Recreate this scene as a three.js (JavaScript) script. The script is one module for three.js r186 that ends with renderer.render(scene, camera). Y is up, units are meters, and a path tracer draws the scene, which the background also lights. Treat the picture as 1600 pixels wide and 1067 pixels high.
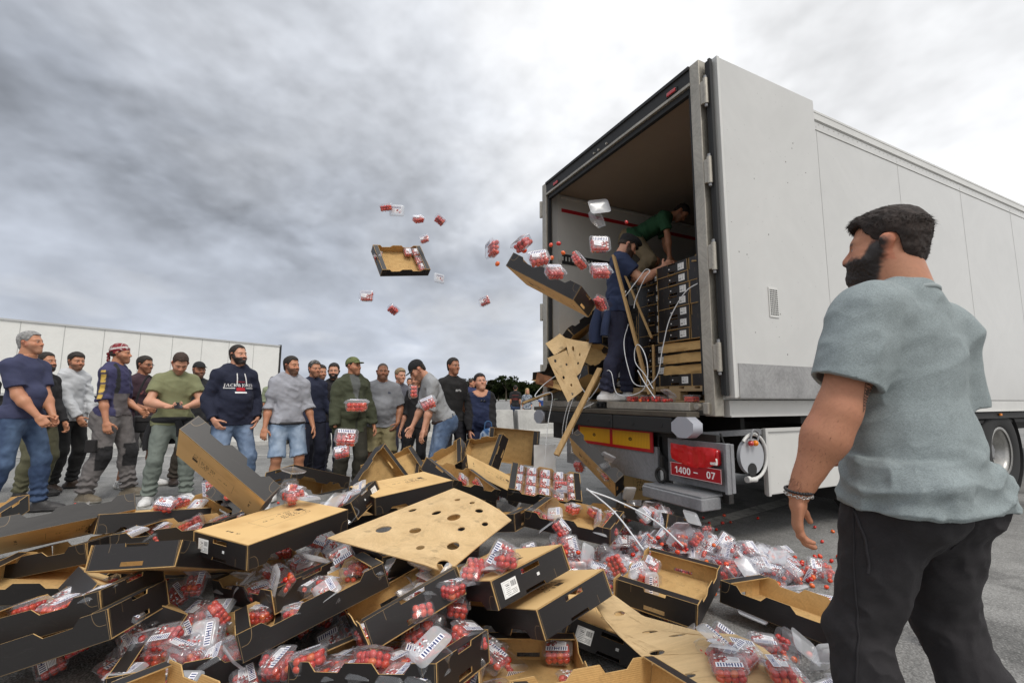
import * as THREE from 'three';
import { mergeGeometries, mergeVertices, toCreasedNormals } from 'three/addons/utils/BufferGeometryUtils.js';
import { RoundedBoxGeometry } from 'three/addons/geometries/RoundedBoxGeometry.js';

// ------------------------------------------------------------------ camera, sky, sun, exposure
const scene = new THREE.Scene();
const renderer = new THREE.WebGLRenderer({ antialias: true });
renderer.toneMapping = THREE.LinearToneMapping;
renderer.toneMappingExposure = 1.08;
renderer.shadowMap.enabled = true;
const camera = new THREE.PerspectiveCamera(72.84, 1024 / 682, 0.05, 4000);
camera.position.set(0, 1.164, 0);
camera.rotation.order = 'YXZ';
camera.rotation.set(0.1218, 0, 0.0037);
camera.updateMatrixWorld(true);

const V3 = (x, y, z) => new THREE.Vector3(x, y, z);
const C = (r, g, b) => new THREE.Color().setRGB(r, g, b);
function rng(seed) { let s = seed >>> 0 || 1; return () => { s |= 0; s = s + 0x6D2B79F5 | 0; let t = Math.imul(s ^ s >>> 15, 1 | s); t = t + Math.imul(t ^ t >>> 7, 61 | t) ^ t; return ((t ^ t >>> 14) >>> 0) / 4294967296; }; }
const clamp = (x, a = 0, b = 1) => x < a ? a : x > b ? b : x;
const lerp = (a, b, t) => a + (b - a) * t;
const sstep = (a, b, x) => { const t = clamp((x - a) / (b - a)); return t * t * (3 - 2 * t); };
function hash3(x, y, z) { let h = Math.imul(x, 374761393) ^ Math.imul(y, 668265263) ^ Math.imul(z, 1442695041); h = Math.imul(h ^ h >>> 13, 1274126177); return ((h ^ h >>> 16) >>> 0) / 4294967296; }
function noise3(x, y, z) {
  const ix = Math.floor(x), iy = Math.floor(y), iz = Math.floor(z); let fx = x - ix, fy = y - iy, fz = z - iz;
  fx = fx * fx * (3 - 2 * fx); fy = fy * fy * (3 - 2 * fy); fz = fz * fz * (3 - 2 * fz);
  const l = (a, b, t) => a + (b - a) * t;
  return l(l(l(hash3(ix, iy, iz), hash3(ix + 1, iy, iz), fx), l(hash3(ix, iy + 1, iz), hash3(ix + 1, iy + 1, iz), fx), fy),
    l(l(hash3(ix, iy, iz + 1), hash3(ix + 1, iy, iz + 1), fx), l(hash3(ix, iy + 1, iz + 1), hash3(ix + 1, iy + 1, iz + 1), fx), fy), fz);
}
function fbm(x, y, z, o = 4) { let s = 0, a = 0.5, n = 0; for (let i = 0; i < o; i++) { s += a * noise3(x, y, z); n += a; x = x * 2.03 + 17.1; y = y * 2.03 + 5.3; z = z * 2.03 + 9.7; a *= 0.5; } return s / n; }

{ // overcast sky: a broken dark cloud bank to the left, thin bright cloud to the right, brighter overhead
  const W = 2560, H = 1280, data = new Float32Array(W * H * 4);
  for (let j = 0; j < H; j++) for (let i = 0; i < W; i++) {
    const el = ((j + 0.5) / H - 0.5) * Math.PI, az = ((i + 0.5) / W) * Math.PI * 2;      // u
    if (el < -0.12) { const o = (j * W + i) * 4; data[o] = data[o + 1] = data[o + 2] = 0.26; data[o + 3] = 1; continue; }
    const dx = Math.cos(az) * Math.cos(el), dz = Math.sin(az) * Math.cos(el), dy = Math.sin(el);
    const e = Math.max(dy, 0), k = 1 / (e + 0.22);
    const px = -dx * k, pz = -dz * k;                     // flattened cloud layer coordinates
    const w1 = fbm(px * 0.9 + 3, pz * 0.9, 1.5, 4) - 0.5, w2 = fbm(px * 0.9 + 30, pz * 0.9 + 9, 4.5, 4) - 0.5;
    const n1 = fbm(px * 1.1 + w1 * 1.6 + 5.2, pz * 1.1 + w2 * 1.6, 7.7, 6);
    const n2 = fbm(px * 2.6 + w2 * 2.2, pz * 1.7 + w1 * 1.5 + 8, 2.2, 5);
    // bearing: 0 straight ahead, + to the right, in degrees
    const a = Math.atan2(px, -pz) * 57.2958, ed = el * 57.2958;
    const n3 = fbm(dx * 5.4 + w1 * 2 + 2, dy * 10 + w2 * 2, dz * 5.4 + 11.3, 5);
    const left = sstep(6, -30, a + (ed - 20) * 0.75 + (n1 - 0.5) * 90 + (n2 - .5) * 34) * sstep(-170, -95, a);
    const low = sstep(34, 6, ed + (n2 - 0.5) * 26) * sstep(38, -24, a + (n1 - 0.5) * 60) * sstep(-5, 16, ed + (n2 - .5) * 12) * sstep(-178, -110, a);
    let L = 0.94 + 0.34 * (n2 - 0.5) + 0.26 * (n1 - 0.5) + 0.26 * (n3 - 0.5);
    const dark = clamp(left * (0.66 + 0.9 * (n1 - 0.45) + 0.5 * (n2 - .5)) + low * (0.55 + 1.0 * (n2 - 0.45) + 0.5 * (n3 - .5)) + 0.12 * sstep(0.5, 0.62, n1));
    L *= lerp(1, 0.42, dark);
    const n4 = fbm(dx * 10 + w2 * 2, dy * 19 + w1 * 2 + 4, dz * 10 + 23.1, 4); L += (0.10 * sstep(0.50, 0.75, n3) + 0.10 * sstep(0.52, 0.78, n2) + 0.16 * (n4 - 0.5)) * dark; const n5 = fbm(dx * 27 + w1 * 4, dy * 46 + w2 * 4, dz * 27 + 31.7, 4); L += (0.22 * (n4 - 0.5) + 0.20 * (n5 - 0.5)) * (0.55 + 0.45 * sstep(60, 30, ed)); L *= lerp(1, 1.0 + 0.30 * (fbm(a * 0.06 + w1, ed * 0.42 + w2 * 2, 3.3, 4) - 0.42), sstep(16, 4, ed));
    L = lerp(L, Math.max(L, 0.62 + 0.55 * (L - 0.5)), sstep(19, 9, ed)); L *= 1 + 0.85 * sstep(40, 90, ed);
    const blue = dark * 0.15 + 0.03;
    let r = L * (1 - blue * 0.75), g = L * (1 - blue * 0.35), b = L * (1.0 + blue * 0.4);
    if (ed < 0) { const m = sstep(0, -6, ed); r = lerp(r, 0.26, m); g = lerp(g, 0.26, m); b = lerp(b, 0.26, m); }
    const o = (j * W + i) * 4; data[o] = r; data[o + 1] = g; data[o + 2] = b; data[o + 3] = 1;
  }
  const sky = new THREE.DataTexture(data, W, H, THREE.RGBAFormat, THREE.FloatType);
  sky.mapping = THREE.EquirectangularReflectionMapping; sky.magFilter = THREE.LinearFilter; sky.minFilter = THREE.LinearFilter; sky.needsUpdate = true;
  scene.background = sky; scene.environment = sky;
  scene.backgroundIntensity = 1; scene.environmentIntensity = 1;
}
const sun = new THREE.DirectionalLight(C(1, 0.955, 0.89), 1.5);
sun.name = 'sun'; sun.position.set(5.5, 16, 5.5); sun.target.position.set(0, 0, -5);
sun.castShadow = true; sun.shadow.radius = 32; sun.shadow.mapSize.set(2048, 2048);
Object.assign(sun.shadow.camera, { left: -22, right: 22, top: 22, bottom: -22, near: 0.5, far: 80 });
scene.add(sun, sun.target);

// ------------------------------------------------------------------ helpers
const taken = new Map();
function numbered(name) { const n = taken.get(name) || 0; taken.set(name, n + 1); return n ? name + '_' + String(n).padStart(3, '0') : name; }
function tag(o, label, category, group) { o.userData.label = label; o.userData.category = category; if (group) o.userData.group = group; return o; }
function thing(name, label, category, pos = [0, 0, 0], turn = 0, group) {
  const o = new THREE.Group(); o.name = numbered(name); o.position.set(...pos); o.rotation.y = turn; scene.add(o);
  return tag(o, label, category, group);
}
function mesh(name, geo, m, parent = scene) {
  const o = new THREE.Mesh(Array.isArray(geo) ? merge(geo) : geo, m); o.name = parent === scene ? numbered(name) : name;
  o.castShadow = o.receiveShadow = true; parent.add(o); return o;
}
function merge(list) {
  const anyIdx = list.some(g => !g.index);
  const keep = list.every(g => g.attributes.uv) ? ['position', 'normal', 'uv'] : ['position', 'normal'];
  const col = list.every(g => g.attributes.color);
  return mergeGeometries(list.map(g => { const h = anyIdx && g.index ? g.toNonIndexed() : g.clone(); for (const k of Object.keys(h.attributes)) if (!keep.includes(k) && !(k === 'color' && col)) h.deleteAttribute(k); h.morphAttributes = {}; h.clearGroups(); return h; }));
}
function struct(name, geo, m) { const o = mesh(name, geo, m); o.userData.kind = 'structure'; return o; }
function stuff(o) { o.userData.kind = 'stuff'; return o; }
function bx(w, h, d, x = 0, y = 0, z = 0, r = 0) { const g = r ? new RoundedBoxGeometry(w, h, d, 2, r) : new THREE.BoxGeometry(w, h, d); g.translate(x, y, z); return g; }
function cyl(r1, r2, h, x = 0, y = 0, z = 0, axis = 'y', seg = 20) { const g = new THREE.CylinderGeometry(r1, r2, h, seg); if (axis === 'x') g.rotateZ(Math.PI / 2); if (axis === 'z') g.rotateX(Math.PI / 2); g.translate(x, y, z); return g; }
function tube(pts, r, seg = 40, rs = 6) { return new THREE.TubeGeometry(new THREE.CatmullRomCurve3(pts.map(p => p.isVector3 ? p : V3(...p))), seg, r, rs, false); }
function bar(a, b, w, h, roll = 0) { // a square timber from a to b
  const A = V3(...a), B = V3(...b), L = A.distanceTo(B), g = new RoundedBoxGeometry(w, h, L, 1, 0.003);
  g.rotateZ(roll); const m = new THREE.Matrix4().lookAt(A, B, V3(0, 1, 0.01)); g.applyMatrix4(m); const c = A.add(B).multiplyScalar(0.5); g.translate(c.x, c.y, c.z); return g;
}
function canvasTex(w, h, draw, srgb = true, wrap = true) {
  const c = document.createElement('canvas'); c.width = w; c.height = h; draw(c.getContext('2d'), w, h);
  const t = new THREE.CanvasTexture(c); if (srgb) t.colorSpace = THREE.SRGBColorSpace; if (wrap) t.wrapS = t.wrapT = THREE.RepeatWrapping; t.magFilter = THREE.LinearFilter; t.anisotropy = 8; return t;
}
function dataTex(w, h, f, srgb = false) { // f(u,v) -> [r,g,b] 0..1, tileable coordinates are up to f
  const d = new Uint8Array(w * h * 4);
  for (let j = 0; j < h; j++) for (let i = 0; i < w; i++) { const c = f(i / w, j / h, i, j), o = (j * w + i) * 4; d[o] = clamp(c[0]) * 255; d[o + 1] = clamp(c[1]) * 255; d[o + 2] = clamp(c[2]) * 255; d[o + 3] = 255; }
  const t = new THREE.DataTexture(d, w, h); t.wrapS = t.wrapT = THREE.RepeatWrapping; t.magFilter = THREE.LinearFilter; t.minFilter = THREE.LinearMipmapLinearFilter; t.generateMipmaps = true; if (srgb) t.colorSpace = THREE.SRGBColorSpace; t.needsUpdate = true; return t;
}
function tn(u, v, f, o = 4, s = 0) { // tileable fbm on the unit square
  const a = u * Math.PI * 2, b = v * Math.PI * 2, R = f / (Math.PI * 2);
  return fbm(Math.cos(a) * R + s, Math.sin(a) * R + Math.cos(b) * R * 1.01 + s * 2, Math.sin(b) * R + s * 3.3, o);
}
function std(color, rough = 0.7, metal = 0, extra = {}) { return new THREE.MeshStandardMaterial({ color, roughness: rough, metalness: metal, ...extra }); }
function phys(color, rough, extra = {}) { return new THREE.MeshPhysicalMaterial({ color, roughness: rough, ...extra }); }
function planeUV(g, s = 1) { // box-mapped uv in metres for any geometry (splits vertices)
  const h = g.index ? g.toNonIndexed() : g, p = h.attributes.position, uv = new Float32Array(p.count * 2);
  for (let i = 0; i < p.count; i += 3) {
    const ax = p.getX(i + 1) - p.getX(i), ay = p.getY(i + 1) - p.getY(i), az = p.getZ(i + 1) - p.getZ(i), bx_ = p.getX(i + 2) - p.getX(i), by = p.getY(i + 2) - p.getY(i), bz = p.getZ(i + 2) - p.getZ(i);
    const nx = Math.abs(ay * bz - az * by), ny = Math.abs(az * bx_ - ax * bz), nz = Math.abs(ax * by - ay * bx_);
    for (let k = i; k < i + 3; k++) { const x = p.getX(k), y = p.getY(k), z = p.getZ(k); const q = nz >= nx && nz >= ny ? [x, y] : nx >= ny ? [z, y] : [x, z]; uv[k * 2] = q[0] * s; uv[k * 2 + 1] = q[1] * s; }
  }
  h.setAttribute('uv', new THREE.BufferAttribute(uv, 2)); return h;
}
// ------------------------------------------------------------------ ground, far structures
const grain = dataTex(256, 256, (u, v, i, j) => { const n = 0.55 + 0.45 * hash3(i, j, 3), m = tn(u, v, 24, 3, 2); const k = 0.72 + 0.5 * (n - 0.6) + 0.5 * (m - 0.5); return [k, k, k]; });
const asphaltTex = dataTex(1024, 1024, (u, v, i, j) => {
  const st = hash3(i >> 1, j >> 1, 5), st2 = hash3(i, j, 9), big = tn(u, v, 5, 5, 1), mid = tn(u, v, 26, 4, 6);
  let k = 0.60 + (st - 0.5) * 0.34 + (st2 - 0.5) * 0.25 + (big - 0.5) * 0.5 + (mid - 0.5) * 0.3;
  const oil = sstep(0.60, 0.72, tn(u, v, 7, 4, 12)); k *= 1 - 0.35 * oil;
  if (hash3(i >> 1, j >> 1, 15) > 0.93) k += 0.28;
  return [k, k * 0.995, k * 0.975];
});
const asphaltBump = dataTex(512, 512, (u, v, i, j) => { const k = hash3(i >> 1, j >> 1, 5) * 0.6 + hash3(i, j, 7) * 0.4; return [k, k, k]; });
asphaltTex.repeat.set(1 / 3.2, 1 / 3.2); asphaltBump.repeat.set(1 / 1.6, 1 / 1.6);
const asphalt = std(C(0.34, 0.335, 0.325), 0.88, 0, { map: asphaltTex, bumpMap: asphaltBump, bumpScale: 0.004 });
{
  const g = new THREE.PlaneGeometry(2400, 2400, 8, 8); g.rotateX(-Math.PI / 2); g.translate(0, 0, -300);
  const p = g.attributes.position, uv = g.attributes.uv; for (let i = 0; i < p.count; i++) uv.setXY(i, p.getX(i), p.getZ(i));
  struct('ground', g, asphalt);
}
// worn painted road line that runs under the truck's step
const paintMat = std(C(0.50, 0.49, 0.46), 0.8, 0, { map: dataTex(256, 256, (u, v, i, j) => { const n = tn(u, v, 14, 5, 4), s = hash3(i, j, 2); const w = sstep(0.34, 0.5, n + (s - .5) * .3); const k = lerp(0.45, 0.95, w); return [k, k, k * .98]; }) });
paintMat.map.repeat.set(1.4, 1.4);
function stripe(name, a, b, w) {
  const A = V3(...a), B = V3(...b), d = B.clone().sub(A), L = d.length(); d.normalize(); const s = V3(-d.z, 0, d.x).multiplyScalar(w / 2), g = new THREE.BufferGeometry();
  const q = [A.clone().add(s), A.clone().sub(s), B.clone().sub(s), B.clone().add(s)];
  g.setAttribute('position', new THREE.Float32BufferAttribute(q.flatMap(v => [v.x, 0.004, v.z]), 3)); g.setAttribute('uv', new THREE.Float32BufferAttribute([0, 0, 0, w, L, w, L, 0], 2));
  g.setIndex(d.x * 0 + 1 ? [0, 2, 1, 0, 3, 2] : []); g.computeVertexNormals(); if (g.attributes.normal.getY(0) < 0) { g.setIndex([0, 1, 2, 0, 2, 3]); g.computeVertexNormals(); }
  return struct(name, g, paintMat);
}
stripe('road_line', [0.4, 0, -3.45], [5.2, 0, -7.0], 0.17);
stripe('road_line', [-14, 0, -5.3], [-2.5, 0, -5.02], 0.14);
stripe('road_line', [-12, 0, -8.9], [8, 0, -10.8], 0.14);

// concrete barrier: a row of precast units, each its own thing
const concTex = dataTex(512, 512, (u, v, i, j) => { const a = tn(u, v, 6, 5, 3), b = tn(u, v, 40, 3, 8), s = hash3(i, j, 4); const k = 0.80 + (a - 0.5) * 0.36 + (b - 0.5) * 0.22 + (s - .5) * .08; return [k, k * 0.99, k * 0.965]; });
concTex.repeat.set(0.6, 0.6);
const concrete = std(C(0.58, 0.575, 0.555), 0.85, 0, { map: concTex, bumpMap: grain, bumpScale: 0.002 });
{
  const prof = new THREE.Shape(); [[-0.30, 0], [-0.30, 0.09], [-0.20, 0.22], [-0.11, 0.80], [0.11, 0.80], [0.20, 0.22], [0.30, 0.09], [0.30, 0]].forEach((p, i) => i ? prof.lineTo(...p) : prof.moveTo(...p));
  const seg = new THREE.ExtrudeGeometry(prof, { depth: 2.94, bevelEnabled: true, bevelSize: 0.012, bevelThickness: 0.012, bevelSegments: 1 }); seg.rotateY(Math.PI / 2); seg.translate(-1.5, 0, 0);
  const path = [[-20.5, -8.6], [-17.5, -9.2], [-14.5, -9.85], [-11.55, -10.4], [-8.6, -11.1], [-5.65, -12.0], [-2.8, -13.1], [0.1, -14.3], [2.95, -15.5], [5.8, -16.7], [8.6, -17.9]];
  const where = ['far left behind the gray haired man', 'left behind the bearded dark sweater man', 'left behind the man in the white hoodie', 'behind the man in the bandana', 'behind the man with the phone', 'behind the man in gray hooded sweatshirt and denim shorts', 'behind the man in the gray polo shirt', 'behind the dark haired woman', 'beside the far man seen from behind', 'farther right, below the truck floor', 'rightmost, under the truck'];
  path.slice(0, -1).forEach((p, i) => {
    const q = path[i + 1], t = thing('concrete_barrier', 'pale concrete road barrier section ' + where[i], 'barrier', [(p[0] + q[0]) / 2, 0, (p[1] + q[1]) / 2], -Math.atan2(q[1] - p[1], q[0] - p[0]), 'concrete road barrier behind the crowd');
    mesh('barrier_body', seg, concrete, t);
    mesh('joint', [bx(0.02, 0.74, 0.2, 1.5, 0.4, 0), bx(0.02, 0.1, 0.5, 1.5, 0.06, 0)], std(C(0.12, 0.12, 0.115), 0.9), t);
  });
}
// the hill and its trees far behind
{
  const g = new THREE.PlaneGeometry(700, 160, 90, 16); g.rotateX(-Math.PI / 2); g.translate(60, 0, -420);
  const p = g.attributes.position;
  for (let i = 0; i < p.count; i++) { const x = p.getX(i), z = p.getZ(i), t = clamp((-z - 345) / 90), h = (4 + 7 * sstep(-60, 90, x) + 4 * fbm(x * 0.02, 1, 2, 3)) * sstep(0, 1, t) * sstep(-260, -90, x); p.setY(i, h - 0.5); }
  g.computeVertexNormals();
  struct('hill', g, std(C(0.09, 0.115, 0.06), 0.95));
}
function leafCrown(r, h, n, seed, leaf) { // crown made of many small leaf cards spread through clumps
  const R = rng(seed), pos = [], nor = [], idx = [];
  const cl = []; for (let i = 0; i < 12; i++) { const a = R() * 6.28, q = Math.sqrt(R()) * r * 0.75; cl.push([Math.cos(a) * q, h * (0.32 + 0.6 * R()), Math.sin(a) * q, r * (0.28 + 0.3 * R())]); }
  for (let i = 0; i < n; i++) {
    const c = cl[i % cl.length], u = V3(R() - .5, R() - .5, R() - .5).normalize().multiplyScalar(c[3] * Math.cbrt(0.3 + 0.7 * R())), o = V3(c[0] + u.x, c[1] + u.y * 0.8, c[2] + u.z);
    const a = V3(R() - .5, R() - .5, R() - .5).normalize(), b = a.clone().cross(V3(R() - .5, R() - .5, R() - .5).normalize()).normalize(), nn = a.clone().cross(b), s = leaf * (0.6 + R());
    const k = pos.length / 3; for (const [s1, s2] of [[-1, 0], [0, .5], [1, 0], [0, -.5]]) { pos.push(o.x + a.x * s * s1 + b.x * s * s2, o.y + a.y * s * s1 + b.y * s * s2, o.z + a.z * s * s1 + b.z * s * s2); nor.push(nn.x, nn.y, nn.z); }
    idx.push(k, k + 1, k + 2, k, k + 2, k + 3);
  }
  const g = new THREE.BufferGeometry(); g.setAttribute('position', new THREE.Float32BufferAttribute(pos, 3)); g.setAttribute('normal', new THREE.Float32BufferAttribute(nor, 3)); g.setIndex(idx); return g;
}
{
  const leafM = [C(0.10, 0.14, 0.055), C(0.13, 0.18, 0.06), C(0.12, 0.14, 0.075), C(0.17, 0.19, 0.07)].map(c => phys(c, 0.9, { side: THREE.DoubleSide, transmission: 0.4, thickness: 0 }));
  const bark = std(C(0.09, 0.07, 0.05), 0.9), crowns = [1, 2, 3].map(s => leafCrown(3.4, 6.5, 1500, s * 77, 0.34)), trunk = mergeTrunk();
  function mergeTrunk() { const g = [cyl(0.12, 0.28, 3.4, 0, 1.7, 0, 'y', 8)]; for (let k = 0; k < 4; k++) { const c = cyl(0.04, 0.1, 2.4, 0, 1.2, 0, 'y', 6); c.rotateZ(0.6); c.rotateY(k * 1.7); c.translate(0, 2.8, 0); g.push(c); } return merge(g); }
  const treeList = [], R = rng(5), kinds = ['dark green', 'bright green', 'dull olive', 'yellow green'];
  for (let i = 0; i < 30; i++) {
    const x = -34 + i * 4.4 + R() * 2.5, z = -170 - R() * 70 - (i > 14 ? 25 : 0), s = 0.9 + R() * 0.75, k = i % 7 === 3 ? 3 : i % 5 === 1 ? 1 : i % 3 === 2 ? 2 : 0;
    const t = thing('tree', `${kinds[k]} tree in the far tree line`, 'tree', [x, 0, z], R() * 6, 'trees of the far tree line, ' + kinds[k]); treeList.push([t, x / -z]); t.scale.set(s, s * (0.8 + 0.25 * R()), s);
    mesh('trunk', trunk, bark, t); mesh('crown', crowns[i % 3], leafM[k], t);
  }
  treeList.sort((a, b) => a[1] - b[1]).forEach(([t], i) => { t.userData.label = t.userData.label + ', number ' + (i + 1) + ' from the left'; });
  // a wooded slope that reads as one mass
  const pos = new THREE.InstancedMesh(crowns[0], leafM[2], 420); const d = new THREE.Object3D(), Q = rng(31);
  for (let i = 0; i < 420; i++) { const x = -90 + Q() * 330, z = -350 - Q() * 90, t = clamp((-z - 345) / 90), h = (4 + 7 * sstep(-60, 90, x)) * sstep(0, 1, t); d.position.set(x, h - 1.5, z); const s = 1.0 + Q() * 0.9; d.scale.set(s, s * 0.85, s); d.rotation.y = Q() * 6; d.updateMatrix(); pos.setMatrixAt(i, d.matrix); }
  pos.name = 'far_wood'; stuff(pos); tag(pos, 'dark wooded slope on the horizon behind the barrier', 'wood'); pos.castShadow = true; scene.add(pos);
}

// ------------------------------------------------------------------ the trailer being unloaded (local x = towards the cab, z = 0 right side .. -2.6 left side)
const TR = { x: 1.545, z: -3.543, a: 0.459 };
const truckWorld = (x, y, z) => [TR.x + x * Math.cos(TR.a) + z * Math.sin(TR.a), y, TR.z - x * Math.sin(TR.a) + z * Math.cos(TR.a)];
const dirtTex = dataTex(512, 512, (u, v, i, j) => { const a = tn(u, v, 5, 5, 21), b = tn(u, v, 30, 4, 23), sp = hash3(i >> 1, j >> 1, 3) > 0.9985 ? -0.25 : 0; const k = 0.94 + (a - 0.5) * 0.13 + (b - 0.5) * 0.06 + sp; return [k, k * 0.995, k * 0.985]; }, false);
dirtTex.repeat.set(0.5, 0.5);
const steelTex = dataTex(512, 512, (u, v, i, j) => { const s = tn(u, v * 0.04, 30, 3, 31), a = tn(u, v, 8, 4, 33), sc = tn(u * 1, v, 60, 2, 37); const k = 0.78 + (a - 0.5) * 0.4 + (sc - 0.5) * 0.3 + (s - .5) * .1; return [k, k * 0.98, k * 0.95]; });
steelTex.repeat.set(1.2, 1.2);
const TM = {
  white: phys(C(0.575, 0.57, 0.55), 0.34, { map: dirtTex, clearcoat: 0.25, clearcoatRoughness: 0.3 }),
  whiteRail: phys(C(0.64, 0.635, 0.61), 0.4, { map: dirtTex }),
  liner: std(C(0.62, 0.60, 0.56), 0.5, 0, { map: dirtTex }),
  steel: std(C(0.50, 0.47, 0.41), 0.42, 0.55, { map: steelTex }),
  kick: std(C(0.40, 0.40, 0.405), 0.5, 0.35, { map: steelTex }),
  seal: std(C(0.018, 0.018, 0.018), 0.7),
  black: std(C(0.022, 0.021, 0.02), 0.6, 0, { map: steelTex }),
  gray: std(C(0.30, 0.31, 0.33), 0.55, 0.1, { map: steelTex }),
  floor: std(C(0.35, 0.34, 0.32), 0.5, 0.4, { map: steelTex }),
  rubber: std(C(0.022, 0.022, 0.022), 0.85, 0, { bumpMap: grain, bumpScale: 0.001 }),
  rim: std(C(0.55, 0.55, 0.54), 0.35, 0.6, { map: steelTex }),
  red: phys(C(0.55, 0.012, 0.012), 0.3), redLens: phys(C(0.45, 0.008, 0.012), 0.12, { clearcoat: 1 }), amber: phys(C(0.75, 0.22, 0.01), 0.15),
  redTape: std(C(0.42, 0.012, 0.02), 0.5), wood: null,
};
{
  const t = thing('refrigerated_trailer', 'white refrigerated semi trailer with its rear open and right door folded back', 'trailer', [TR.x, 0, TR.z], TR.a);
  const L = 13.4, Tp = 3.977, Fy = 1.13, W = 2.6, add = (n, g, m, p = t) => { const gg = Array.isArray(g) ? merge(g) : g; return mesh(n, planeUV(gg), m, p); };
  // box body
  const rightWall = add('side_wall', [bx(L, Tp - 1.16 - 0.1, 0.07, L / 2 + 0.09, (Tp - 0.1 + 1.16) / 2, -0.035)], TM.white);
  for (let i = 1; i < 9; i++) add('panel_joint', bx(0.005, Tp - 1.5, 0.003, 0.1 + i * 1.5, (Tp + 1.2) / 2, 0.0005), std(C(0.5, 0.5, 0.49), 0.6), rightWall);
  add('side_wall', [bx(L, Tp - 1.16 - 0.1, 0.07, L / 2 + 0.09, (Tp - 0.1 + 1.16) / 2, -W + 0.035)], TM.white);
  add('roof', [bx(L - 0.01, 0.06, W - 0.1, L / 2 + 0.1, Tp - 0.035, -W / 2)], TM.white);
  for (const z of [0.004, -W - 0.004]) add('roof_rail', [bx(L, 0.10, 0.03, L / 2 + 0.09, Tp - 0.05, z - Math.sign(z + 1) * 0.012), bx(L, 0.022, 0.014, L / 2 + 0.09, Tp - 0.005, z), bx(L, 0.016, 0.012, L / 2 + 0.09, Tp - 0.085, z + Math.sign(z + 1) * 0.004), bx(L, 0.008, 0.006, L / 2 + 0.09, Tp - 0.19, z)], TM.whiteRail);
  add('front_wall', bx(0.08, Tp - 1.2, W - 0.15, L + 0.04, (Tp + 1.1) / 2, -W / 2), TM.white);
  for (const z of [0.002, -W - 0.002]) add('bottom_rail', [bx(L - 0.04, 0.115, 0.05, L / 2 + 0.13, 1.0945, z - Math.sign(z + 1) * 0.02), bx(L - 0.04, 0.012, 0.075, L / 2 + 0.13, 1.031, z - Math.sign(z + 1) * 0.02)], TM.whiteRail);
  add('floor', bx(L - 0.1, 0.1, W - 0.145, L / 2 + 0.06, Fy - 0.05, -W / 2), TM.floor);
  // inner lining
  add('ceiling', bx(L - 0.2, 0.02, W - 0.15, L / 2 + 0.1, Tp - 0.096, -W / 2), std(C(0.36, 0.29, 0.23), 0.55, 0, { map: dirtTex }));
  const lin = add('wall_lining', bx(L - 0.2, Tp - 1.24, 0.008, L / 2 + 0.1, (Tp + 1.02) / 2, -W + 0.076), TM.liner);
  add('wall_lining', bx(L - 0.2, Tp - 1.24, 0.008, L / 2 + 0.1, (Tp + 1.02) / 2, -0.076), TM.liner);
  add('red_line', bx(L - 0.3, 0.05, 0.003, L / 2 + 0.1, 3.655, -W + 0.082), TM.redTape, lin);
  add('scuff_rail', bx(L - 0.3, 0.02, 0.03, L / 2 + 0.1, 3.83, -W + 0.09), TM.liner, lin);
  const rail = add('lashing_rail', bx(L - 0.3, 0.13, 0.016, L / 2 + 0.1, 2.985, -W + 0.09), TM.seal);
  { const sl = []; for (let i = 0; i < 120; i++) sl.push(bx(0.02, 0.055, 0.004, 0.2 + i * 0.052, 2.985, -W + 0.1)); stuff(add('rail_slot', sl, std(C(0.55, 0.54, 0.5), 0.5), rail)); }
  // rear frame
  for (const z of [-0.05, -W + 0.05]) add('rear_post', bx(0.10, Tp - 1.03, 0.10, 0.05, (Tp + 1.03) / 2, z, 0.008), TM.steel);
  add('header', [bx(0.09, 0.14, W - 0.2, 0.05, Tp - 0.075, -W / 2), bx(0.02, 0.03, W - 0.2, 0.0, Tp - 0.015, -W / 2)], TM.black);
  add('header_trim', [bx(0.03, 0.028, W - 0.2, 0.012, Tp - 0.162, -W / 2, 0.004)], TM.steel);
  add('door_seal', [bx(0.04, 0.05, W - 0.2, 0.045, Tp - 0.203, -W / 2), bx(0.04, Tp - 1.36, 0.035, 0.045, (Tp + 1.03) / 2, -0.118), bx(0.04, Tp - 1.36, 0.035, 0.045, (Tp + 1.03) / 2, -W + 0.118)], TM.seal);
  for (const z of [-0.3, -2.25]) { const l = add('marker_lamp', bx(0.02, 0.035, 0.10, -0.006, Tp - 0.115, z, 0.006), TM.redLens); add('lamp_base', bx(0.012, 0.05, 0.13, 0.0, Tp - 0.115, z, 0.004), TM.seal, l); }
  for (const z of [-1.22, -1.36, -1.44]) add('header_bolt', cyl(0.012, 0.012, 0.02, -0.004, Tp - 0.12, z, 'x', 10), TM.steel);
  for (const y of [3.66, 2.98, 2.27, 1.48]) {
    const h = add('hinge', [bx(0.075, 0.20, 0.055, 0.035, y, 0.03, 0.008), cyl(0.02, 0.02, 0.22, 0.01, y, 0.05, 'y', 12)], TM.steel);
    add('hinge_pin', cyl(0.012, 0.012, 0.27, 0.01, y, 0.05, 'y', 8), TM.gray, h);
    add('hinge', [bx(0.075, 0.20, 0.045, 0.04, y, -W - 0.02, 0.008), cyl(0.02, 0.02, 0.22, 0.01, y, -W - 0.045, 'y', 12)], TM.steel);
  }
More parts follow.
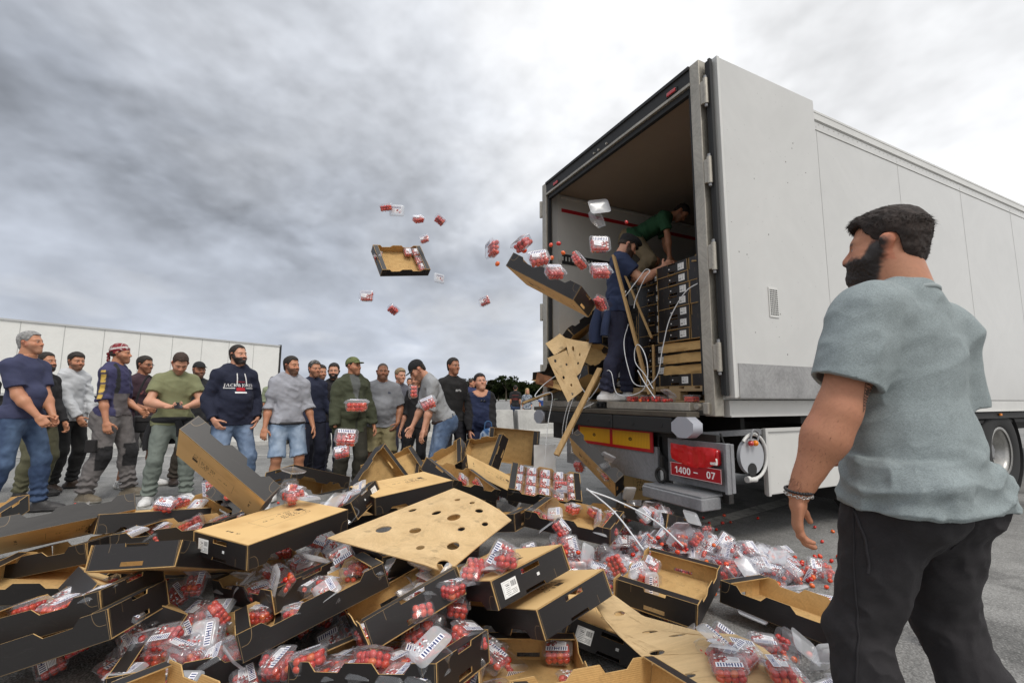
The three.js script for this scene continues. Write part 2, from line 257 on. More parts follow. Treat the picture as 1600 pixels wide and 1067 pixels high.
  { // sill and the tail bumper
    const s = add('sill', [bx(0.07, 0.064, 1.05, -0.022, 1.10, -0.72, 0.004), bx(0.07, 0.064, 0.98, -0.022, 1.10, -2.0, 0.004), bx(0.04, 0.05, W - 0.1, 0.04, 1.10, -W / 2)], TM.steel);
    add('sill_latch', [bx(0.05, 0.06, 0.13, -0.02, 1.1, -1.36, 0.01), cyl(0.02, 0.02, 0.03, -0.05, 1.1, -1.34, 'x', 12), cyl(0.012, 0.012, 0.03, -0.05, 1.1, -1.40, 'x', 12)], TM.black, s);
    add('latch_lug', [cyl(0.025, 0.025, 0.03, -0.03, 1.105, -0.14, 'x', 12), bx(0.03, 0.09, 0.05, -0.01, 1.09, -0.07, 0.006)], TM.steel, s);
    const pl = add('buffer_plank', [bx(0.14, 0.045, 2.42, -0.09, 1.04, -1.34, 0.008)], TM.black);
    pl.material = std(C(0.10, 0.085, 0.065), 0.85, 0, { map: steelTex });
    const b = add('rubber_bumper', [bx(0.12, 0.13, 0.74, -0.1, 0.95, -0.66, 0.015), bx(0.12, 0.13, 0.74, -0.1, 0.95, -1.41, 0.015), bx(0.12, 0.13, 0.5, -0.1, 0.95, -2.04, 0.015)], TM.rubber);
    for (let i = 0; i < 6; i++) add('bumper_bolt', cyl(0.014, 0.014, 0.01, -0.162, 0.95, -0.4 - i * 0.34, 'x', 8), TM.seal, b);
    for (const z of [-0.165, -2.40]) { const g = new THREE.CylinderGeometry(0.118, 0.118, 0.10, 8); g.rotateY(Math.PI / 8); g.rotateZ(Math.PI / 2); g.scale(1, 0.72, 1); g.translate(-0.13, 0.945, z); add('bumper_end', g, std(C(0.40, 0.41, 0.45), 0.45, 0.1)); }
  }
  // right-hand door folded back along the side
  {
    const d = new THREE.Group(); d.name = 'door'; t.add(d); d.position.set(0.085, 0, 0.028); d.rotation.y = -0.004;
    d.userData.label = 'white right door folded back against the trailer side';
    add('door_panel', bx(1.27, 2.79, 0.075, 0.66, 2.565, 0.045, 0.012), TM.white, d);
    add('door_edge', bx(0.03, 2.79, 0.082, 0.012, 2.565, 0.046, 0.004), TM.whiteRail, d);
    add('door_gasket', [bx(0.045, 2.75, 0.05, -0.025, 2.565, 0.02, 0.012), bx(0.03, 2.75, 0.02, -0.045, 2.56, 0.05)], TM.seal, d);
    add('kick_plate', bx(1.22, 0.262, 0.006, 0.66, 1.302, 0.0855), TM.kick, d);
    const v = add('vent_grille', bx(0.115, 0.25, 0.008, 0.515, 1.945, 0.086, 0.003), TM.whiteRail, d);
    for (let i = 0; i < 13; i++) for (let k = 0; k < 5; k++) add('vent_slot', bx(0.013, 0.009, 0.004, 0.475 + k * 0.02, 1.845 + i * 0.0168, 0.0895), TM.seal, v);
    add('door_catch', [bx(0.10, 0.02, 0.03, 1.28, 1.36, 0.1, 0.006), cyl(0.018, 0.018, 0.05, 1.25, 1.36, 0.1, 'z', 10)], TM.black, d);
    const st = [], R = rng(3); for (let i = 0; i < 14; i++) st.push(bx(0.004 + R() * 0.008, 0.004 + R() * 0.012, 0.0012, 0.06 + R() * 1.1, 1.5 + R() * 2.2, 0.0828));
    stuff(add('scrape_mark', st, std(C(0.2, 0.19, 0.18), 0.9), d));
  }
  { const rv = []; for (let i = 0; i < 150; i++) { const c = new THREE.SphereGeometry(0.006, 6, 4); c.scale(1, 1, 0.5); c.translate(0.2 + i * 0.085, 1.12, 0.006); rv.push(c); const d2 = c.clone(); d2.translate(0, Tp - 1.12 - 0.125, -0.004); rv.push(d2); } stuff(add('rivets', rv, TM.whiteRail)); }
  add('cable', [tube([[0.02, 0.9, -0.62], [0.0, 0.72, -0.60], [0.02, 0.62, -0.5], [0.03, 0.6, -0.3]], 0.009, 24), tube([[0.1, 0.9, -0.05], [0.12, 0.75, 0.0], [0.22, 0.7, 0.02], [0.3, 0.82, 0.04]], 0.008, 24), tube([[0.03, 0.88, -0.9], [0.0, 0.70, -0.95], [0.02, 0.66, -1.1]], 0.008, 20)], TM.rubber);
  add('mud_flap', [bx(0.012, 0.42, 0.4, 1.86, 0.42, -0.24, 0.004)], TM.rubber);
  // chassis, plates and lamps under the floor
  add('chassis_beam', [bx(0.05, 0.5, 2.3, 0.62, 0.78, -1.4), bx(L - 0.4, 0.30, 0.16, L / 2 + 0.25, 0.86, -0.75), bx(L - 0.4, 0.30, 0.16, L / 2 + 0.25, 0.86, -1.85), bx(0.12, 0.30, 2.0, 0.12, 0.84, -1.45), bx(0.10, 0.06, 2.45, 1.2, 0.98, -W / 2), bx(0.10, 0.06, 2.45, 2.4, 0.98, -W / 2), bx(0.10, 0.06, 2.45, 3.6, 0.98, -W / 2), bx(0.1, 0.06, 2.45, 5.4, 0.98, -W / 2)], TM.black);
  add('side_rail', [bx(9, 0.07, 0.03, 5.9, 0.975, -0.03), bx(9, 0.04, 0.06, 5.9, 0.90, -0.10)], TM.black);
  add('under_panel', [bx(0.03, 0.30, 1.42, -0.02, 0.60, -1.3, 0.004)], TM.gray);
  const chev = canvasTex(512, 128, (x, w, h) => {
    x.fillStyle = '#b0101a'; x.fillRect(0, 0, w, h);
    for (const [a, b] of [[14, 246], [266, 498]]) { x.fillStyle = '#dca41c'; x.fillRect(a, 18, b - a, h - 36); x.fillStyle = 'rgba(150,95,5,0.45)'; for (let i = a + 4; i < b; i += 9) x.fillRect(i, 20, 2, h - 40); x.fillStyle = '#4a3208'; x.beginPath(); x.arc((a + b) / 2, h / 2, 11, 0, 7); x.fill(); x.fillStyle = '#dca41c'; x.fillRect((a + b) / 2 - 6, h / 2 - 2, 12, 2); x.fillRect((a + b) / 2 - 4, h / 2 + 3, 9, 2); }
  });
  const plateMat = (tx, r = 0.4) => std(C(1, 1, 1), r, 0, { map: tx });
  function board(name, tx, w, h, x, y, z, edge, p = t, r) { // a printed plate facing the rear
    const o = mesh(name, bx(0.012, h, w, x, y, z, 0.003), edge, p), f = new THREE.PlaneGeometry(w - 0.006, h - 0.006); f.rotateY(-Math.PI / 2); f.translate(x - 0.0075, y, z); mesh('printed_face', f, plateMat(tx, r), o); return o;
  }
  board('reflector_plate', chev, 1.13, 0.195, -0.045, 0.795, -1.19, TM.redTape);
  board('small_plate', canvasTex(128, 64, (x, w, h) => { x.fillStyle = '#e4e2dc'; x.fillRect(0, 0, w, h); x.strokeStyle = x.fillStyle = '#333'; x.lineWidth = 3; x.strokeRect(5, 5, w - 10, h - 10); x.font = 'bold 30px sans-serif'; for (let i = 0; i < 3; i++) x.fillRect(18 + i * 32, 16, 22, 14); for (let i = 0; i < 3; i++) x.fillRect(18 + i * 32, 36, 22, 10); }), 0.17, 0.085, -0.045, 0.6, -1.82, TM.gray);
  { // lamp and number plate holder on the right
    const hld = add('lamp_holder', [bx(0.05, 0.36, 0.025, -0.02, 0.66, 0.10, 0.004), bx(0.035, 0.35, 0.62, 0.015, 0.66, -0.19, 0.004)], TM.gray);
    const lampG = new RoundedBoxGeometry(0.06, 0.125, 0.40, 4, 0.025); lampG.translate(-0.035, 0.73, -0.15);
    const lamp = add('tail_lamp', lampG, TM.redLens); 
    // crumpled red plastic bag hanging over the lamp
    const bag = new THREE.PlaneGeometry(0.44, 0.15, 44, 18); const bp = bag.attributes.position;
    for (let i = 0; i < bp.count; i++) { const u = bp.getX(i), v = bp.getY(i), n = fbm(u * 14, v * 10, 3, 3), sag = 0.045 * Math.sin((u + 0.22) / 0.44 * Math.PI) * (v < 0 ? 1 : 0.15); bp.setXYZ(i, -0.08 - 0.03 * (n - 0.5) - 0.012 * Math.cos(v * 18), 0.745 + v * 0.8 - sag + 0.02 * (n - .5), -0.16 + u); }
    bag.computeVertexNormals(); add('red_cover', bag, phys(C(0.62, 0.01, 0.012), 0.32, { side: THREE.DoubleSide }), lamp);
    add('white_lens', bx(0.02, 0.05, 0.06, -0.08, 0.705, 0.03, 0.008), phys(C(0.8, 0.75, 0.7), 0.2), lamp);
    const num = canvasTex(512, 160, (x, w, h) => { x.fillStyle = '#a80f1c'; x.fillRect(0, 0, w, h); x.strokeStyle = '#d9c7c4'; x.lineWidth = 6; x.strokeRect(5, 5, w - 10, h - 10); x.fillStyle = '#f4efec'; x.textAlign = 'center'; x.textBaseline = 'middle'; x.save(); x.translate(130, h / 2 + 6); x.scale(0.72, 1); x.font = 'bold 108px sans-serif'; x.fillText('1400', 0, 0); x.restore(); x.fillRect(244, h / 2, 44, 12); x.save(); x.translate(412, h / 2 + 6); x.scale(0.72, 1); x.font = 'bold 108px sans-serif'; x.fillText('07', 0, 0); x.restore(); });
    board('number_plate', num, 0.50, 0.112, -0.07, 0.605, -0.155, TM.seal);
    add('step_bumper', [bx(0.20, 0.09, 0.62, -0.12, 0.405, -0.28, 0.012), bx(0.22, 0.014, 0.60, -0.1, 0.457, -0.28, 0.004)], TM.gray);
    add('step_bracket', [bx(0.03, 0.50, 0.08, 0.04, 0.66, -0.55), bx(0.04, 0.05, 0.75, 0.02, 0.865, -0.38), bx(0.05, 0.3, 0.06, 0.05, 0.55, 0.03)], TM.black);
    const hook = new THREE.TorusGeometry(0.055, 0.013, 10, 28); hook.rotateY(Math.PI / 2); hook.translate(-0.07, 0.53, -0.52); add('tow_ring', [hook, bx(0.03, 0.12, 0.03, -0.05, 0.63, -0.52)], TM.black);
    add('cross_strut', [bar([-0.04, 0.86, -0.36], [0.5, 0.905, 0.0], 0.045, 0.045)], TM.gray);
  }
  { // hose reel style round gray wheel chock holder with small lamp
    const c = [0.30, 0.73, 0.05];
    const disc = add('chock_disc', [cyl(0.135, 0.135, 0.03, c[0], c[1], c[2], 'z', 36)], std(C(0.42, 0.43, 0.45), 0.5));
    const arc = new THREE.TorusGeometry(0.15, 0.012, 10, 40, 4.0); arc.rotateZ(-1.6); arc.scale(1, 1.1, 1); arc.translate(c[0] + 0.01, c[1], c[2] + 0.02); add('white_arc', arc, TM.whiteRail, disc);
    add('disc_opening', [cyl(0.05, 0.05, 0.01, c[0] - 0.01, c[1] - 0.10, c[2] + 0.014, 'z', 20)], TM.seal, disc);
    for (const [dx, m] of [[-0.028, TM.redLens], [0.025, TM.amber]]) { const s = new THREE.SphereGeometry(0.022, 14, 10); s.translate(c[0] - 0.02 + dx, c[1] + 0.10, c[2] + 0.045); add('side_lamp', s, m, disc); }
    add('cable_loop', [tube([[c[0] - 0.06, c[1] + 0.12, c[2] + 0.05], [c[0] - 0.02, c[1] + 0.2, c[2] + 0.05], [c[0] + 0.04, c[1] + 0.17, c[2] + 0.05], [c[0] + 0.02, c[1] + 0.11, c[2] + 0.05]], 0.008, 24)], TM.gray, disc);
    add('coupling', [cyl(0.016, 0.02, 0.07, c[0] - 0.03, c[1] - 0.17, c[2] + 0.03, 'x', 12), cyl(0.024, 0.024, 0.03, c[0] - 0.08, c[1] - 0.165, c[2] + 0.03, 'x', 12)], TM.whiteRail, disc);
  }
  const pb = add('pallet_box', [bx(1.9, 0.52, 0.035, 1.5, 0.665, -0.018, 0.008)], TM.whiteRail); add('box_trim', [bx(0.03, 0.53, 0.03, 0.555, 0.665, 0.003, 0.004), bx(1.9, 0.03, 0.02, 1.5, 0.915, 0.005, 0.003)], TM.white, pb);
  // wheels
  const tyre = new THREE.LatheGeometry([[0.285, -0.15], [0.33, -0.19], [0.44, -0.195], [0.5, -0.18], [0.525, -0.155], [0.53, -0.1], [0.522, -0.095], [0.522, -0.08], [0.53, -0.075], [0.53, -0.01], [0.522, 0], [0.53, 0.01], [0.53, 0.075], [0.522, 0.08], [0.522, 0.095], [0.53, 0.1], [0.525, 0.155], [0.5, 0.18], [0.44, 0.195], [0.33, 0.19], [0.285, 0.15]].map(p => new THREE.Vector2(...p)), 56); tyre.rotateX(Math.PI / 2);
  const rim = new THREE.LatheGeometry([[0.0, -0.02], [0.13, -0.02], [0.14, 0.0], [0.2, 0.012], [0.225, 0.03], [0.235, 0.12], [0.27, 0.15], [0.30, 0.165], [0.298, 0.178], [0.27, 0.172]].map(p => new THREE.Vector2(...p)), 48); rim.rotateX(Math.PI / 2);
  for (const x of [2.46, 3.77, 5.08]) {
    const w = new THREE.Group(); w.name = 'wheel'; t.add(w); w.position.set(x, 0.53, -0.23);
    add('tyre', tyre, TM.rubber, w); const r = add('rim', rim, TM.rim, w); r.material = phys(C(0.5, 0.5, 0.49), 0.35, { metalness: 0.6, side: THREE.DoubleSide, map: steelTex });
    const nuts = []; for (let k = 0; k < 10; k++) { const a = k * Math.PI / 5; nuts.push(cyl(0.014, 0.016, 0.05, Math.cos(a) * 0.168, Math.sin(a) * 0.168, 0.03, 'z', 6)); } nuts.push(cyl(0.085, 0.095, 0.1, 0, 0, 0.03, 'z', 20));
    add('hub', nuts, TM.gray, w);
    const ax = new THREE.Group(); ax.name = 'wheel'; t.add(ax); ax.position.set(x, 0.53, -W + 0.23); ax.rotation.y = Math.PI; add('tyre', tyre, TM.rubber, ax); add('rim', rim, TM.rim, ax);
  }
  add('axle', [2.46, 3.77, 5.08].map(x => cyl(0.06, 0.06, 2.2, x, 0.53, -W / 2, 'z', 12)), TM.black);
  add('mudguard', [2.46, 3.77, 5.08].map(x => { const g = new THREE.CylinderGeometry(0.60, 0.60, 0.34, 24, 1, true, Math.PI * 0.62, Math.PI * 0.76); g.rotateX(Math.PI / 2); g.rotateZ(Math.PI / 2 + Math.PI); g.translate(x, 0.53, -0.22); return g; }), phys(C(0.02, 0.02, 0.02), 0.7, { side: THREE.DoubleSide }));
  add('side_marker', bx(0.05, 0.03, 0.02, 4.99, 0.985, 0.0, 0.006), TM.amber);
  add('landing_leg', [bx(0.14, 0.8, 0.14, 9.6, 0.55, -0.5), bx(0.14, 0.8, 0.14, 9.6, 0.55, -2.1), bx(0.3, 0.04, 0.3, 9.6, 0.02, -0.5), bx(0.3, 0.04, 0.3, 9.6, 0.02, -2.1)], TM.gray);
}
// ------------------------------------------------------------------ second white trailer parked far left
{
  const A = [-12.77, -25.28], dl = Math.hypot(-5.83, 8.69), B = [A[0] - 5.83 / dl * 13.6, A[1] + 8.69 / dl * 13.6], a = Math.atan2(-(A[1] - B[1]), A[0] - B[0]);
  const t = thing('parked_trailer', 'long plain white trailer parked behind the crowd at the left', 'trailer', [B[0], 0, B[1]], a);
  const add = (n, g, m, p = t) => mesh(n, planeUV(Array.isArray(g) ? merge(g) : g), m, p), L = 13.6;
  const ww = phys(C(0.80, 0.795, 0.76), 0.4, { map: dirtTex });
  // local x runs away along the trailer to its rear, local +z faces the crowd
  const wall = add('side_wall', bx(L, 2.75, 2.5, L / 2, 2.58, -1.25, 0.02), ww);
  for (let i = 1; i < 11; i++) add('panel_joint', bx(0.02, 2.7, 0.012, i * 1.22, 2.58, 0.002), std(C(0.42, 0.42, 0.4), 0.7), wall);
  add('roof_rail', [bx(L, 0.07, 0.05, L / 2, 3.955, 0.02), bx(L, 0.1, 0.04, L / 2, 1.24, 0.02)], std(C(0.5, 0.5, 0.49), 0.5, 0.3));
  add('rear_frame', [bx(0.09, 2.85, 2.56, L + 0.05, 2.6, -1.25, 0.01)], TM.black);
  add('chassis', [bx(L - 0.3, 0.28, 2.2, L / 2, 1.05, -1.25)], TM.black);
  add('side_guard', [bx(6, 0.09, 0.04, 7.5, 0.55, 0), bx(6, 0.09, 0.04, 7.5, 0.85, 0)], TM.gray);
  for (const x of [2.4, 3.7, 5.0]) { const w = new THREE.Group(); w.name = 'wheel'; t.add(w); add('tyre', cyl(0.53, 0.53, 0.38, x, 0.53, -0.25, 'z', 32), TM.rubber, w); add('rim', cyl(0.28, 0.28, 0.04, x, 0.53, -0.05, 'z', 24), TM.rim, w); }
}
// ------------------------------------------------------------------ figures: skeleton -> tapered capsules -> one smooth surface
function smin(a, b, k) { const h = k - Math.abs(a - b); return h > 0 ? Math.min(a, b) - h * h / (4 * k) : Math.min(a, b); }
// a primitive: capsule a->b, radii ra->rb, optionally flattened along direction n by factor f
function cap(a, b, ra, rb = ra, n = null, f = 1, k = null) {
  const bx_ = b.x - a.x, by = b.y - a.y, bz = b.z - a.z, l2 = bx_ * bx_ + by * by + bz * bz || 1e-9;
  return { ax: a.x, ay: a.y, az: a.z, bx: bx_, by, bz, il: 1 / l2, ra, dr: rb - ra, n, g: n ? 1 / (f * f) - 1 : 0, f: n ? (1 + f) / 2 : 1, k };
}
function dcap(p, x, y, z) {
  const px = x - p.ax, py = y - p.ay, pz = z - p.az; let t = (px * p.bx + py * p.by + pz * p.bz) * p.il; t = t < 0 ? 0 : t > 1 ? 1 : t;
  const vx = px - p.bx * t, vy = py - p.by * t, vz = pz - p.bz * t, r = p.ra + p.dr * t;
  if (p.n) { const q = vx * p.n.x + vy * p.n.y + vz * p.n.z; return (Math.sqrt(vx * vx + vy * vy + vz * vz + q * q * p.g) - r) * p.f; }
  return Math.sqrt(vx * vx + vy * vy + vz * vz) - r;
}
function unionOf(prims, k) { return (x, y, z) => { let d = 1e9; for (let i = 0; i < prims.length; i++) { const q = dcap(prims[i], x, y, z); if (q < d + 0.12) d = smin(d, q, prims[i].k || k); } return d; }; }
function boundsOf(prims, pad) { const b = [1e9, 1e9, 1e9, -1e9, -1e9, -1e9]; for (const p of prims) for (const t of [0, 1]) { const r = Math.max(p.ra, p.ra + p.dr) + pad, c = [p.ax + p.bx * t, p.ay + p.by * t, p.az + p.bz * t]; for (let i = 0; i < 3; i++) { b[i] = Math.min(b[i], c[i] - r); b[i + 3] = Math.max(b[i + 3], c[i] + r); } } return b; }
function surface(sdf, b, h, colour, nEps) { // sparse surface nets
  const BS = 6, nx = Math.ceil((b[3] - b[0]) / h / BS) * BS + 1, ny = Math.ceil((b[4] - b[1]) / h / BS) * BS + 1, nz = Math.ceil((b[5] - b[2]) / h / BS) * BS + 1;
  const val = new Float32Array(nx * ny * nz).fill(NaN), id = (i, j, k) => (k * ny + j) * nx + i, cells = new Int32Array(nx * ny * nz).fill(-1);
  const rad = BS * h * 0.87 * 1.25 + h, blocks = [];
  for (let k = 0; k < nz - 1; k += BS) for (let j = 0; j < ny - 1; j += BS) for (let i = 0; i < nx - 1; i += BS) {
    if (Math.abs(sdf(b[0] + (i + BS / 2) * h, b[1] + (j + BS / 2) * h, b[2] + (k + BS / 2) * h)) > rad) continue;
    blocks.push([i, j, k]);
    for (let kk = k; kk <= k + BS; kk++) for (let jj = j; jj <= j + BS; jj++) for (let ii = i; ii <= i + BS; ii++) { const q = id(ii, jj, kk); if (val[q] !== val[q]) val[q] = sdf(b[0] + ii * h, b[1] + jj * h, b[2] + kk * h); }
  }
  const pos = [], idx = [], off = [0, 1, nx, nx + 1, nx * ny, nx * ny + 1, nx * ny + nx, nx * ny + nx + 1], E = [[0, 1], [2, 3], [4, 5], [6, 7], [0, 2], [1, 3], [4, 6], [5, 7], [0, 4], [1, 5], [2, 6], [3, 7]];
  for (const [i0, j0, k0] of blocks) for (let k = k0; k < k0 + BS; k++) for (let j = j0; j < j0 + BS; j++) for (let i = i0; i < i0 + BS; i++) {
    const q = id(i, j, k); let m = 0; for (let c = 0; c < 8; c++) if (val[q + off[c]] < 0) m |= 1 << c;
    if (m === 0 || m === 255) continue;
    let sx = 0, sy = 0, sz = 0, n = 0;
    for (const [a, c] of E) { if (((m >> a) & 1) === ((m >> c) & 1)) continue; const va = val[q + off[a]], vc = val[q + off[c]], t = va / (va - vc); sx += (a & 1) + ((c & 1) - (a & 1)) * t; sy += ((a >> 1) & 1) + (((c >> 1) & 1) - ((a >> 1) & 1)) * t; sz += ((a >> 2) & 1) + (((c >> 2) & 1) - ((a >> 2) & 1)) * t; n++; }
    cells[q] = pos.length / 3; pos.push(b[0] + (i + sx / n) * h, b[1] + (j + sy / n) * h, b[2] + (k + sz / n) * h);
  }
  const sX = 1, sY = nx, sZ = nx * ny;
  for (const [i0, j0, k0] of blocks) for (let k = k0; k < k0 + BS; k++) for (let j = j0; j < j0 + BS; j++) for (let i = i0; i < i0 + BS; i++) {
    const q = id(i, j, k), v = val[q] < 0;
    for (const [s, u, w, ok] of [[sX, sY, sZ, j > 0 && k > 0], [sY, sZ, sX, k > 0 && i > 0], [sZ, sX, sY, i > 0 && j > 0]]) {
      const o = val[q + s]; if (!ok || o !== o || (o < 0) === v) continue;
      const a = cells[q], c = cells[q - u], d = cells[q - u - w], e = cells[q - w]; if (a < 0 || c < 0 || d < 0 || e < 0) continue;
      if (v) idx.push(a, c, d, a, d, e); else idx.push(a, d, c, a, e, d);
    }
  }
  const n = pos.length / 3, nor = new Float32Array(n * 3), e = nEps || h * 0.5;
  for (let i = 0; i < n; i++) { const x = pos[i * 3], y = pos[i * 3 + 1], z = pos[i * 3 + 2]; let gx = sdf(x + e, y, z) - sdf(x - e, y, z), gy = sdf(x, y + e, z) - sdf(x, y - e, z), gz = sdf(x, y, z + e) - sdf(x, y, z - e); const l = Math.hypot(gx, gy, gz) || 1; nor[i * 3] = gx / l; nor[i * 3 + 1] = gy / l; nor[i * 3 + 2] = gz / l; }
  const g = new THREE.BufferGeometry(); g.setAttribute('position', new THREE.Float32BufferAttribute(pos, 3)); g.setAttribute('normal', new THREE.BufferAttribute(nor, 3));
  if (colour) { const c = new Float32Array(n * 3); for (let i = 0; i < n; i++) { const r = colour(pos[i * 3], pos[i * 3 + 1], pos[i * 3 + 2]); c[i * 3] = r[0]; c[i * 3 + 1] = r[1]; c[i * 3 + 2] = r[2]; } g.setAttribute('color', new THREE.BufferAttribute(c, 3)); }
  g.setIndex(idx); return g;
}
function joint2(a, t, l1, l2, hint) { // two-bone reach: returns the middle joint and the reached end
  const d = t.clone().sub(a); let L = d.length(); const mx = (l1 + l2) * 0.995; if (L > mx) { d.multiplyScalar(mx / L); L = mx; } d.divideScalar(L);
  const c = (l1 * l1 - l2 * l2 + L * L) / (2 * L), hgt = Math.sqrt(Math.max(0, l1 * l1 - c * c)), hh = hint.clone().addScaledVector(d, -hint.dot(d)).normalize();
  return [a.clone().addScaledVector(d, c).addScaledVector(hh, hgt), a.clone().addScaledVector(d, L)];
}
const skinMat = phys(C(1, 1, 1), 0.52, { vertexColors: true, sheen: 0.15 }), clothMat = phys(C(1, 1, 1), 0.88, { vertexColors: true, sheen: 0.4, sheenRoughness: 0.6 }), hairMat = std(C(1, 1, 1), 0.75, 0, { vertexColors: true }), shoeMat = std(C(1, 1, 1), 0.55, 0, { vertexColors: true });
const SKIN = { fair: [0.58, 0.29, 0.185], tan: [0.50, 0.225, 0.125], brown: [0.38, 0.165, 0.09] };

// ---- skeleton in the person's own frame: +z forward, +x the person's left, y up; units metres
function skeleton(o) {
  const H = o.h || 1.76, s = H / 1.76, wd = (o.wide || 1) * 0.86, J = { s, H, wd };
  const hipY = (o.sit ? o.sit + 0.09 : (o.hip || 0.925)) * (o.sit ? 1 : s), hipZ = o.hipZ || 0;
  J.hip = V3(o.hipX || 0, hipY, hipZ);
  const M = new THREE.Matrix4().makeRotationFromEuler(new THREE.Euler(o.bend || 0, o.twist || 0, o.side || 0, 'YXZ')), up = (x, y, z) => V3(x * s, y * s, z * s).applyMatrix4(M).add(J.hip);
  J.M = M; J.F = V3(0, 0, 1).applyMatrix4(M); J.S = V3(1, 0, 0).applyMatrix4(M); J.U = V3(0, 1, 0).applyMatrix4(M);
  J.waist = up(0, 0.15, 0.005); J.chest = up(0, 0.36, 0.0); J.neck0 = up(0, 0.535, -0.02); J.neckTop = up(0, 0.60, 0.005);
  const hr = new THREE.Matrix4().makeRotationFromEuler(new THREE.Euler(o.headPitch || 0, o.headYaw || 0, o.headRoll || 0, 'YXZ'));
  J.R = (o.headFree ? new THREE.Matrix4() : M.clone()).multiply(hr); J.headUp = V3(0, 1, 0).applyMatrix4(J.R);
  const hs = (o.headScale || 0.98) * Math.sqrt(s) * 0.95; J.hs = hs; J.head = J.neckTop.clone().add(V3(0, 0.115 * hs, 0.02 * hs).applyMatrix4(J.R));
  J.top = V3(0, 0.13 * hs, 0).applyMatrix4(J.R).add(J.head);
  for (const [n, q] of [['L', 1], ['R', -1]]) {
    J['hip' + n] = J.hip.clone().add(V3(q * 0.092 * s, 0, 0).applyAxisAngle(V3(0, 1, 0), (o.twist || 0) * 0.5));
    const sh = up(q * 0.170 * wd, 0.475 + (o['shrug' + n] || 0), -0.012); J['sh' + n] = sh;
    const f = o['foot' + n] || [q * 0.12, 0], ank = V3(f[0] * s, (f[2] || 0) + 0.085 * s, f[1] * s);
    const [kn, an] = joint2(J['hip' + n], ank, 0.44 * s, 0.42 * s, V3(q * 0.15, 0, 1)); J['knee' + n] = kn; J['ank' + n] = an; J['toe' + n] = o['toe' + n] !== undefined ? o['toe' + n] : q * 0.28;
    const hd = o['hand' + n], tgt = hd ? V3(hd[0] * 0.84, hd[1], hd[2]).multiplyScalar(s) : sh.clone().add(V3(q * 0.035, -0.53, 0.05).multiplyScalar(s)), hint = o['elbow' + n] ? V3(o['elbow' + n][0] * 0.65, o['elbow' + n][1], o['elbow' + n][2]) : V3(q * 0.3, -0.3, -1);
    const [el, wr] = joint2(sh, tgt, 0.29 * s, 0.26 * s, hint); J['el' + n] = el; J['wr' + n] = wr;
    const fd = wr.clone().sub(el).normalize(); J['hd' + n] = o['hdir' + n] ? V3(...o['hdir' + n]).normalize() : fd;
    const side = o['palm' + n] ? V3(...o['palm' + n]) : V3(-q, 0.0, -0.25); J['pn' + n] = side.addScaledVector(J['hd' + n], -side.dot(J['hd' + n])).normalize(); J['curl' + n] = o['curl' + n] ?? 0.45;
  }
  return J;
}
function bodyPrims(J, o) {
  const s = J.s, w = J.wd, g = o.girth || 1, F = J.F, P = [];
  P.push(cap(J.hip.clone().addScaledVector(J.U, -0.02), J.waist, 0.150 * s * w, 0.134 * s * w * g, F, 0.70), cap(J.waist, J.chest, 0.132 * s * w * g, 0.152 * s * w, F, 0.68 * (0.6 + 0.4 * g)), cap(J.chest, J.chest.clone().addScaledVector(J.U, 0.06 * s), 0.152 * s * w, 0.138 * s * w, F, 0.66));
  P.push(cap(J.shL, J.shR, 0.054 * s * w, 0.054 * s * w), cap(J.chest.clone().addScaledVector(J.U, 0.09 * s), J.neck0, 0.11 * s * w, 0.065 * s, F, 0.8), cap(J.neck0, J.head.clone().addScaledVector(J.headUp, -0.05), 0.062 * s * (o.neck || 1), 0.056 * s * (o.neck || 1)));
  for (const n of ['L', 'R']) P.push(cap(J.neck0.clone().addScaledVector(J.U, 0.022 * s), J.neck0.clone().lerp(J['sh' + n], 0.72).addScaledVector(J.U, 0.014 * s), 0.050 * s, 0.046 * s));
  if (g > 1.05) P.push(cap(J.waist.clone().addScaledVector(F, 0.03 * s), J.waist.clone().addScaledVector(F, 0.05 * s).addScaledVector(J.U, 0.06), 0.12 * g * s, 0.11 * g * s));
  for (const n of ['L', 'R']) P.push(...armPrims(J, n, o, 0, 0, 1)), P.push(...legPrims(J, n, o, 0));
  return P;
}
function armPrims(J, n, o, add, lowAdd, fore) {
  const s = J.s * 0.92, a = o.arm || 1, P = [], m = J['sh' + n].clone().lerp(J['el' + n], 0.4);
  P.push(cap(J['sh' + n], m, 0.054 * s * a + add, 0.048 * s * a + add), cap(m, J['el' + n], 0.048 * s * a + add, 0.039 * s * a + add));
  if (fore) { const q = J['el' + n].clone().lerp(J['wr' + n], 0.3); P.push(cap(J['el' + n], q, 0.039 * s * a + lowAdd, 0.042 * s * a + lowAdd), cap(q, J['wr' + n], 0.042 * s * a + lowAdd, 0.027 * s * (0.5 + 0.5 * a) + lowAdd)); }
  return P;
}
function legPrims(J, n, o, add, low = add) {
  const s = J.s, P = [], l = o.leg || 1, back = J.F.clone(); back.y = 0; back.normalize();
  const h = J['hip' + n], k = J['knee' + n], a = J['ank' + n], calf = k.clone().lerp(a, 0.3).addScaledVector(back, -0.014 * s);
  P.push(cap(h, k, 0.088 * s * l + add, 0.056 * s * l + add), cap(k, calf, 0.055 * s * l + low, 0.056 * s * l + low), cap(calf, a, 0.056 * s * l + low, 0.037 * s + low));
  P.push(cap(h.clone().addScaledVector(back, -0.045 * s), h.clone().addScaledVector(back, -0.05 * s).add(V3(0, -0.05 * s, 0)), 0.085 * s * l + add, 0.08 * s * l + add));
  return P;
}
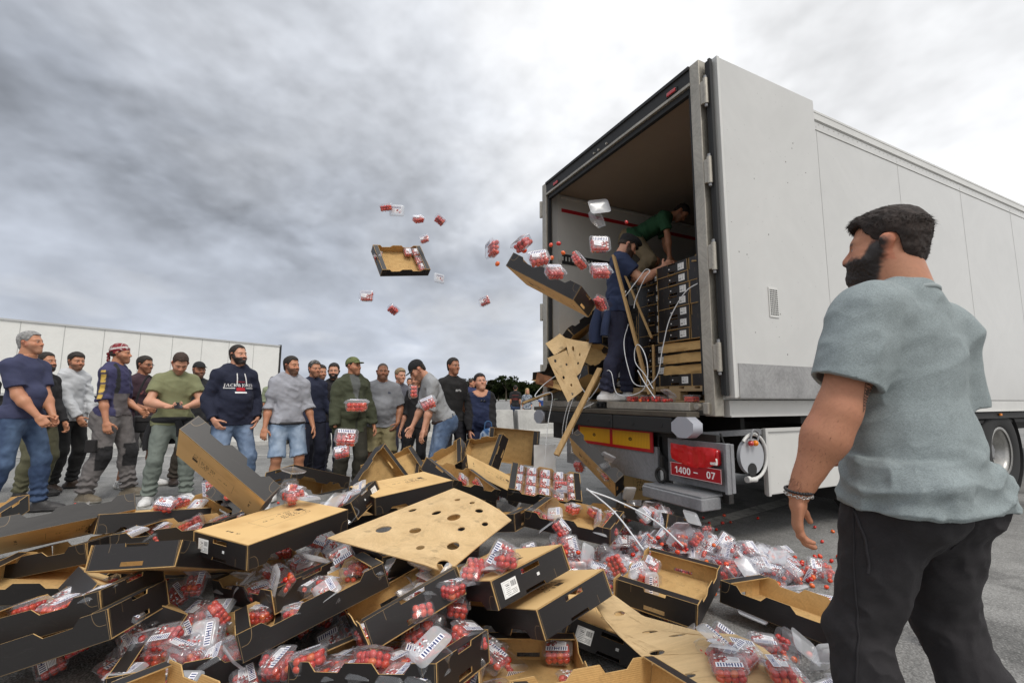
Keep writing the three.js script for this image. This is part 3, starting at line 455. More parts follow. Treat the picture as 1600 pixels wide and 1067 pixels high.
function handPrims(J, n) {
  const s = J.s * 0.97, w = J['wr' + n], d = J['hd' + n], pn = J['pn' + n], c = J['curl' + n]; let t = d.clone().cross(pn).normalize(); if (n === 'L') t.negate(); // t towards the thumb side
  const at = (a, b, e) => w.clone().addScaledVector(d, a * s).addScaledVector(t, b * s).addScaledVector(pn, e * s), P = [];
  P.push(cap(w.clone().addScaledVector(d, -0.03 * s), at(0.03, 0, 0), 0.029 * s, 0.031 * s, pn, 0.75), cap(at(0.03, 0.012, 0), at(0.088, 0.016, 0), 0.030 * s, 0.026 * s, pn, 0.5), cap(at(0.03, -0.014, 0), at(0.082, -0.018, 0), 0.026 * s, 0.024 * s, pn, 0.5));
  const len = [0.074, 0.083, 0.077, 0.060], off = [0.032, 0.011, -0.011, -0.031], rr = [0.0092, 0.0095, 0.009, 0.008];
  for (let i = 0; i < 4; i++) {
    let p = at(0.088 - Math.abs(i - 1.2) * 0.004, off[i], 0.002), a = c * (0.35 + 0.06 * i) * 1.1, splay = (1.5 - i) * 0.06 * (1 - c);
    for (let k = 0; k < 3; k++) { const q = p.clone().addScaledVector(d, Math.cos(a) * len[i] * [0.45, 0.30, 0.25][k] * s).addScaledVector(pn, Math.sin(a) * len[i] * [0.45, 0.30, 0.25][k] * s).addScaledVector(t, splay * len[i] * 0.4 * s); P.push(cap(p, q, rr[i] * s * (1 - 0.06 * k), rr[i] * s * (0.95 - 0.08 * k), null, 1, 0.006)); p = q; a += c * (1.05 + 0.1 * i); }
  }
  let p = at(0.022, 0.026, 0.004); const dirs = [[0.55, 0.72, 0.25], [0.8, 0.45, 0.35 + 0.3 * c], [0.86, 0.15, 0.3 + 0.5 * c]], tl = [0.042, 0.034, 0.028], tr = [0.0145, 0.011, 0.0095];
  for (let k = 0; k < 3; k++) { const v = dirs[k], q = p.clone().addScaledVector(d, v[0] * tl[k] * s).addScaledVector(t, v[1] * tl[k] * s).addScaledVector(pn, v[2] * tl[k] * s); P.push(cap(p, q, tr[k] * s, (tr[k + 1] || 0.008) * s, null, 1, 0.008)); p = q; }
  return P;
}
// ---- head, in a frame with origin between the eyes; returns sdf in the person's frame
function headSdf(J, o) {
  const inv = J.R.clone().invert(), hs = J.hs, e = inv.elements, c = J.head, fat = o.fat || 0;
  const nk = J.neck0.clone().sub(c).applyMatrix4(inv).multiplyScalar(1 / hs);
  const P = [cap(V3(0, -0.012, 0.030), V3(0, -0.088, 0.060), 0.063 + fat, 0.030 + fat), cap(V3(0.05 + fat, -0.02, 0.012), V3(0.006, -0.092, 0.062), 0.030, 0.024 + fat), cap(V3(-0.05 - fat, -0.02, 0.012), V3(-0.006, -0.092, 0.062), 0.030, 0.024 + fat),
    cap(V3(0.038, -0.022, 0.056), V3(0.030, -0.03, 0.06), 0.027 + fat), cap(V3(-0.038, -0.022, 0.056), V3(-0.030, -0.03, 0.06), 0.027 + fat), cap(V3(0, -0.052, 0.066), V3(0, -0.060, 0.068), 0.026),
    cap(V3(0.012, 0.026, 0.078), V3(0.045, 0.026, 0.066), 0.013, 0.011), cap(V3(-0.012, 0.026, 0.078), V3(-0.045, 0.026, 0.066), 0.013, 0.011), cap(V3(0, -0.04, -0.018), nk, 0.057 * (o.neck || 1), 0.064 * (o.neck || 1))];
  const nose = [cap(V3(0, 0.014, 0.087), V3(0, -0.022, 0.107), 0.008, 0.0125), cap(V3(0.010, -0.027, 0.095), V3(0.008, -0.027, 0.098), 0.0085), cap(V3(-0.010, -0.027, 0.095), V3(-0.008, -0.027, 0.098), 0.0085)];
  const lip = [cap(V3(-0.017, -0.0495, 0.086), V3(0.017, -0.0495, 0.086), 0.0065), cap(V3(-0.013, -0.0595, 0.086), V3(0.013, -0.0595, 0.086), 0.0075)];
  const ears = [cap(V3(0.083 + fat * 0.5, 0.010, -0.014), V3(0.076 + fat * 0.5, -0.022, -0.006), 0.024, 0.014, V3(0.86, 0, -0.5), 0.34), cap(V3(-0.083 - fat * 0.5, 0.010, -0.014), V3(-0.076 - fat * 0.5, -0.022, -0.006), 0.024, 0.014, V3(0.86, 0, 0.5), 0.34)];
  const eyes = [V3(0.031, 0.004, 0.077), V3(-0.031, 0.004, 0.077)], beard = o.beard || 0;
  J.toHead = (x, y, z) => { const a = x - c.x, b = y - c.y, d = z - c.z; return [(e[0] * a + e[4] * b + e[8] * d) / hs, (e[1] * a + e[5] * b + e[9] * d) / hs, (e[2] * a + e[6] * b + e[10] * d) / hs]; };
  const dl = (x, y, z) => {
    const X = x / 0.077, Y = (y - 0.045) / 0.086, Z = (z + 0.012) / 0.098; let r = Math.sqrt(X * X + Y * Y + Z * Z), d = (r - 1) * 0.082;
    for (const p of P) d = smin(d, dcap(p, x, y, z), 0.022);
    for (const q of eyes) { const dx = x - q.x, dy = (y - q.y) * 1.35, dz = z - q.z - 0.018; d = -smin(-d, Math.sqrt(dx * dx + dy * dy + dz * dz) - 0.0155, 0.012); }
    for (const q of eyes) { const dx = x - q.x, dy = y - q.y, dz = z - q.z; d = smin(d, Math.sqrt(dx * dx + dy * dy + dz * dz) - 0.0128, 0.004); }
    for (const p of nose) d = smin(d, dcap(p, x, y, z), 0.008);
    for (const p of lip) d = smin(d, dcap(p, x, y, z), 0.005);
    for (const p of ears) d = smin(d, dcap(p, x, y, z), 0.006);
    if (beard > 0.4 && y < 0 && z > -0.02) { const m = sstep(-0.015, -0.05, y) * sstep(-0.005, 0.045, z) * beard; d -= 0.010 * m * (1 - sstep(0.010, 0.004, Math.abs(y + 0.054)) * (Math.abs(x) < 0.02 ? 0.9 : 0)) + 0.004 * m * (noise3(x * 160, y * 160, z * 160) - 0.5); }
    return d;
  };
  J.headLocal = dl;
  return (x, y, z) => { const q = J.toHead(x, y, z); return Math.max(dl(q[0], q[1], q[2]) * hs, -(q[1] + 0.165) * hs); };
}
function skinColour(J, o) {
  const base = SKIN[o.skin || 'tan'], hc = o.hairColour || [0.02, 0.014, 0.01], bd = o.beard || 0, bc = o.beardColour || hc;
  return (x, y, z) => {
    const n = fbm(x * 18 + 3, y * 18, z * 18, 3) - 0.5; let k = 1 + n * 0.22, r = base[0] * k, g = base[1] * (k - n * 0.1), b = base[2] * k;
    const q = J.toHead(x, y, z), X = Math.abs(q[0]), Y = q[1], Z = q[2];
    if (X < 0.12 && Y > -0.14 && Y < 0.16 && Z > -0.13 && Z < 0.14) {
      const mix = (c, t) => { r = lerp(r, c[0], t); g = lerp(g, c[1], t); b = lerp(b, c[2], t); };
      mix([base[0] * 1.05, base[1] * 0.78, base[2] * 0.72], 0.55 * Math.exp(-(((X - 0.04) / 0.022) ** 2 + ((Y + 0.022) / 0.02) ** 2)) * (Z > 0.03 ? 1 : 0) + 0.5 * Math.exp(-((X / 0.014) ** 2 + ((Y + 0.022) / 0.016) ** 2)) * (Z > 0.09 ? 1 : 0));
      if (X > 0.072 && Y < 0.04 && Y > -0.05 && Z < 0.03) mix([base[0] * 1.0, base[1] * 0.72, base[2] * 0.68], 0.6);
      if (bd > 0 && Z > -0.03) { const nz = noise3(X * 140, Y * 140, Z * 140) - 0.5, top = lerp(0.02, -0.032, sstep(0.020, 0.058, Z)) + 0.012 * nz; let t = sstep(top + 0.010, top - 0.010, Y) * sstep(-0.130, -0.112, Y) * sstep(-0.012, 0.012, Z + 0.012 * nz + (Y + 0.05) * 0.25); const lipz = Math.exp(-(((Y + 0.0545) / 0.0085) ** 4 + (X / 0.021) ** 4)); t *= 1 - 0.95 * lipz; if (X < 0.012 && Y > -0.034) t *= 0.2; mix(bc, t * Math.min(1, bd * 1.05)); }
      mix([base[0] * 0.72, base[1] * 0.45, base[2] * 0.45], 0.8 * Math.exp(-(((Y + 0.0545) / 0.0075) ** 4 + (X / 0.019) ** 4)) * (Z > 0.07 ? 1 : 0));
      if (Z > 0.05) { mix(hc, 0.9 * Math.exp(-(((Y - 0.0255 - (X > 0.035 ? -0.003 : 0)) / 0.0048) ** 4 + ((X - 0.031) / 0.019) ** 4)));
        const ey = ((Y - 0.004) / 0.0065) ** 2 + ((X - 0.031) / 0.0125) ** 2; if (ey < 1.35) mix([base[0] * 0.25, base[1] * 0.2, base[2] * 0.2], Y > 0.003 ? 0.85 : 0.4); if (ey < 0.7) { mix([0.42, 0.38, 0.35], 1); if (Math.hypot((X - 0.031), Y - 0.004) < 0.0058) mix([0.035, 0.022, 0.015], 1); } }
    }
    if (o.skinExtra) { const c = o.skinExtra(x, y, z, [r, g, b]); if (c) return c; }
    return [r, g, b];
  };
}
function hairMesh(J, o, cell) {
  const t = o.hair.t || 0.014, col = o.hair.c || o.hairColour || [0.02, 0.014, 0.01], line = o.hair.line ?? 0.083, back = o.hair.back ?? -0.06, kind = o.hair.kind || 'short', hs = J.hs;
  const local = (x, y, z) => {
    const X = x / 0.077, Y = (y - 0.045) / 0.086, Z = (z + 0.012) / 0.098, r = Math.sqrt(X * X + Y * Y + Z * Z); let d = (r - 1) * 0.082;
    d = smin(d, Math.hypot(x / 1.25, (y + 0.01) / 1.4, (z + 0.05) / 1.0) - 0.052, 0.03);
    const topness = sstep(0.0, 0.11, y) * 0.9 + 0.1; let th = t * topness; if (o.hair.quiff) th += o.hair.quiff * sstep(0.03, 0.09, z) * sstep(0.06, 0.1, y);
    th += (o.hair.rough ?? 0.004) * (fbm(x * 95, y * 60, z * 60, 2) - 0.5) * 2; d -= th;
    // hair line: plane through the forehead line and the nape, with a sideburn
    const sd = o.hair.side ?? 0.034, ax = Math.abs(x); let cut;
    if (z > 0.03) cut = lerp(0.036, line, sstep(0.03, 0.072, z)) + 0.010 * sstep(0.025, 0.055, ax) * sstep(0.04, 0.06, z); else if (z > 0.004) cut = lerp(-0.012, 0.034, sstep(0.018, 0.032, z)); else if (z > -0.034) cut = lerp(sd, -0.006, sstep(-0.002, 0.004, z)); else cut = lerp(sd, back, sstep(-0.034, -0.062, z));
    if (o.hair.side !== undefined) cut = Math.max(cut, o.hair.side);
    return Math.max(d, (cut + (noise3(x * 130, y * 130, z * 130) - .5) * 0.010 - y) * 0.8);
  };
  const P = [];
  if (kind === 'long') P.push(cap(V3(0, 0.02, -0.05), V3(0, -0.17, -0.05), 0.078, 0.07), cap(V3(0.062, 0.02, -0.01), V3(0.075, -0.15, 0.0), 0.03, 0.024), cap(V3(-0.062, 0.02, -0.01), V3(-0.075, -0.15, 0.0), 0.03, 0.024));
  if (kind === 'bun') P.push(cap(V3(0, 0.04, -0.11), V3(0, 0.0, -0.12), 0.035, 0.04));
  const sdf = (x, y, z) => { const q = J.toHead(x, y, z); let d = local(q[0], q[1], q[2]); for (const p of P) d = smin(d, dcap(p, q[0], q[1], q[2]) + 0.006 * (noise3(q[0] * 120, q[1] * 30, q[2] * 120) - .5), 0.02); return d * hs; };
  const b = [-0.15, kind === 'long' ? -0.27 : -0.11, -0.19, 0.15, 0.2, 0.14].map(v => v * hs), h = J.head, R = 0.26;
  return surface(sdf, [h.x - R, h.y - R * (kind === 'long' ? 1.1 : 0.8), h.z - R, h.x + R, h.y + R, h.z + R], cell, (x, y, z) => { const q = J.toHead(x, y, z), n = fbm(q[0] * 220, q[1] * 40, q[2] * 60, 2) - 0.5, k = 1 + n * 1.1; const gq = o.hair.grey && fbm(q[0] * 150 + 7, q[1] * 50, q[2] * 90, 2) < o.hair.grey ? [0.28, 0.27, 0.26] : col; return [gq[0] * k, gq[1] * k, gq[2] * k]; });
}
function fromPx(pts) { return pts; }
// ---- clothes: the same skeleton, a little larger, cut at hem, cuffs and neck, with folds
const jit = (c, k, n) => [c[0] * (1 + k * n), c[1] * (1 + k * n), c[2] * (1 + k * n)];
function topMesh(J, o, cell) {
  const t = o.top, s = J.s, w = J.wd, L = (t.loose ?? 0.016) * 0.72, g = o.girth || 1, F = J.F, U = J.U, k0 = (t.fold ?? 0.010) * 1.25;
  const P = [cap(J.hip.clone().addScaledVector(U, (t.hem ?? -0.04) * 0.5), J.waist, 0.155 * s * w + L * 1.1, 0.138 * s * w * g + L * 1.3, F, 0.72), cap(J.waist, J.chest, 0.137 * s * w * g + L * 1.2, 0.155 * s * w + L, F, 0.70 * (0.6 + 0.4 * g)), cap(J.chest, J.chest.clone().addScaledVector(U, 0.07 * s), 0.155 * s * w + L, 0.138 * s * w + L, F, 0.67),
    cap(J.shL, J.shR, 0.055 * s * w + L * 0.9), cap(J.chest.clone().addScaledVector(U, 0.09 * s), J.neck0.clone().addScaledVector(U, t.neckUp ?? -0.005), 0.115 * s * w + L, 0.072 * s, F, 0.85)];
  for (const n of ['L', 'R']) P.push(cap(J.neck0.clone().addScaledVector(U, 0.012 * s), J.neck0.clone().lerp(J['sh' + n], 0.74).addScaledVector(U, 0.012 * s), 0.050 * s + L * 0.4, 0.046 * s + L * 0.7));
  if (t.flare) P.push(cap(J.hip.clone().addScaledVector(U, -0.08).addScaledVector(F, -0.02), J.hip.clone().addScaledVector(U, 0.06).addScaledVector(F, -0.012), 0.153 * s * w + t.flare, 0.148 * s * w + t.flare * 0.7, F, 0.86));
  if (g > 1.05) P.push(cap(J.waist.clone().addScaledVector(F, 0.03 * s), J.waist.clone().addScaledVector(F, 0.05 * s).addScaledVector(U, 0.06), 0.12 * g * s + L, 0.11 * g * s + L));
  if (t.hood) { const b = J.neck0.clone().addScaledVector(F, -0.055 * s).addScaledVector(U, -0.005); for (const q of [-1, 1]) P.push(cap(b.clone().addScaledVector(U, -0.07), b.clone().addScaledVector(J.S, q * 0.085 * s).addScaledVector(F, 0.05).addScaledVector(U, 0.03), 0.05, 0.042), cap(b.clone().addScaledVector(J.S, q * 0.085 * s).addScaledVector(F, 0.05).addScaledVector(U, 0.03), J.neck0.clone().addScaledVector(F, 0.07).addScaledVector(J.S, q * 0.03).addScaledVector(U, -0.035), 0.036, 0.022)); }
  if (t.collar) for (const q of [-1, 1]) P.push(cap(J.neck0.clone().addScaledVector(F, -0.07 * s).addScaledVector(U, 0.03), J.neck0.clone().addScaledVector(J.S, q * 0.075 * s).addScaledVector(U, 0.015), 0.018), cap(J.neck0.clone().addScaledVector(J.S, q * 0.075 * s).addScaledVector(U, 0.015), J.neck0.clone().addScaledVector(F, 0.085 * s).addScaledVector(J.S, q * 0.03).addScaledVector(U, -0.045), 0.018, 0.014));
  const torso = unionOf(P, 0.05), arms = [];
  for (const n of ['L', 'R']) {
    const len = t['sleeve' + n] ?? t.sleeve ?? 'short', a = J['sh' + n], e = J['el' + n], r = J['wr' + n], lo = (t.armLoose ?? L) * s, sh = len === 'short';
    const pr = sh ? [cap(a, a.clone().lerp(e, 0.95), 0.058 * s * (o.arm || 1) + lo, 0.053 * s * (o.arm || 1) + lo * 1.3)] : armPrims(J, n, o, lo, lo, true).map(p => { return p; });
    const up = e.clone().sub(a).normalize(), lw = r.clone().sub(e).normalize(), cut = sh ? a.clone().lerp(e, t.sleeveAt ?? 0.66) : e.clone().lerp(r, len === 'mid' ? (t.midAt ?? 0.18) : 0.97), dir = sh ? up : lw;
    const inner = sh && cell < 0.008 ? cap(cut.clone().addScaledVector(up, -0.035), cut.clone().addScaledVector(up, 0.1), 0.049 * s * (o.arm || 1) + lo * 1.0) : null;
    const u = unionOf(pr, 0.03), cx = cut.x * dir.x + cut.y * dir.y + cut.z * dir.z, ref = a.x * dir.x + a.y * dir.y + a.z * dir.z;
    arms.push((x, y, z) => { let d = u(x, y, z); const c = x * dir.x + y * dir.y + z * dir.z - cx; if (c > -0.25) { if (!sh && c < 0.01) d -= 0.006 * sstep(-0.05, -0.02, c) * (len === 'mid' ? 1.6 : 1); d = Math.max(d, c); if (inner) d = Math.max(d, -dcap(inner, x, y, z)); } return d; });
  }
  const under = o.legs ? legMesh(J, o, cell, true) : null, hemP = J.hip.clone().addScaledVector(U, t.hem ?? -0.04), hx = hemP.dot(U), wrist = t.bag || 0, seed = o.seed || 1;
  const fold = (x, y, z) => { const v = x * U.x + y * U.y + z * U.z - hx, f = x * J.S.x + y * J.S.y + z * J.S.z; const q = fbm(f * 5 + v * 3.5 + seed, v * 7 - f * 2 + z * 3, z * 5 + seed * 2, 3) - 0.5; const rdg = 1 - Math.abs(fbm(f * 6 + seed * 3 + 9, v * 11 + f * 5, z * 8, 2) * 2 - 1); let r = k0 * (q * 2.2 + (rdg - 0.6) * 0.9); if (t.bunch) { const b1 = sstep(0.24, 0.02, v), wv = fbm(f * 4 + seed, v * 3, z * 4, 2); r += t.bunch * b1 * (1 - Math.abs(Math.sin(v * 42 + f * 6 + wv * 9))) + t.bunch * 0.45 * (1 - b1) * Math.max(0, 0.55 - Math.abs(fbm(f * 3.2 + v * 3.0 + seed, v * 2.2 - f * 2, z * 2, 2) * 4 - 2)); } return r; };
  const sdf = (x, y, z) => {
    const v = x * U.x + y * U.y + z * U.z - hx; let d = torso(x, y, z); if (v < 0.3) { d -= wrist * sstep(0.0, 0.05, v) * sstep(0.16, 0.06, v); if (under && v > -0.03 && d < 0.25) { const u = under(x, y, z) - (t.over ?? 0.007) + 1.5 * Math.max(0, d - (t.reach ?? 0.05)) + 0.07 * sstep(t.blend ?? 0.12, (t.blend ?? 0.12) + 0.14, v); d = smin(d, u, 0.018); } d = Math.max(d, -v); }
    d = smin(d, arms[0](x, y, z), 0.035); d = smin(d, arms[1](x, y, z), 0.035);
    return d < 0.06 ? d - fold(x, y, z) : d;
  };
  const b = boundsOf(P, 0.06); for (const n of ['L', 'R']) for (const q of ['sh', 'el', 'wr']) { const v = J[q + n]; b[0] = Math.min(b[0], v.x - 0.12); b[1] = Math.min(b[1], v.y - 0.12); b[2] = Math.min(b[2], v.z - 0.12); b[3] = Math.max(b[3], v.x + 0.12); b[4] = Math.max(b[4], v.y + 0.12); b[5] = Math.max(b[5], v.z + 0.12); }
  const loc = (x, y, z) => { const p = V3(x, y, z).sub(J.hip); return [p.dot(J.S), p.dot(U), p.dot(F)]; };
  return surface(sdf, b, cell, (x, y, z) => { const n = fbm(x * 30, y * 30, z * 30, 3) - 0.5, q = loc(x, y, z); let c = t.c; if (t.paint) c = t.paint(q[0], q[1], q[2], x, y, z) || c; return jit(c, t.mottle ?? 0.25, n); });
}
function legMesh(J, o, cell, only) {
  const t = o.legs, s = J.s, w = J.wd, L = (t.loose ?? 0.018) * 0.85, F = J.F, U = J.U, waist = t.waist ?? 0.10;
  const P = [cap(J.hip.clone().addScaledVector(U, -0.03), J.hip.clone().addScaledVector(U, 0.10 * s), 0.153 * s * w + L * 0.5, 0.143 * s * w * Math.min(1.15, o.girth || 1) + L * 0.4, F, 0.72)];
  const legs = ['L', 'R'].map(n => {
    const pr = legPrims(J, n, o, L, t.low ?? L), u = unionOf(pr, 0.03), k = J['knee' + n], a = J['ank' + n], h = J['hip' + n];
    const at = t.short ? h.clone().lerp(k, t.short) : k.clone().lerp(a, 0.965), dir = (t.short ? k.clone().sub(h) : a.clone().sub(k)).normalize(), cx = at.dot(dir), kx = k.clone();
    const inner = t.short && cell < 0.008 ? cap(at.clone().addScaledVector(dir, -0.04), at.clone().addScaledVector(dir, 0.15), 0.064 * s + L * 0.75) : null;
    return (x, y, z) => { let d = u(x, y, z); const c = x * dir.x + y * dir.y + z * dir.z - cx; if (!t.short && d < 0.08) { const f = sstep(-0.26, -0.02, c); d -= f * (0.006 + 0.013 * (t.stack ?? 0.8) * Math.sin(c * 95 + fbm(x * 14, y * 5, z * 14, 2) * 9)); } if (t.short && d < 0.06) d -= 0.012 * sstep(-0.14, 0, c); d = Math.max(d, c); if (inner && c > -0.06) d = Math.max(d, -dcap(inner, x, y, z)); return d; };
  });
  const pel = unionOf(P, 0.05), seed = (o.seed || 1) + 5, wx = J.hip.clone().addScaledVector(U, waist).dot(U), k0 = t.fold ?? 0.008;
  const sdf = (x, y, z) => {
    let d = smin(smin(legs[0](x, y, z), legs[1](x, y, z), 0.02), pel(x, y, z), 0.05); const v = x * U.x + y * U.y + z * U.z - wx; d = Math.max(d, v);
    if (d < 0.05) { const q = fbm(x * 9 + y * 4 + seed, y * 8 - x * 4, z * 9, 3) - 0.5, r = 1 - Math.abs(fbm(x * 12 + seed, y * 15 + z * 6, z * 12 + x * 6, 2) * 2 - 1); d -= k0 * (q * 2 + (r - 0.6)); } return d;
  };
  if (only) return sdf;
  const b = boundsOf(P, 0.08); for (const n of ['L', 'R']) for (const q of ['hip', 'knee', 'ank']) { const v = J[q + n]; b[0] = Math.min(b[0], v.x - 0.17); b[1] = Math.min(b[1], v.y - 0.1); b[2] = Math.min(b[2], v.z - 0.17); b[3] = Math.max(b[3], v.x + 0.17); b[4] = Math.max(b[4], v.y + 0.1); b[5] = Math.max(b[5], v.z + 0.17); }
  return surface(sdf, b, cell, (x, y, z) => {
    const n = fbm(x * 26, y * 20, z * 26, 3) - 0.5; let c = t.c;
    if (t.denim) { const f = Math.max(...['L', 'R'].map(q => { const h = J['hip' + q], k = J['knee' + q], m = h.clone().lerp(k, 0.55), dx = x - m.x, dz = z - m.z; return Math.exp(-((dx * dx + (z - m.z - 0.07) ** 2) / 0.008)) * sstep(k.y - 0.12, k.y + 0.05, y) * sstep(h.y + 0.05, h.y - 0.12, y); })); const m = clamp(f * 0.9 + n * 1.0); c = [lerp(c[0], t.denim[0], m), lerp(c[1], t.denim[1], m), lerp(c[2], t.denim[2], m)]; }
    if (t.paint) c = t.paint(x, y, z, J) || c;
    return jit(c, t.mottle ?? 0.3, n);
  });
}
function shoeMesh(J, n, o, cell) {
  const t = o.shoes || { c: [0.03, 0.028, 0.026] }, s = J.s, a = J['ank' + n], base = a.y - 0.085 * s, yaw = J['toe' + n], d = V3(Math.sin(yaw), 0, Math.cos(yaw)), up = V3(0, 1, 0), c = t.c, sole = t.sole || [0.05, 0.05, 0.05], r = V3(d.z, 0, -d.x);
  const heel = a.clone().addScaledVector(d, -0.045 * s); heel.y = base + 0.036; const ball = a.clone().addScaledVector(d, 0.12 * s); ball.y = base + 0.034; const toe = a.clone().addScaledVector(d, 0.175 * s); toe.y = base + 0.034;
  const P = [cap(heel, ball, 0.042 * s, 0.050 * s, up, 0.85), cap(ball, toe, 0.050 * s, 0.040 * s, up, 0.82), cap(a.clone().add(V3(0, t.high || 0.0, 0)), heel.clone().lerp(ball, 0.25), 0.047 * s, 0.048 * s), cap(a.clone().addScaledVector(d, 0.02), ball, 0.042 * s, 0.034 * s)];
  const u = unionOf(P, 0.03), topY = base + (0.105 + (t.high || 0)) * s, sdf = (x, y, z) => { let q = u(x, y, z); if (y < base + 0.028) q -= 0.004; return Math.max(q, base + 0.003 - y, y - topY); };
  return surface(sdf, boundsOf(P, 0.03), cell, (x, y, z) => { const n2 = fbm(x * 60, y * 60, z * 60, 2) - .5, f = (x - heel.x) * d.x + (z - heel.z) * d.z; if (y < base + 0.026) return jit(sole, 0.3, n2); if (t.stripe && f > 0.06 && f < 0.15 && Math.sin((f + (y - base) * 0.5) * 190) > 0.15 && y > base + 0.03 && y < base + 0.085) return t.stripe; if (f > 0.10 && f < 0.16 && y > base + 0.055) return jit(c, 0.9, Math.sin(f * 420) * 0.25 - 0.1); return jit(c, 0.25, n2); });
}
function capMesh(J, o, cell) { // baseball cap, flat cap, or tied scarf
  const t = o.hat, hs = J.hs, brimDir = t.back ? -1 : 1;
  const sdf = (x, y, z) => {
    const q = J.toHead(x, y, z), X = q[0] / 0.085, Y = (q[1] - 0.05) / (t.flat ? 0.085 : 0.095), Z = (q[2] + 0.012) / 0.106; let d = (Math.sqrt(X * X + Y * Y + Z * Z) - 1) * 0.088;
    if (t.kind === 'flat') { const A = q[0] / 0.098, B = (q[1] - 0.10 - 0.12 * (q[2] + 0.02) * -0.25) / 0.045, D = (q[2] - 0.012) / 0.125; d = smin(d, (Math.sqrt(A * A + B * B + D * D) - 1) * 0.05, 0.02); }
    const low = t.kind === 'scarf' ? lerp(0.045, -0.005, sstep(0.06, -0.07, q[2])) : lerp(0.055, 0.028, sstep(0.05, -0.08, q[2])); d = Math.max(d, low - q[1]);
    if (t.kind !== 'scarf') { const bz = q[2] * brimDir - 0.075, bxx = q[0]; const r = Math.hypot(bxx / 0.078, bz / (t.kind === 'flat' ? 0.05 : 0.085)); let br = Math.max((r - 1) * 0.06, Math.abs(q[1] - (0.052 + (t.tilt || 0) * bz - 0.9 * bxx * bxx * 3 * 0.5)) - 0.0055); br = Math.max(br, -bz - 0.02); d = smin(d, br, 0.008); }
    else { const kx = Math.hypot(q[0], q[1] - 0.01, q[2] + 0.118) - 0.026; d = smin(d, kx, 0.015); d = smin(d, dcap(cap(V3(0, 0.01, -0.12), V3(0.02, -0.07, -0.13), 0.014, 0.02), q[0], q[1], q[2]), 0.01); d -= 0.003 * Math.sin(q[1] * 160 + q[0] * 90); }
    d -= 0.003 * (fbm(q[0] * 40, q[1] * 40, q[2] * 40, 2) - 0.5); return d * hs;
  };
  const h = J.head, R = 0.25; return surface(sdf, [h.x - R, h.y - 0.2, h.z - R, h.x + R, h.y + R, h.z + R], cell, (x, y, z) => { const q = J.toHead(x, y, z), n = fbm(q[0] * 50, q[1] * 50, q[2] * 50, 2) - .5; const c = t.paint ? t.paint(q[0], q[1], q[2]) : t.c; return jit(c, 0.3, n); });
}
const people = [];
function person(o) {
  const q = o.q || 1, t = thing('person', o.label, o.cat || 'person', o.at, o.face), J = skeleton(o); t.userData.where = undefined; delete t.userData.where; people.push([o, J, t]);
  const sc = skinColour(J, o), bp = bodyPrims(J, o), add = (n, g, m) => mesh(n, g, m, t);
  const headF = headSdf(J, o), neckCut = J.toHead, body = unionOf(bp, 0.035), b = boundsOf(bp, 0.03), h = J.head;
  const parts = [surface((x, y, z) => { const d = body(x, y, z); const l = neckCut(x, y, z); return Math.max(d, (Math.abs(l[0]) < 0.14 && Math.abs(l[2]) < 0.16 && l[1] > -0.25) ? (l[1] + 0.115) * J.hs : -1); }, b, 0.016 * q, sc)];
  parts.push(surface(headF, [h.x - 0.16, h.y - 0.21, h.z - 0.17, h.x + 0.16, h.y + 0.17, h.z + 0.17], (o.headCell || 0.0065) * q, sc, 0.003));
  for (const n of ['L', 'R']) if (!(o.hide || '').includes(n)) { const hp = handPrims(J, n); parts.push(surface(unionOf(hp, 0.012), boundsOf(hp, 0.02), (o.handCell || 0.0058) * q, sc)); }
  add('body', o.bodyUV ? planeUV(mergeGeometries(parts)) : mergeGeometries(parts), o.skinMat || skinMat);
  const cc = (o.cell || 0.0125) * q;
  if (o.top) add(o.top.name || 'shirt', o.top.uv ? planeUV(topMesh(J, o, cc)) : topMesh(J, o, cc), o.top.mat || clothMat);
  if (o.legs) add(o.legs.short ? 'shorts' : 'trousers', o.legs.uv ? planeUV(legMesh(J, o, cc)) : legMesh(J, o, cc), o.legs.mat || clothMat);
  if (!o.noShoes) for (const n of ['L', 'R']) add('shoe', shoeMesh(J, n, o, 0.009 * q), shoeMat);
  if (o.hair) add('hair', hairMesh(J, o, (o.hairCell || 0.008) * q), hairMat);
  if (o.hat) add(o.hat.kind === 'scarf' ? 'head_scarf' : 'cap', capMesh(J, o, 0.0075 * q), clothMat);
  if (o.extra) o.extra(J, t, add);
  return t;
}
const torsoPt = (J, x, y, z) => J.hip.clone().addScaledVector(J.S, x).addScaledVector(J.U, y).addScaledVector(J.F, z);
const ellipse = (n, r, k = 1, f = 1) => { const a = []; for (let i = 0; i <= n; i++) { const t = i / n * Math.PI * 2; a.push([Math.cos(t) * r * k, Math.sin(t) * r * f]); } return a; };
function ring(J, y, rx, rz, r, seg = 40) { return tube(ellipse(24, 1).map(p => torsoPt(J, p[0] * rx, y, p[1] * rz)), r, seg, 8); }
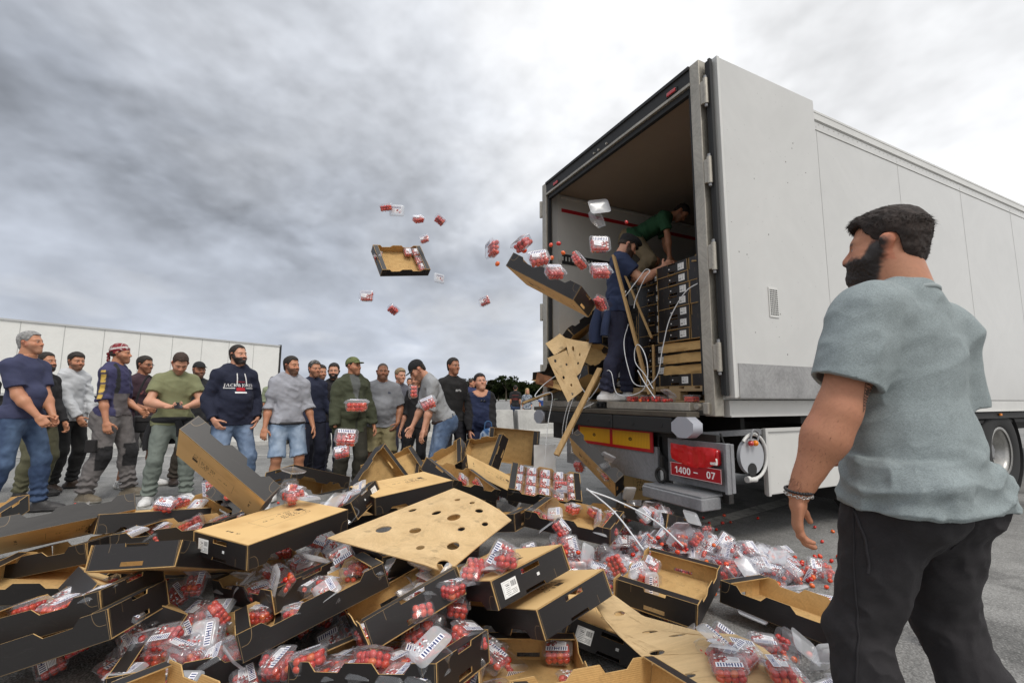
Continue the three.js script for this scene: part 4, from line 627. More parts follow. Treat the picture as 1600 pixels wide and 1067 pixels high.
// ------------------------------------------------------------------ the crowd
const D = Math.PI / 180, faceAt = (x, z, phi) => Math.atan2(-x, -z) + phi * D;
const NAVY = [0.030, 0.038, 0.085], BLACK = [0.013, 0.012, 0.013], DENIM = [0.034, 0.060, 0.125], DENIM2 = [0.16, 0.25, 0.42], GREYM = [0.36, 0.37, 0.39], OLIVE = [0.085, 0.09, 0.04], WHITE = [0.72, 0.71, 0.69];
const PH = (x, z, phi, y = 0) => ({ at: [x, y, z], face: faceAt(x, z, phi) });
const trainers = { c: WHITE, sole: [0.6, 0.59, 0.56] };
person({ ...PH(-4.93, -4.70, 48), h: 1.83, wide: 1.05, seed: 1, label: 'gray haired man in tight navy T-shirt and blue jeans standing at far left', skin: 'tan', neck: 1.15, arm: 1.18, girth: 1.06, headYaw: 0.1, headPitch: -0.16,
  hair: { t: 0.013, c: [0.22, 0.215, 0.21], grey: 0.5, line: 0.085, rough: 0.006 }, hairColour: [0.14, 0.13, 0.12], beard: 0.22, handR: [-0.13, 0.93, 0.25], handL: [0.06, 0.90, 0.26], elbowR: [-0.7, -0.3, -1], palmR: [0.6, 0, -0.5], curlR: 0.95, curlL: 0.9,
  footL: [0.16, 0.12], footR: [-0.14, -0.10], top: { name: 'shirt', c: [0.040, 0.045, 0.095], loose: 0.010, sleeveAt: 0.72, hem: -0.02, fold: 0.007 }, legs: { c: DENIM, denim: [0.085, 0.135, 0.225], loose: 0.016, stack: 1.0 }, shoes: { c: [0.035, 0.032, 0.032], sole: [0.03, 0.03, 0.03] } });
person({ ...PH(-5.54, -5.48, 45), h: 1.68, seed: 2, label: 'bearded man in black sweater and olive trousers, half hidden behind the gray haired man', skin: 'tan', beard: 0.95, headPitch: -0.1, hair: { t: 0.012 }, handL: [0.16, 0.80, 0.24], handR: [-0.2, 0.8, 0.15], curlL: 0.6,
  top: { name: 'sweater', c: BLACK, sleeve: 'long', midAt: 0.55, loose: 0.02, hem: -0.08 }, legs: { c: [0.11, 0.105, 0.06], loose: 0.022 }, shoes: { c: [0.02, 0.018, 0.016] } });
person({ ...PH(-5.78, -5.87, 40), at: [-5.66, 0, -5.98], h: 1.73, seed: 3, label: 'smiling dark haired man in pale gray hoodie and black trousers at the left', skin: 'tan', beard: 0.6, headYaw: -0.25, hair: { t: 0.018, line: 0.07 }, handL: [0.2, 0.80, 0.26], handR: [-0.1, 0.82, 0.3], elbowL: [0.9, -0.3, -0.6],
  top: { name: 'hoodie', c: [0.52, 0.53, 0.54], sleeve: 'long', loose: 0.028, hem: -0.05, bag: 0.012, hood: true, fold: 0.016 }, legs: { c: [0.018, 0.018, 0.018], loose: 0.02 }, shoes: { c: [0.05, 0.03, 0.02] } });
person({ at: [-6.23, 0, -5.42], face: faceAt(-6.2, -5.4, 30), h: 1.63, seed: 4, label: 'person in black top with green lettering, cut off by the left edge', skin: 'brown', hair: { t: 0.03, kind: 'short' }, top: { name: 'shirt', c: BLACK, loose: 0.03, fold: 0.012, sleeve: 'mid', paint: (a, b, c) => c > 0.05 && b > 0.18 && b < 0.42 && noise3(a * 40, b * 26, 1) > 0.5 && Math.sin(b * 60) > -0.3 ? (b > 0.33 ? [0.6, 0.6, 0.6] : [0.10, 0.42, 0.10]) : null }, legs: { c: [0.02, 0.02, 0.025] } });
person({ ...PH(-4.66, -5.46, 58), h: 1.79, seed: 5, label: 'man in red bandana, navy jacket with yellow sleeve stripe and gray work trousers', skin: 'tan', beard: 0.35, headYaw: 0.22, headPitch: -0.06, hat: { kind: 'scarf', paint: (x, y, z) => Math.abs(y - 0.078 - z * 0.15) < 0.012 ? [0.55, 0.5, 0.48] : noise3(x * 70, y * 70, z * 70) > 0.72 ? [0.5, 0.42, 0.4] : [0.20, 0.016, 0.022] },
  hair: { t: 0.006, side: -0.02, line: 0.05 }, handR: [-0.25, 0.83, 0.08], handL: [0.15, 0.98, 0.22], elbowR: [-0.6, -0.1, -1], curlR: 0.7, curlL: 0.8, footL: [0.15, 0.16], footR: [-0.16, -0.10],
  top: { name: 'hooded_jacket', c: [0.045, 0.042, 0.105], sleeve: 'mid', midAt: 0.05, loose: 0.026, hem: 0.0, hood: true, fold: 0.016, paint: (a, b, c) => a < -0.20 && b > 0.20 && b < 0.52 && c > -0.012 && c < 0.028 ? (Math.sin(b * 55) > 0.86 ? [0.1, 0.08, 0.1] : [0.60, 0.40, 0.09]) : a < -0.20 && b > 0.2 && b < 0.52 && c > -0.035 && c < 0.05 ? [0.03, 0.028, 0.06] : (c > 0.06 && Math.abs(a) < 0.125 && b > -0.05 && b < 0.26 ? [0.12, 0.105, 0.105] : (c > 0.03 && Math.abs(Math.abs(a) - 0.105) < 0.02 && b >= 0.26 ? [0.02, 0.02, 0.02] : null)) },
  legs: { c: [0.155, 0.14, 0.135], loose: 0.034, fold: 0.014, stack: 1.3, paint: (x, y, z, J) => { for (const n of ['L', 'R']) { const k = J['knee' + n]; if (Math.abs(y - k.y + 0.02) < 0.13 && Math.abs(x - k.x) < 0.095 && z > k.z + 0.0) return [0.016, 0.015, 0.016]; } return null; } }, shoes: { c: [0.16, 0.13, 0.09], sole: [0.4, 0.38, 0.33] },
  extra: (J, t, add) => { add('knee_pocket', [bx(0.05, 0.14, 0.10, -0.25 * J.s, 0.62, -0.02, 0.012)], std(C(0.02, 0.018, 0.018), 0.9)); } });
person({ ...PH(-4.93, -6.18, 40), h: 1.70, seed: 6, label: 'man in dark glasses, maroon T-shirt and gray shorts behind the man in the bandana', skin: 'brown', beard: 0.3, headYaw: 0.1, hair: { t: 0.016 }, handR: [-0.14, 1.05, 0.26], handL: [0.25, 0.84, 0.15], footL: [0.16, 0.14], footR: [-0.1, -0.08],
  top: { name: 'shirt', c: [0.05, 0.024, 0.034], loose: 0.022, sleeveAt: 0.7, paint: (a, b, c) => c > 0.06 && b > 0.3 && b < 0.36 && Math.abs(a) < 0.1 && noise3(a * 90, b * 60, 3) > 0.6 ? [0.25, 0.08, 0.08] : null }, legs: { c: [0.16, 0.15, 0.15], loose: 0.03, short: 1.02 }, shoes: { c: WHITE, sole: [0.62, 0.6, 0.55], stripe: [0.02, 0.02, 0.02] },
  extra: (J, t, add) => { const f = (x, y, z) => V3(x, y, z).multiplyScalar(J.hs).applyMatrix4(J.R).add(J.head); add('glasses', [...[-1, 1].map(q => tube(ellipse(12, 0.02, 1, 0.7).map(p => f(q * 0.031 + p[0], 0.004 + p[1], 0.095)), 0.0022, 20, 5)), tube([f(-0.01, 0.008, 0.1), f(0.01, 0.008, 0.1)], 0.002, 4), tube([f(0.05, 0.008, 0.093), f(0.078, 0.008, 0.0)], 0.002, 6), tube([f(-0.05, 0.008, 0.093), f(-0.078, 0.008, 0.0)], 0.002, 6)], std(C(0.01, 0.01, 0.01), 0.3)); } });
{ const o = thing('camera_bag', 'black shoulder bag hanging at the hip of the man in glasses', 'bag', [-4.63, 0.72, -5.93], 0.9); mesh('bag_body', bx(0.24, 0.2, 0.13, 0, 0.1, 0, 0.03), std(C(0.016, 0.015, 0.016), 0.8), o); mesh('flap', bx(0.245, 0.09, 0.138, 0, 0.165, 0.006, 0.025), std(C(0.022, 0.02, 0.021), 0.75), o); mesh('strap', tube([[-0.1, 0.19, 0], [-0.1, 0.4, -0.06], [0.02, 0.72, -0.12], [0.12, 0.4, -0.06], [0.1, 0.19, 0]], 0.012, 30), std(C(0.014, 0.013, 0.014), 0.9), o); }
person({ ...PH(-3.85, -5.33, 4), h: 1.69, wide: 1.08, seed: 7, label: 'man in olive T-shirt looking down at the phone in his hands', skin: 'fair', arm: 1.2, beard: 0.45, beardColour: [0.09, 0.045, 0.025], hairColour: [0.045, 0.022, 0.013], headPitch: 0.62, headYaw: 0.12, hair: { t: 0.013, c: [0.04, 0.02, 0.012] },
  handR: [-0.075, 1.10, 0.28], handL: [0.085, 1.09, 0.28], elbowR: [-1, -0.35, -0.2], elbowL: [1, -0.35, -0.2], palmR: [0.4, 0.7, 0.5], palmL: [-0.4, 0.7, 0.5], curlR: 0.7, curlL: 0.7, hdirR: [0.7, 0.05, 0.35], hdirL: [-0.7, 0.05, 0.35], footL: [0.18, 0.08], footR: [-0.17, 0.02],
  top: { name: 'shirt', c: [0.20, 0.205, 0.105], loose: 0.016, sleeveAt: 0.6, fold: 0.012, mottle: 0.2 }, legs: { c: [0.165, 0.19, 0.165], loose: 0.022, fold: 0.012, stack: 1.2 }, shoes: trainers,
  extra: (J, t, add) => { add('tied_jacket', [ring(J, 0.02, 0.175, 0.135, 0.034), tube([torsoPt(J, 0.03, 0.01, 0.15), torsoPt(J, 0.05, -0.05, 0.175), torsoPt(J, 0.06, -0.16, 0.17)], 0.034, 16, 8), tube([torsoPt(J, 0.10, 0.0, 0.13), torsoPt(J, 0.15, -0.15, 0.15), torsoPt(J, 0.17, -0.34, 0.12)], 0.04, 16, 8), tube([torsoPt(J, -0.18, 0.0, -0.02), torsoPt(J, -0.22, -0.15, -0.03), torsoPt(J, -0.22, -0.3, -0.04)], 0.035, 16, 8), tube([torsoPt(J, 0.0, 0.0, -0.15), torsoPt(J, 0.0, -0.25, -0.17)], 0.10, 16, 10)], std(C(0.015, 0.015, 0.017), 0.9)); } });
{ const w = V3(0.005, 1.115 * 0.96, 0.375).applyAxisAngle(V3(0, 1, 0), faceAt(-3.85, -5.33, 4)).add(V3(-3.85, 0, -5.33)); const o = thing('phone', 'black phone held by the man in the olive T-shirt', 'phone', [w.x, w.y, w.z], faceAt(-3.85, -5.33, 4)); const c = new THREE.Group(); c.name = 'phone_body'; o.add(c); c.rotation.x = -1.15; mesh('case', bx(0.075, 0.145, 0.01, 0, 0, 0, 0.004), std(C(0.012, 0.012, 0.013), 0.3), c); mesh('screen', bx(0.066, 0.13, 0.002, 0, 0, 0.0058), std(C(0.02, 0.022, 0.028), 0.1), c); }
person({ ...PH(-4.52, -6.49, 20), at: [-4.42, 0, -6.52], h: 1.65, seed: 8, q: 1.2, label: 'man in dark cap and dark clothes hidden behind the man with the phone', skin: 'brown', beard: 0.7, hat: { kind: 'ball', c: [0.014, 0.014, 0.015] }, hair: { t: 0.006 }, top: { name: 'jacket', c: [0.018, 0.018, 0.02], sleeve: 'long', loose: 0.028 }, legs: { c: [0.05, 0.04, 0.03], loose: 0.03 }, shoes: { c: [0.04, 0.025, 0.018], high: 0.05 }, footL: [0.22, 0.1], footR: [-0.2, 0] });
const printHoodie = (J, t) => { // lettering printed across the chest
  const tx = canvasTex(512, 320, (x, w, h) => { x.clearRect(0, 0, w, h); x.textAlign = 'center'; x.fillStyle = '#b22830'; x.font = 'bold 34px sans-serif'; x.fillText('PREMIUM', w / 2, 50); x.fillStyle = '#e6e4e4'; x.font = 'bold 76px serif'; x.fillText('JACK & JONES', w / 2, 128, 490); x.fillRect(10, 150, 150, 14); x.fillRect(352, 150, 150, 14); x.fillStyle = '#b01c2a'; x.fillRect(176, 142, 160, 66); x.fillStyle = '#e6e4e4'; x.fillRect(150, 222, 212, 30); }, true, false);
  const al = canvasTex(512, 320, (x, w, h) => { x.fillStyle = '#000'; x.fillRect(0, 0, w, h); x.fillStyle = '#fff'; x.textAlign = 'center'; x.font = 'bold 34px sans-serif'; x.fillText('PREMIUM', w / 2, 50); x.font = 'bold 76px serif'; x.fillText('JACK & JONES', w / 2, 128, 490); x.fillRect(10, 150, 150, 14); x.fillRect(352, 150, 150, 14); x.fillRect(176, 142, 160, 66); x.fillRect(150, 222, 212, 30); }, false, false);
  const shirt = t.children.find(c => c.name === 'hoodie'), g = new THREE.PlaneGeometry(0.31, 0.19, 24, 12), p = g.attributes.position, c = torsoPt(J, 0, 0.335, 0.5), rc = new THREE.Raycaster(); t.updateMatrixWorld(true); const inv = t.matrixWorld.clone().invert();
  shirt.material.side = THREE.DoubleSide;
  for (let i = 0; i < p.count; i++) { const o = c.clone().addScaledVector(J.S, p.getX(i)).addScaledVector(J.U, p.getY(i)), ow = o.clone().applyMatrix4(t.matrixWorld), dw = J.F.clone().negate().transformDirection(t.matrixWorld); rc.set(ow, dw); const hit = rc.intersectObject(shirt)[0]; const d = hit ? hit.distance : 0.33; const q = o.addScaledVector(J.F, -d + 0.005); p.setXYZ(i, q.x, q.y, q.z); }
  g.computeVertexNormals(); mesh('chest_print', g, std(C(1, 1, 1), 0.8, 0, { map: tx, alphaMap: al, alphaTest: 0.4, side: THREE.DoubleSide }), t);
};
person({ ...PH(-3.14, -5.27, 22), h: 1.76, wide: 1.08, seed: 9, girth: 1.08, label: 'tall bearded man in navy hooded sweatshirt with white chest lettering, hands in pockets', skin: 'fair', neck: 1.1, beard: 1, hairColour: [0.018, 0.012, 0.01], headYaw: 0.28, headPitch: -0.1, hair: { t: 0.009, line: 0.088 },
  handR: [-0.27, 0.92, 0.09], handL: [0.27, 0.92, 0.09], elbowR: [-0.9, 0, -0.9], elbowL: [0.9, 0, -0.9], hdirR: [0.45, -0.8, 0.3], hdirL: [-0.4, -0.9, 0.25], curlR: 0.5, footL: [0.18, 0.05], footR: [-0.17, 0],
  top: { name: 'hoodie', c: [0.011, 0.014, 0.034], sleeve: 'long', loose: 0.032, hem: -0.06, bag: 0.014, hood: true, fold: 0.016 }, legs: { c: [0.085, 0.135, 0.225], denim: [0.21, 0.28, 0.40], loose: 0.026, fold: 0.012 }, shoes: trainers,
  extra: (J, t, add) => { printHoodie(J, t); add('drawstring', [-1, 1].map(q => tube([torsoPt(J, q * 0.04, 0.50, 0.125), torsoPt(J, q * 0.045, 0.44, 0.155), torsoPt(J, q * 0.05, 0.36, 0.172)], 0.006, 12)), std(C(0.7, 0.68, 0.66), 0.9)); } });
person({ ...PH(-6.27, -12.25, 30), at: [-6.05, 0, -11.75], sit: 0.80, hipZ: -0.1, seed: 10, h: 1.68, q: 1.5, label: 'man in pale green top sitting on the barrier, seen behind the denim shorts man', skin: 'brown', hair: { t: 0.012 }, bend: 0.12, top: { name: 'shirt', c: [0.22, 0.25, 0.16], sleeve: 'mid', loose: 0.03 }, legs: { c: [0.32, 0.31, 0.22], loose: 0.03 }, shoes: { c: [0.05, 0.05, 0.05], sole: [0.4, 0.4, 0.38] }, footL: [0.14, 0.32, 0.3], footR: [-0.1, 0.35, 0.28] });
person({ ...PH(-2.65, -5.53, 14), h: 1.645, wide: 1.05, seed: 11, girth: 1.04, label: 'man in gray hooded sweatshirt with rolled sleeves and light denim shorts', skin: 'tan', arm: 1.1, beard: 0.75, headYaw: 0.5, headPitch: -0.04, hair: { t: 0.014 }, handR: [-0.33, 0.80, 0.06], handL: [0.36, 0.83, 0.10], elbowR: [-0.6, 0, -1], elbowL: [0.6, 0, -1], curlR: 0.6, curlL: 0.35, palmR: [0.5, 0, -0.8],
  top: { name: 'hoodie', c: [0.33, 0.335, 0.37], sleeve: 'mid', midAt: 0.12, loose: 0.030, hem: 0.0, bag: 0.012, hood: true, fold: 0.017, mottle: 0.35 }, legs: { c: [0.15, 0.225, 0.34], denim: [0.34, 0.42, 0.53], loose: 0.03, short: 0.96, fold: 0.01 }, shoes: trainers, footL: [0.16, 0.04],
  extra: (J, t, add) => { add('belt', ring(J, 0.0, 0.183, 0.14, 0.016), std(C(0.02, 0.018, 0.02), 0.6)); } });
person({ ...PH(-2.85, -6.29, 20), at: [-2.72, 0, -6.35], h: 1.66, seed: 12, q: 1.1, label: 'man in dark navy jacket and trousers just behind the gray hooded sweatshirt', skin: 'tan', beard: 0.35, headYaw: 0.1, hair: { t: 0.015, c: [0.05, 0.045, 0.04], grey: 0.35 }, handL: [0.34, 0.86, 0.12], curlL: 0.3, top: { name: 'jacket', c: [0.014, 0.018, 0.042], sleeve: 'long', loose: 0.026 }, legs: { c: [0.012, 0.014, 0.03], loose: 0.024 }, shoes: { c: [0.03, 0.02, 0.02] } });
person({ ...PH(-3.11, -7.19, 25), at: [-2.98, 0, -7.2], h: 1.66, seed: 13, q: 1.3, label: 'man of whom mostly dark hair shows, behind the navy jacket man', skin: 'tan', beard: 0.6, hair: { t: 0.016 }, top: { name: 'jacket', c: [0.02, 0.02, 0.03], sleeve: 'long', loose: 0.026 }, legs: { c: [0.02, 0.02, 0.03] } });
person({ ...PH(-2.45, -6.59, -4), at: [-2.52, 0, -6.55], h: 1.64, seed: 14, label: 'young bearded man in black jacket facing forward beside the green cap man', skin: 'fair', beard: 0.95, hairColour: [0.016, 0.012, 0.011], hair: { t: 0.014 }, handR: [-0.28, 0.80, 0.1], top: { name: 'jacket', c: [0.016, 0.014, 0.017], sleeve: 'long', loose: 0.028, collar: true, fold: 0.014 }, legs: { c: [0.022, 0.025, 0.055], loose: 0.02 }, shoes: { c: [0.02, 0.02, 0.02] } });
person({ ...PH(-1.99, -5.78, 22), h: 1.66, wide: 1.1, seed: 15, girth: 1.1, label: 'man in green camouflage cap and long olive parka beside the gray polo man', skin: 'tan', beard: 0.3, headYaw: 0.55, headPitch: -0.1, hat: { kind: 'ball', tilt: -0.1, paint: (x, y, z) => noise3(x * 45, y * 45, z * 45) > 0.58 ? [0.07, 0.085, 0.03] : [0.14, 0.16, 0.06] }, hair: { t: 0.005, side: 0.01 }, handL: [0.36, 0.80, 0.10], handR: [-0.30, 0.80, 0.14], hide: 'R',
  top: { name: 'parka', c: [0.050, 0.056, 0.030], sleeve: 'long', loose: 0.042, hem: -0.13, collar: true, hood: true, fold: 0.02, paint: (a, b, c) => c > 0.05 && Math.abs(a) < 0.055 * sstep(0.2, 0.5, b) + 0.004 && b > 0.22 ? [0.10, 0.105, 0.10] : (c > 0.08 && Math.abs(a - 0.03) < 0.012 ? [0.025, 0.028, 0.016] : null) }, legs: { c: [0.035, 0.032, 0.022], loose: 0.03 }, shoes: { c: [0.03, 0.025, 0.02] } });
person({ ...PH(-1.73, -6.19, 2), h: 1.615, wide: 1.14, seed: 16, girth: 1.28, label: 'heavy smiling man with shaved head, gray polo shirt and khaki shorts', skin: 'brown', fat: 0.008, neck: 1.3, arm: 1.25, beard: 0.5, hairColour: [0.03, 0.025, 0.022], headYaw: 0.05, hair: { t: 0.003, line: 0.09, rough: 0.001, c: [0.10, 0.075, 0.06] }, handL: [0.27, 0.90, 0.10], elbowL: [1, 0, -0.6], handR: [-0.3, 0.84, 0.06], hdirL: [-0.5, -0.8, 0.3],
  top: { name: 'polo_shirt', c: [0.23, 0.235, 0.25], loose: 0.024, sleeveAt: 0.85, hem: -0.06, collar: true, fold: 0.012, paint: (a, b, c) => c > 0.06 && Math.hypot(a - 0.09, b - 0.38) < 0.018 ? [0.06, 0.07, 0.1] : null }, legs: { c: [0.27, 0.23, 0.12], loose: 0.04, short: 0.98, fold: 0.014 }, shoes: { c: [0.55, 0.55, 0.54], sole: [0.5, 0.5, 0.5] } });
person({ ...PH(-1.86, -7.20, 30), at: [-1.72, 0, -7.1], h: 1.60, seed: 17, q: 1.4, label: 'fair haired person almost hidden behind the gray polo man', skin: 'fair', hair: { t: 0.02, c: [0.25, 0.18, 0.10] }, top: { name: 'shirt', c: [0.1, 0.1, 0.12], loose: 0.02 }, legs: { c: [0.03, 0.03, 0.05] } });
person({ at: [-1.26, 0, -6.25], face: faceAt(-1.3, -6.2, -30), h: 1.53, seed: 18, q: 1.1, label: 'brown haired woman in black, mostly hidden behind the bending man', skin: 'fair', headPitch: 0.3, hair: { t: 0.022, kind: 'long', c: [0.13, 0.06, 0.025] }, handR: [-0.28, 0.82, 0.1], top: { name: 'shirt', c: BLACK, sleeve: 'mid', loose: 0.016 }, legs: { c: BLACK, loose: 0.012 }, shoes: { c: BLACK } });
person({ at: [-0.80, 0, -5.55], face: faceAt(-0.8, -5.5, -78), h: 1.70, wide: 1.04, seed: 19, bend: 0.42, headPitch: 0.35, label: 'man in black cap and gray sweatshirt bending forward to the left', skin: 'fair', arm: 1.1, beard: 0.3, hat: { kind: 'ball', c: [0.012, 0.012, 0.013] }, hair: { t: 0.006 }, handL: [0.30, 0.80, 0.30], handR: [-0.1, 0.72, 0.42], elbowL: [0.5, 0, -0.8], curlL: 0.4, palmL: [-0.3, 0, -0.8], footL: [0.14, 0.05], footR: [-0.12, -0.02],
  top: { name: 'sweatshirt', c: [0.30, 0.305, 0.31], sleeve: 'mid', midAt: 0.1, loose: 0.024, hem: 0.02, bag: 0.01, fold: 0.016, mottle: 0.3 }, legs: { c: [0.075, 0.12, 0.21], denim: [0.21, 0.29, 0.42], loose: 0.022, waist: 0.12 }, shoes: { c: [0.05, 0.05, 0.05] }, extra: (J, t, add) => add('belt', ring(J, 0.03, 0.178, 0.132, 0.016), std(C(0.05, 0.025, 0.015), 0.6)) });
person({ ...PH(-0.87, -6.18, 25), at: [-0.80, 0, -6.25], h: 1.70, wide: 1.05, seed: 20, label: 'man in black polo T-shirt and dark trousers behind the bending man', skin: 'brown', headYaw: 0.2, headPitch: -0.06, hair: { t: 0.012 }, handL: [0.28, 0.82, 0.02], top: { name: 'shirt', c: [0.014, 0.013, 0.013], loose: 0.02, sleeveAt: 0.75, paint: (a, b, c) => c > 0.06 && Math.abs(a - 0.03) < 0.05 && Math.abs(b - 0.37) < 0.012 && noise3(a * 120, b * 90, 5) > 0.45 ? [0.5, 0.5, 0.5] : null }, legs: { c: [0.014, 0.014, 0.02], loose: 0.02 } });
person({ at: [-0.42, 0, -6.3], face: faceAt(-0.42, -6.3, 10), h: 1.45, wide: 1.12, seed: 21, girth: 1.2, headScale: 1.1, label: 'dark haired woman in navy top and black cardigan looking up', skin: 'fair', fat: 0.006, headYaw: 0.1, headPitch: -0.22, headRoll: 0.08, hair: { t: 0.016, kind: 'bun', c: [0.014, 0.010, 0.012] }, handL: [0.16, 0.90, 0.26], handR: [-0.24, 0.80, 0.2], curlL: 0.7,
  top: { name: 'cardigan', c: [0.010, 0.009, 0.010], sleeve: 'long', loose: 0.045, hem: -0.22, fold: 0.018, neckUp: -0.07, paint: (a, b, c, x, y, z) => c > 0.02 && Math.abs(a + 0.02) < 0.125 - 0.02 * Math.sin(b * 9) ? (Math.hypot(a + 0.015, b - 0.52) < 0.105 ? SKIN.fair : [0.012, 0.020, 0.06]) : null }, legs: { c: [0.012, 0.02, 0.05], loose: 0.03 },
  extra: (J, t, add) => add('sunglasses', [-1, 1].map(q => { const s = new THREE.SphereGeometry(0.018, 10, 8); s.scale(1, 0.8, 0.3); const c = torsoPt(J, q * 0.02, 0.36, 0.175); s.translate(c.x, c.y, c.z); return s; }), std(C(0.01, 0.01, 0.012), 0.15)) });
{ const o = thing('tote_bag', 'blue and white patterned cloth bag held by the dark haired woman', 'bag', [-0.30, 0.66, -5.98], 0.2); const g = new THREE.SphereGeometry(0.11, 18, 14); g.scale(1, 1.15, 0.55); const p = g.attributes.position, col = []; for (let i = 0; i < p.count; i++) { const n = fbm(p.getX(i) * 20, p.getY(i) * 20, p.getZ(i) * 20, 2); p.setXYZ(i, p.getX(i) * (0.8 + 0.4 * n), p.getY(i) * (0.85 + 0.3 * n), p.getZ(i) * (0.7 + 0.6 * n)); const k = noise3(p.getX(i) * 50, p.getY(i) * 50, 3) > 0.55; col.push(...(k ? [0.35, 0.42, 0.52] : [0.03, 0.09, 0.22])); } g.setAttribute('color', new THREE.Float32BufferAttribute(col, 3)); g.computeVertexNormals(); mesh('bag_body', g, clothMat, o); mesh('handle', tube([[-0.05, 0.1, 0], [-0.03, 0.2, 0], [0.03, 0.2, 0], [0.05, 0.1, 0]], 0.009, 14), std(C(0.05, 0.12, 0.25), 0.9), o); }
person({ at: [-1.16, 0, -13.35], face: faceAt(-1.2, -13.3, 30), sit: 0.80, hipZ: -0.02, h: 1.70, seed: 22, q: 1.6, label: 'man in navy T-shirt and pale denim shorts sitting on the barrier, arm raised', skin: 'tan', hair: { t: 0.012, c: [0.05, 0.025, 0.015] }, headYaw: 0.5, handL: [0.1, 1.38, 0.25], top: { name: 'shirt', c: [0.028, 0.035, 0.10], loose: 0.02 }, legs: { c: [0.42, 0.48, 0.56], loose: 0.03, short: 0.95 }, shoes: trainers, footL: [0.14, 0.45, 0.2], footR: [-0.1, 0.45, 0.2] });
person({ at: [-2.82, 0, -12.80], face: faceAt(-2.9, -12.8, 5), sit: 0.80, hipZ: -0.02, h: 1.72, seed: 23, q: 1.6, label: 'man in dark green waistcoat and lime shoes sitting on the barrier', skin: 'tan', hair: { t: 0.012 }, beard: 0.5, top: { name: 'waistcoat', c: [0.02, 0.07, 0.045], loose: 0.024, sleeve: 'mid', paint: (a) => Math.abs(a) < 0.05 ? [0.5, 0.5, 0.48] : null }, legs: { c: [0.015, 0.015, 0.017], loose: 0.018 }, shoes: { c: [0.42, 0.50, 0.04], sole: [0.4, 0.45, 0.1] }, footL: [0.12, 0.35, 0.25], footR: [-0.12, 0.35, 0.22] });
person({ at: [0.14, 0, -18.0], face: Math.PI - 0.1, h: 1.66, seed: 24, q: 1.7, label: 'far man seen from behind in black T-shirt with dull red print', skin: 'tan', hair: { t: 0.012 }, wide: 1.05, top: { name: 'shirt', c: BLACK, loose: 0.03, paint: (a, b, c) => c < -0.06 && Math.abs(a) < 0.13 && ((b > 0.22 && b < 0.3) || Math.abs(b - 0.4) < 0.015) && noise3(a * 60, b * 60, 2) > 0.4 ? [0.14, 0.025, 0.02] : null }, legs: { c: [0.05, 0.08, 0.16], loose: 0.02 } });
person({ at: [0.58, 0, -17.6], face: 0.2, h: 1.52, seed: 25, q: 1.7, label: 'far blond woman in patterned gray top left of the truck', skin: 'fair', hair: { t: 0.018, kind: 'long', c: [0.42, 0.30, 0.13] }, top: { name: 'shirt', c: [0.28, 0.30, 0.33], loose: 0.03, sleeve: 'mid', paint: (a, b, c) => noise3(a * 30, b * 30, c * 30) > 0.6 ? [0.08, 0.1, 0.14] : null }, legs: { c: BLACK, loose: 0.014 } });
person({ at: [1.20, 0, -18.2], face: 0.5, h: 1.50, seed: 26, q: 1.7, label: 'far person in blue and white top beside the truck corner', skin: 'tan', hair: { t: 0.012 }, bend: 0.2, top: { name: 'shirt', c: [0.04, 0.09, 0.3], loose: 0.03, paint: (a, b) => b > 0.32 ? [0.6, 0.6, 0.62] : b < 0.1 ? [0.1, 0.2, 0.03] : null }, legs: { c: [0.03, 0.03, 0.04] } });
// ------------------------------------------------------------------ the three men in the trailer
const inTruck = (x, y, z, turn) => ({ at: truckWorld(x, y, z), face: turn });
person({ ...inTruck(0.13, 1.132, -1.30, 1.35), h: 1.79, wide: 1.06, seed: 31, bend: 0.10, twist: 0.15, label: 'bearded man in black flat cap and navy clothes throwing crates from the trailer edge', skin: 'fair', neck: 1.1, arm: 1.15, beard: 0.95, beardColour: [0.06, 0.028, 0.016], hairColour: [0.03, 0.018, 0.012], headPitch: 0.42, headYaw: 0.05,
  hat: { kind: 'flat', c: [0.012, 0.011, 0.012], tilt: -0.35 }, hair: { t: 0.006, side: -0.01 }, handL: [0.14, 1.36, 0.50], handR: [-0.12, 1.33, 0.47], elbowL: [0.6, -0.8, 0.1], elbowR: [-0.5, -0.9, 0], curlL: 0.9, curlR: 0.9, footL: [0.12, 0.10], footR: [-0.11, -0.12], toeL: 0.5, toeR: 0.35,
  top: { name: 'shirt', c: [0.016, 0.027, 0.070], loose: 0.022, sleeveAt: 0.6, hem: -0.03, fold: 0.014 }, legs: { c: [0.022, 0.024, 0.05], loose: 0.028, stack: 0.6, fold: 0.011 }, shoes: trainers,
  extra: (J, t, add) => { add('tied_jacket', [ring(J, 0.03, 0.178, 0.138, 0.026), tube([torsoPt(J, -0.02, 0.02, -0.14), torsoPt(J, 0.0, -0.2, -0.19), torsoPt(J, 0.0, -0.36, -0.18)], 0.07, 20, 12), tube([torsoPt(J, -0.14, 0.02, -0.08), torsoPt(J, -0.2, -0.2, -0.12), torsoPt(J, -0.2, -0.30, -0.12)], 0.04, 16, 10)], std(C(0.016, 0.026, 0.065), 0.9)); add('trouser_badge', [bx(0.03, 0.022, 0.004, -0.155, 0.0, 0.11)], std(C(0.7, 0.7, 0.7), 0.7)); } });
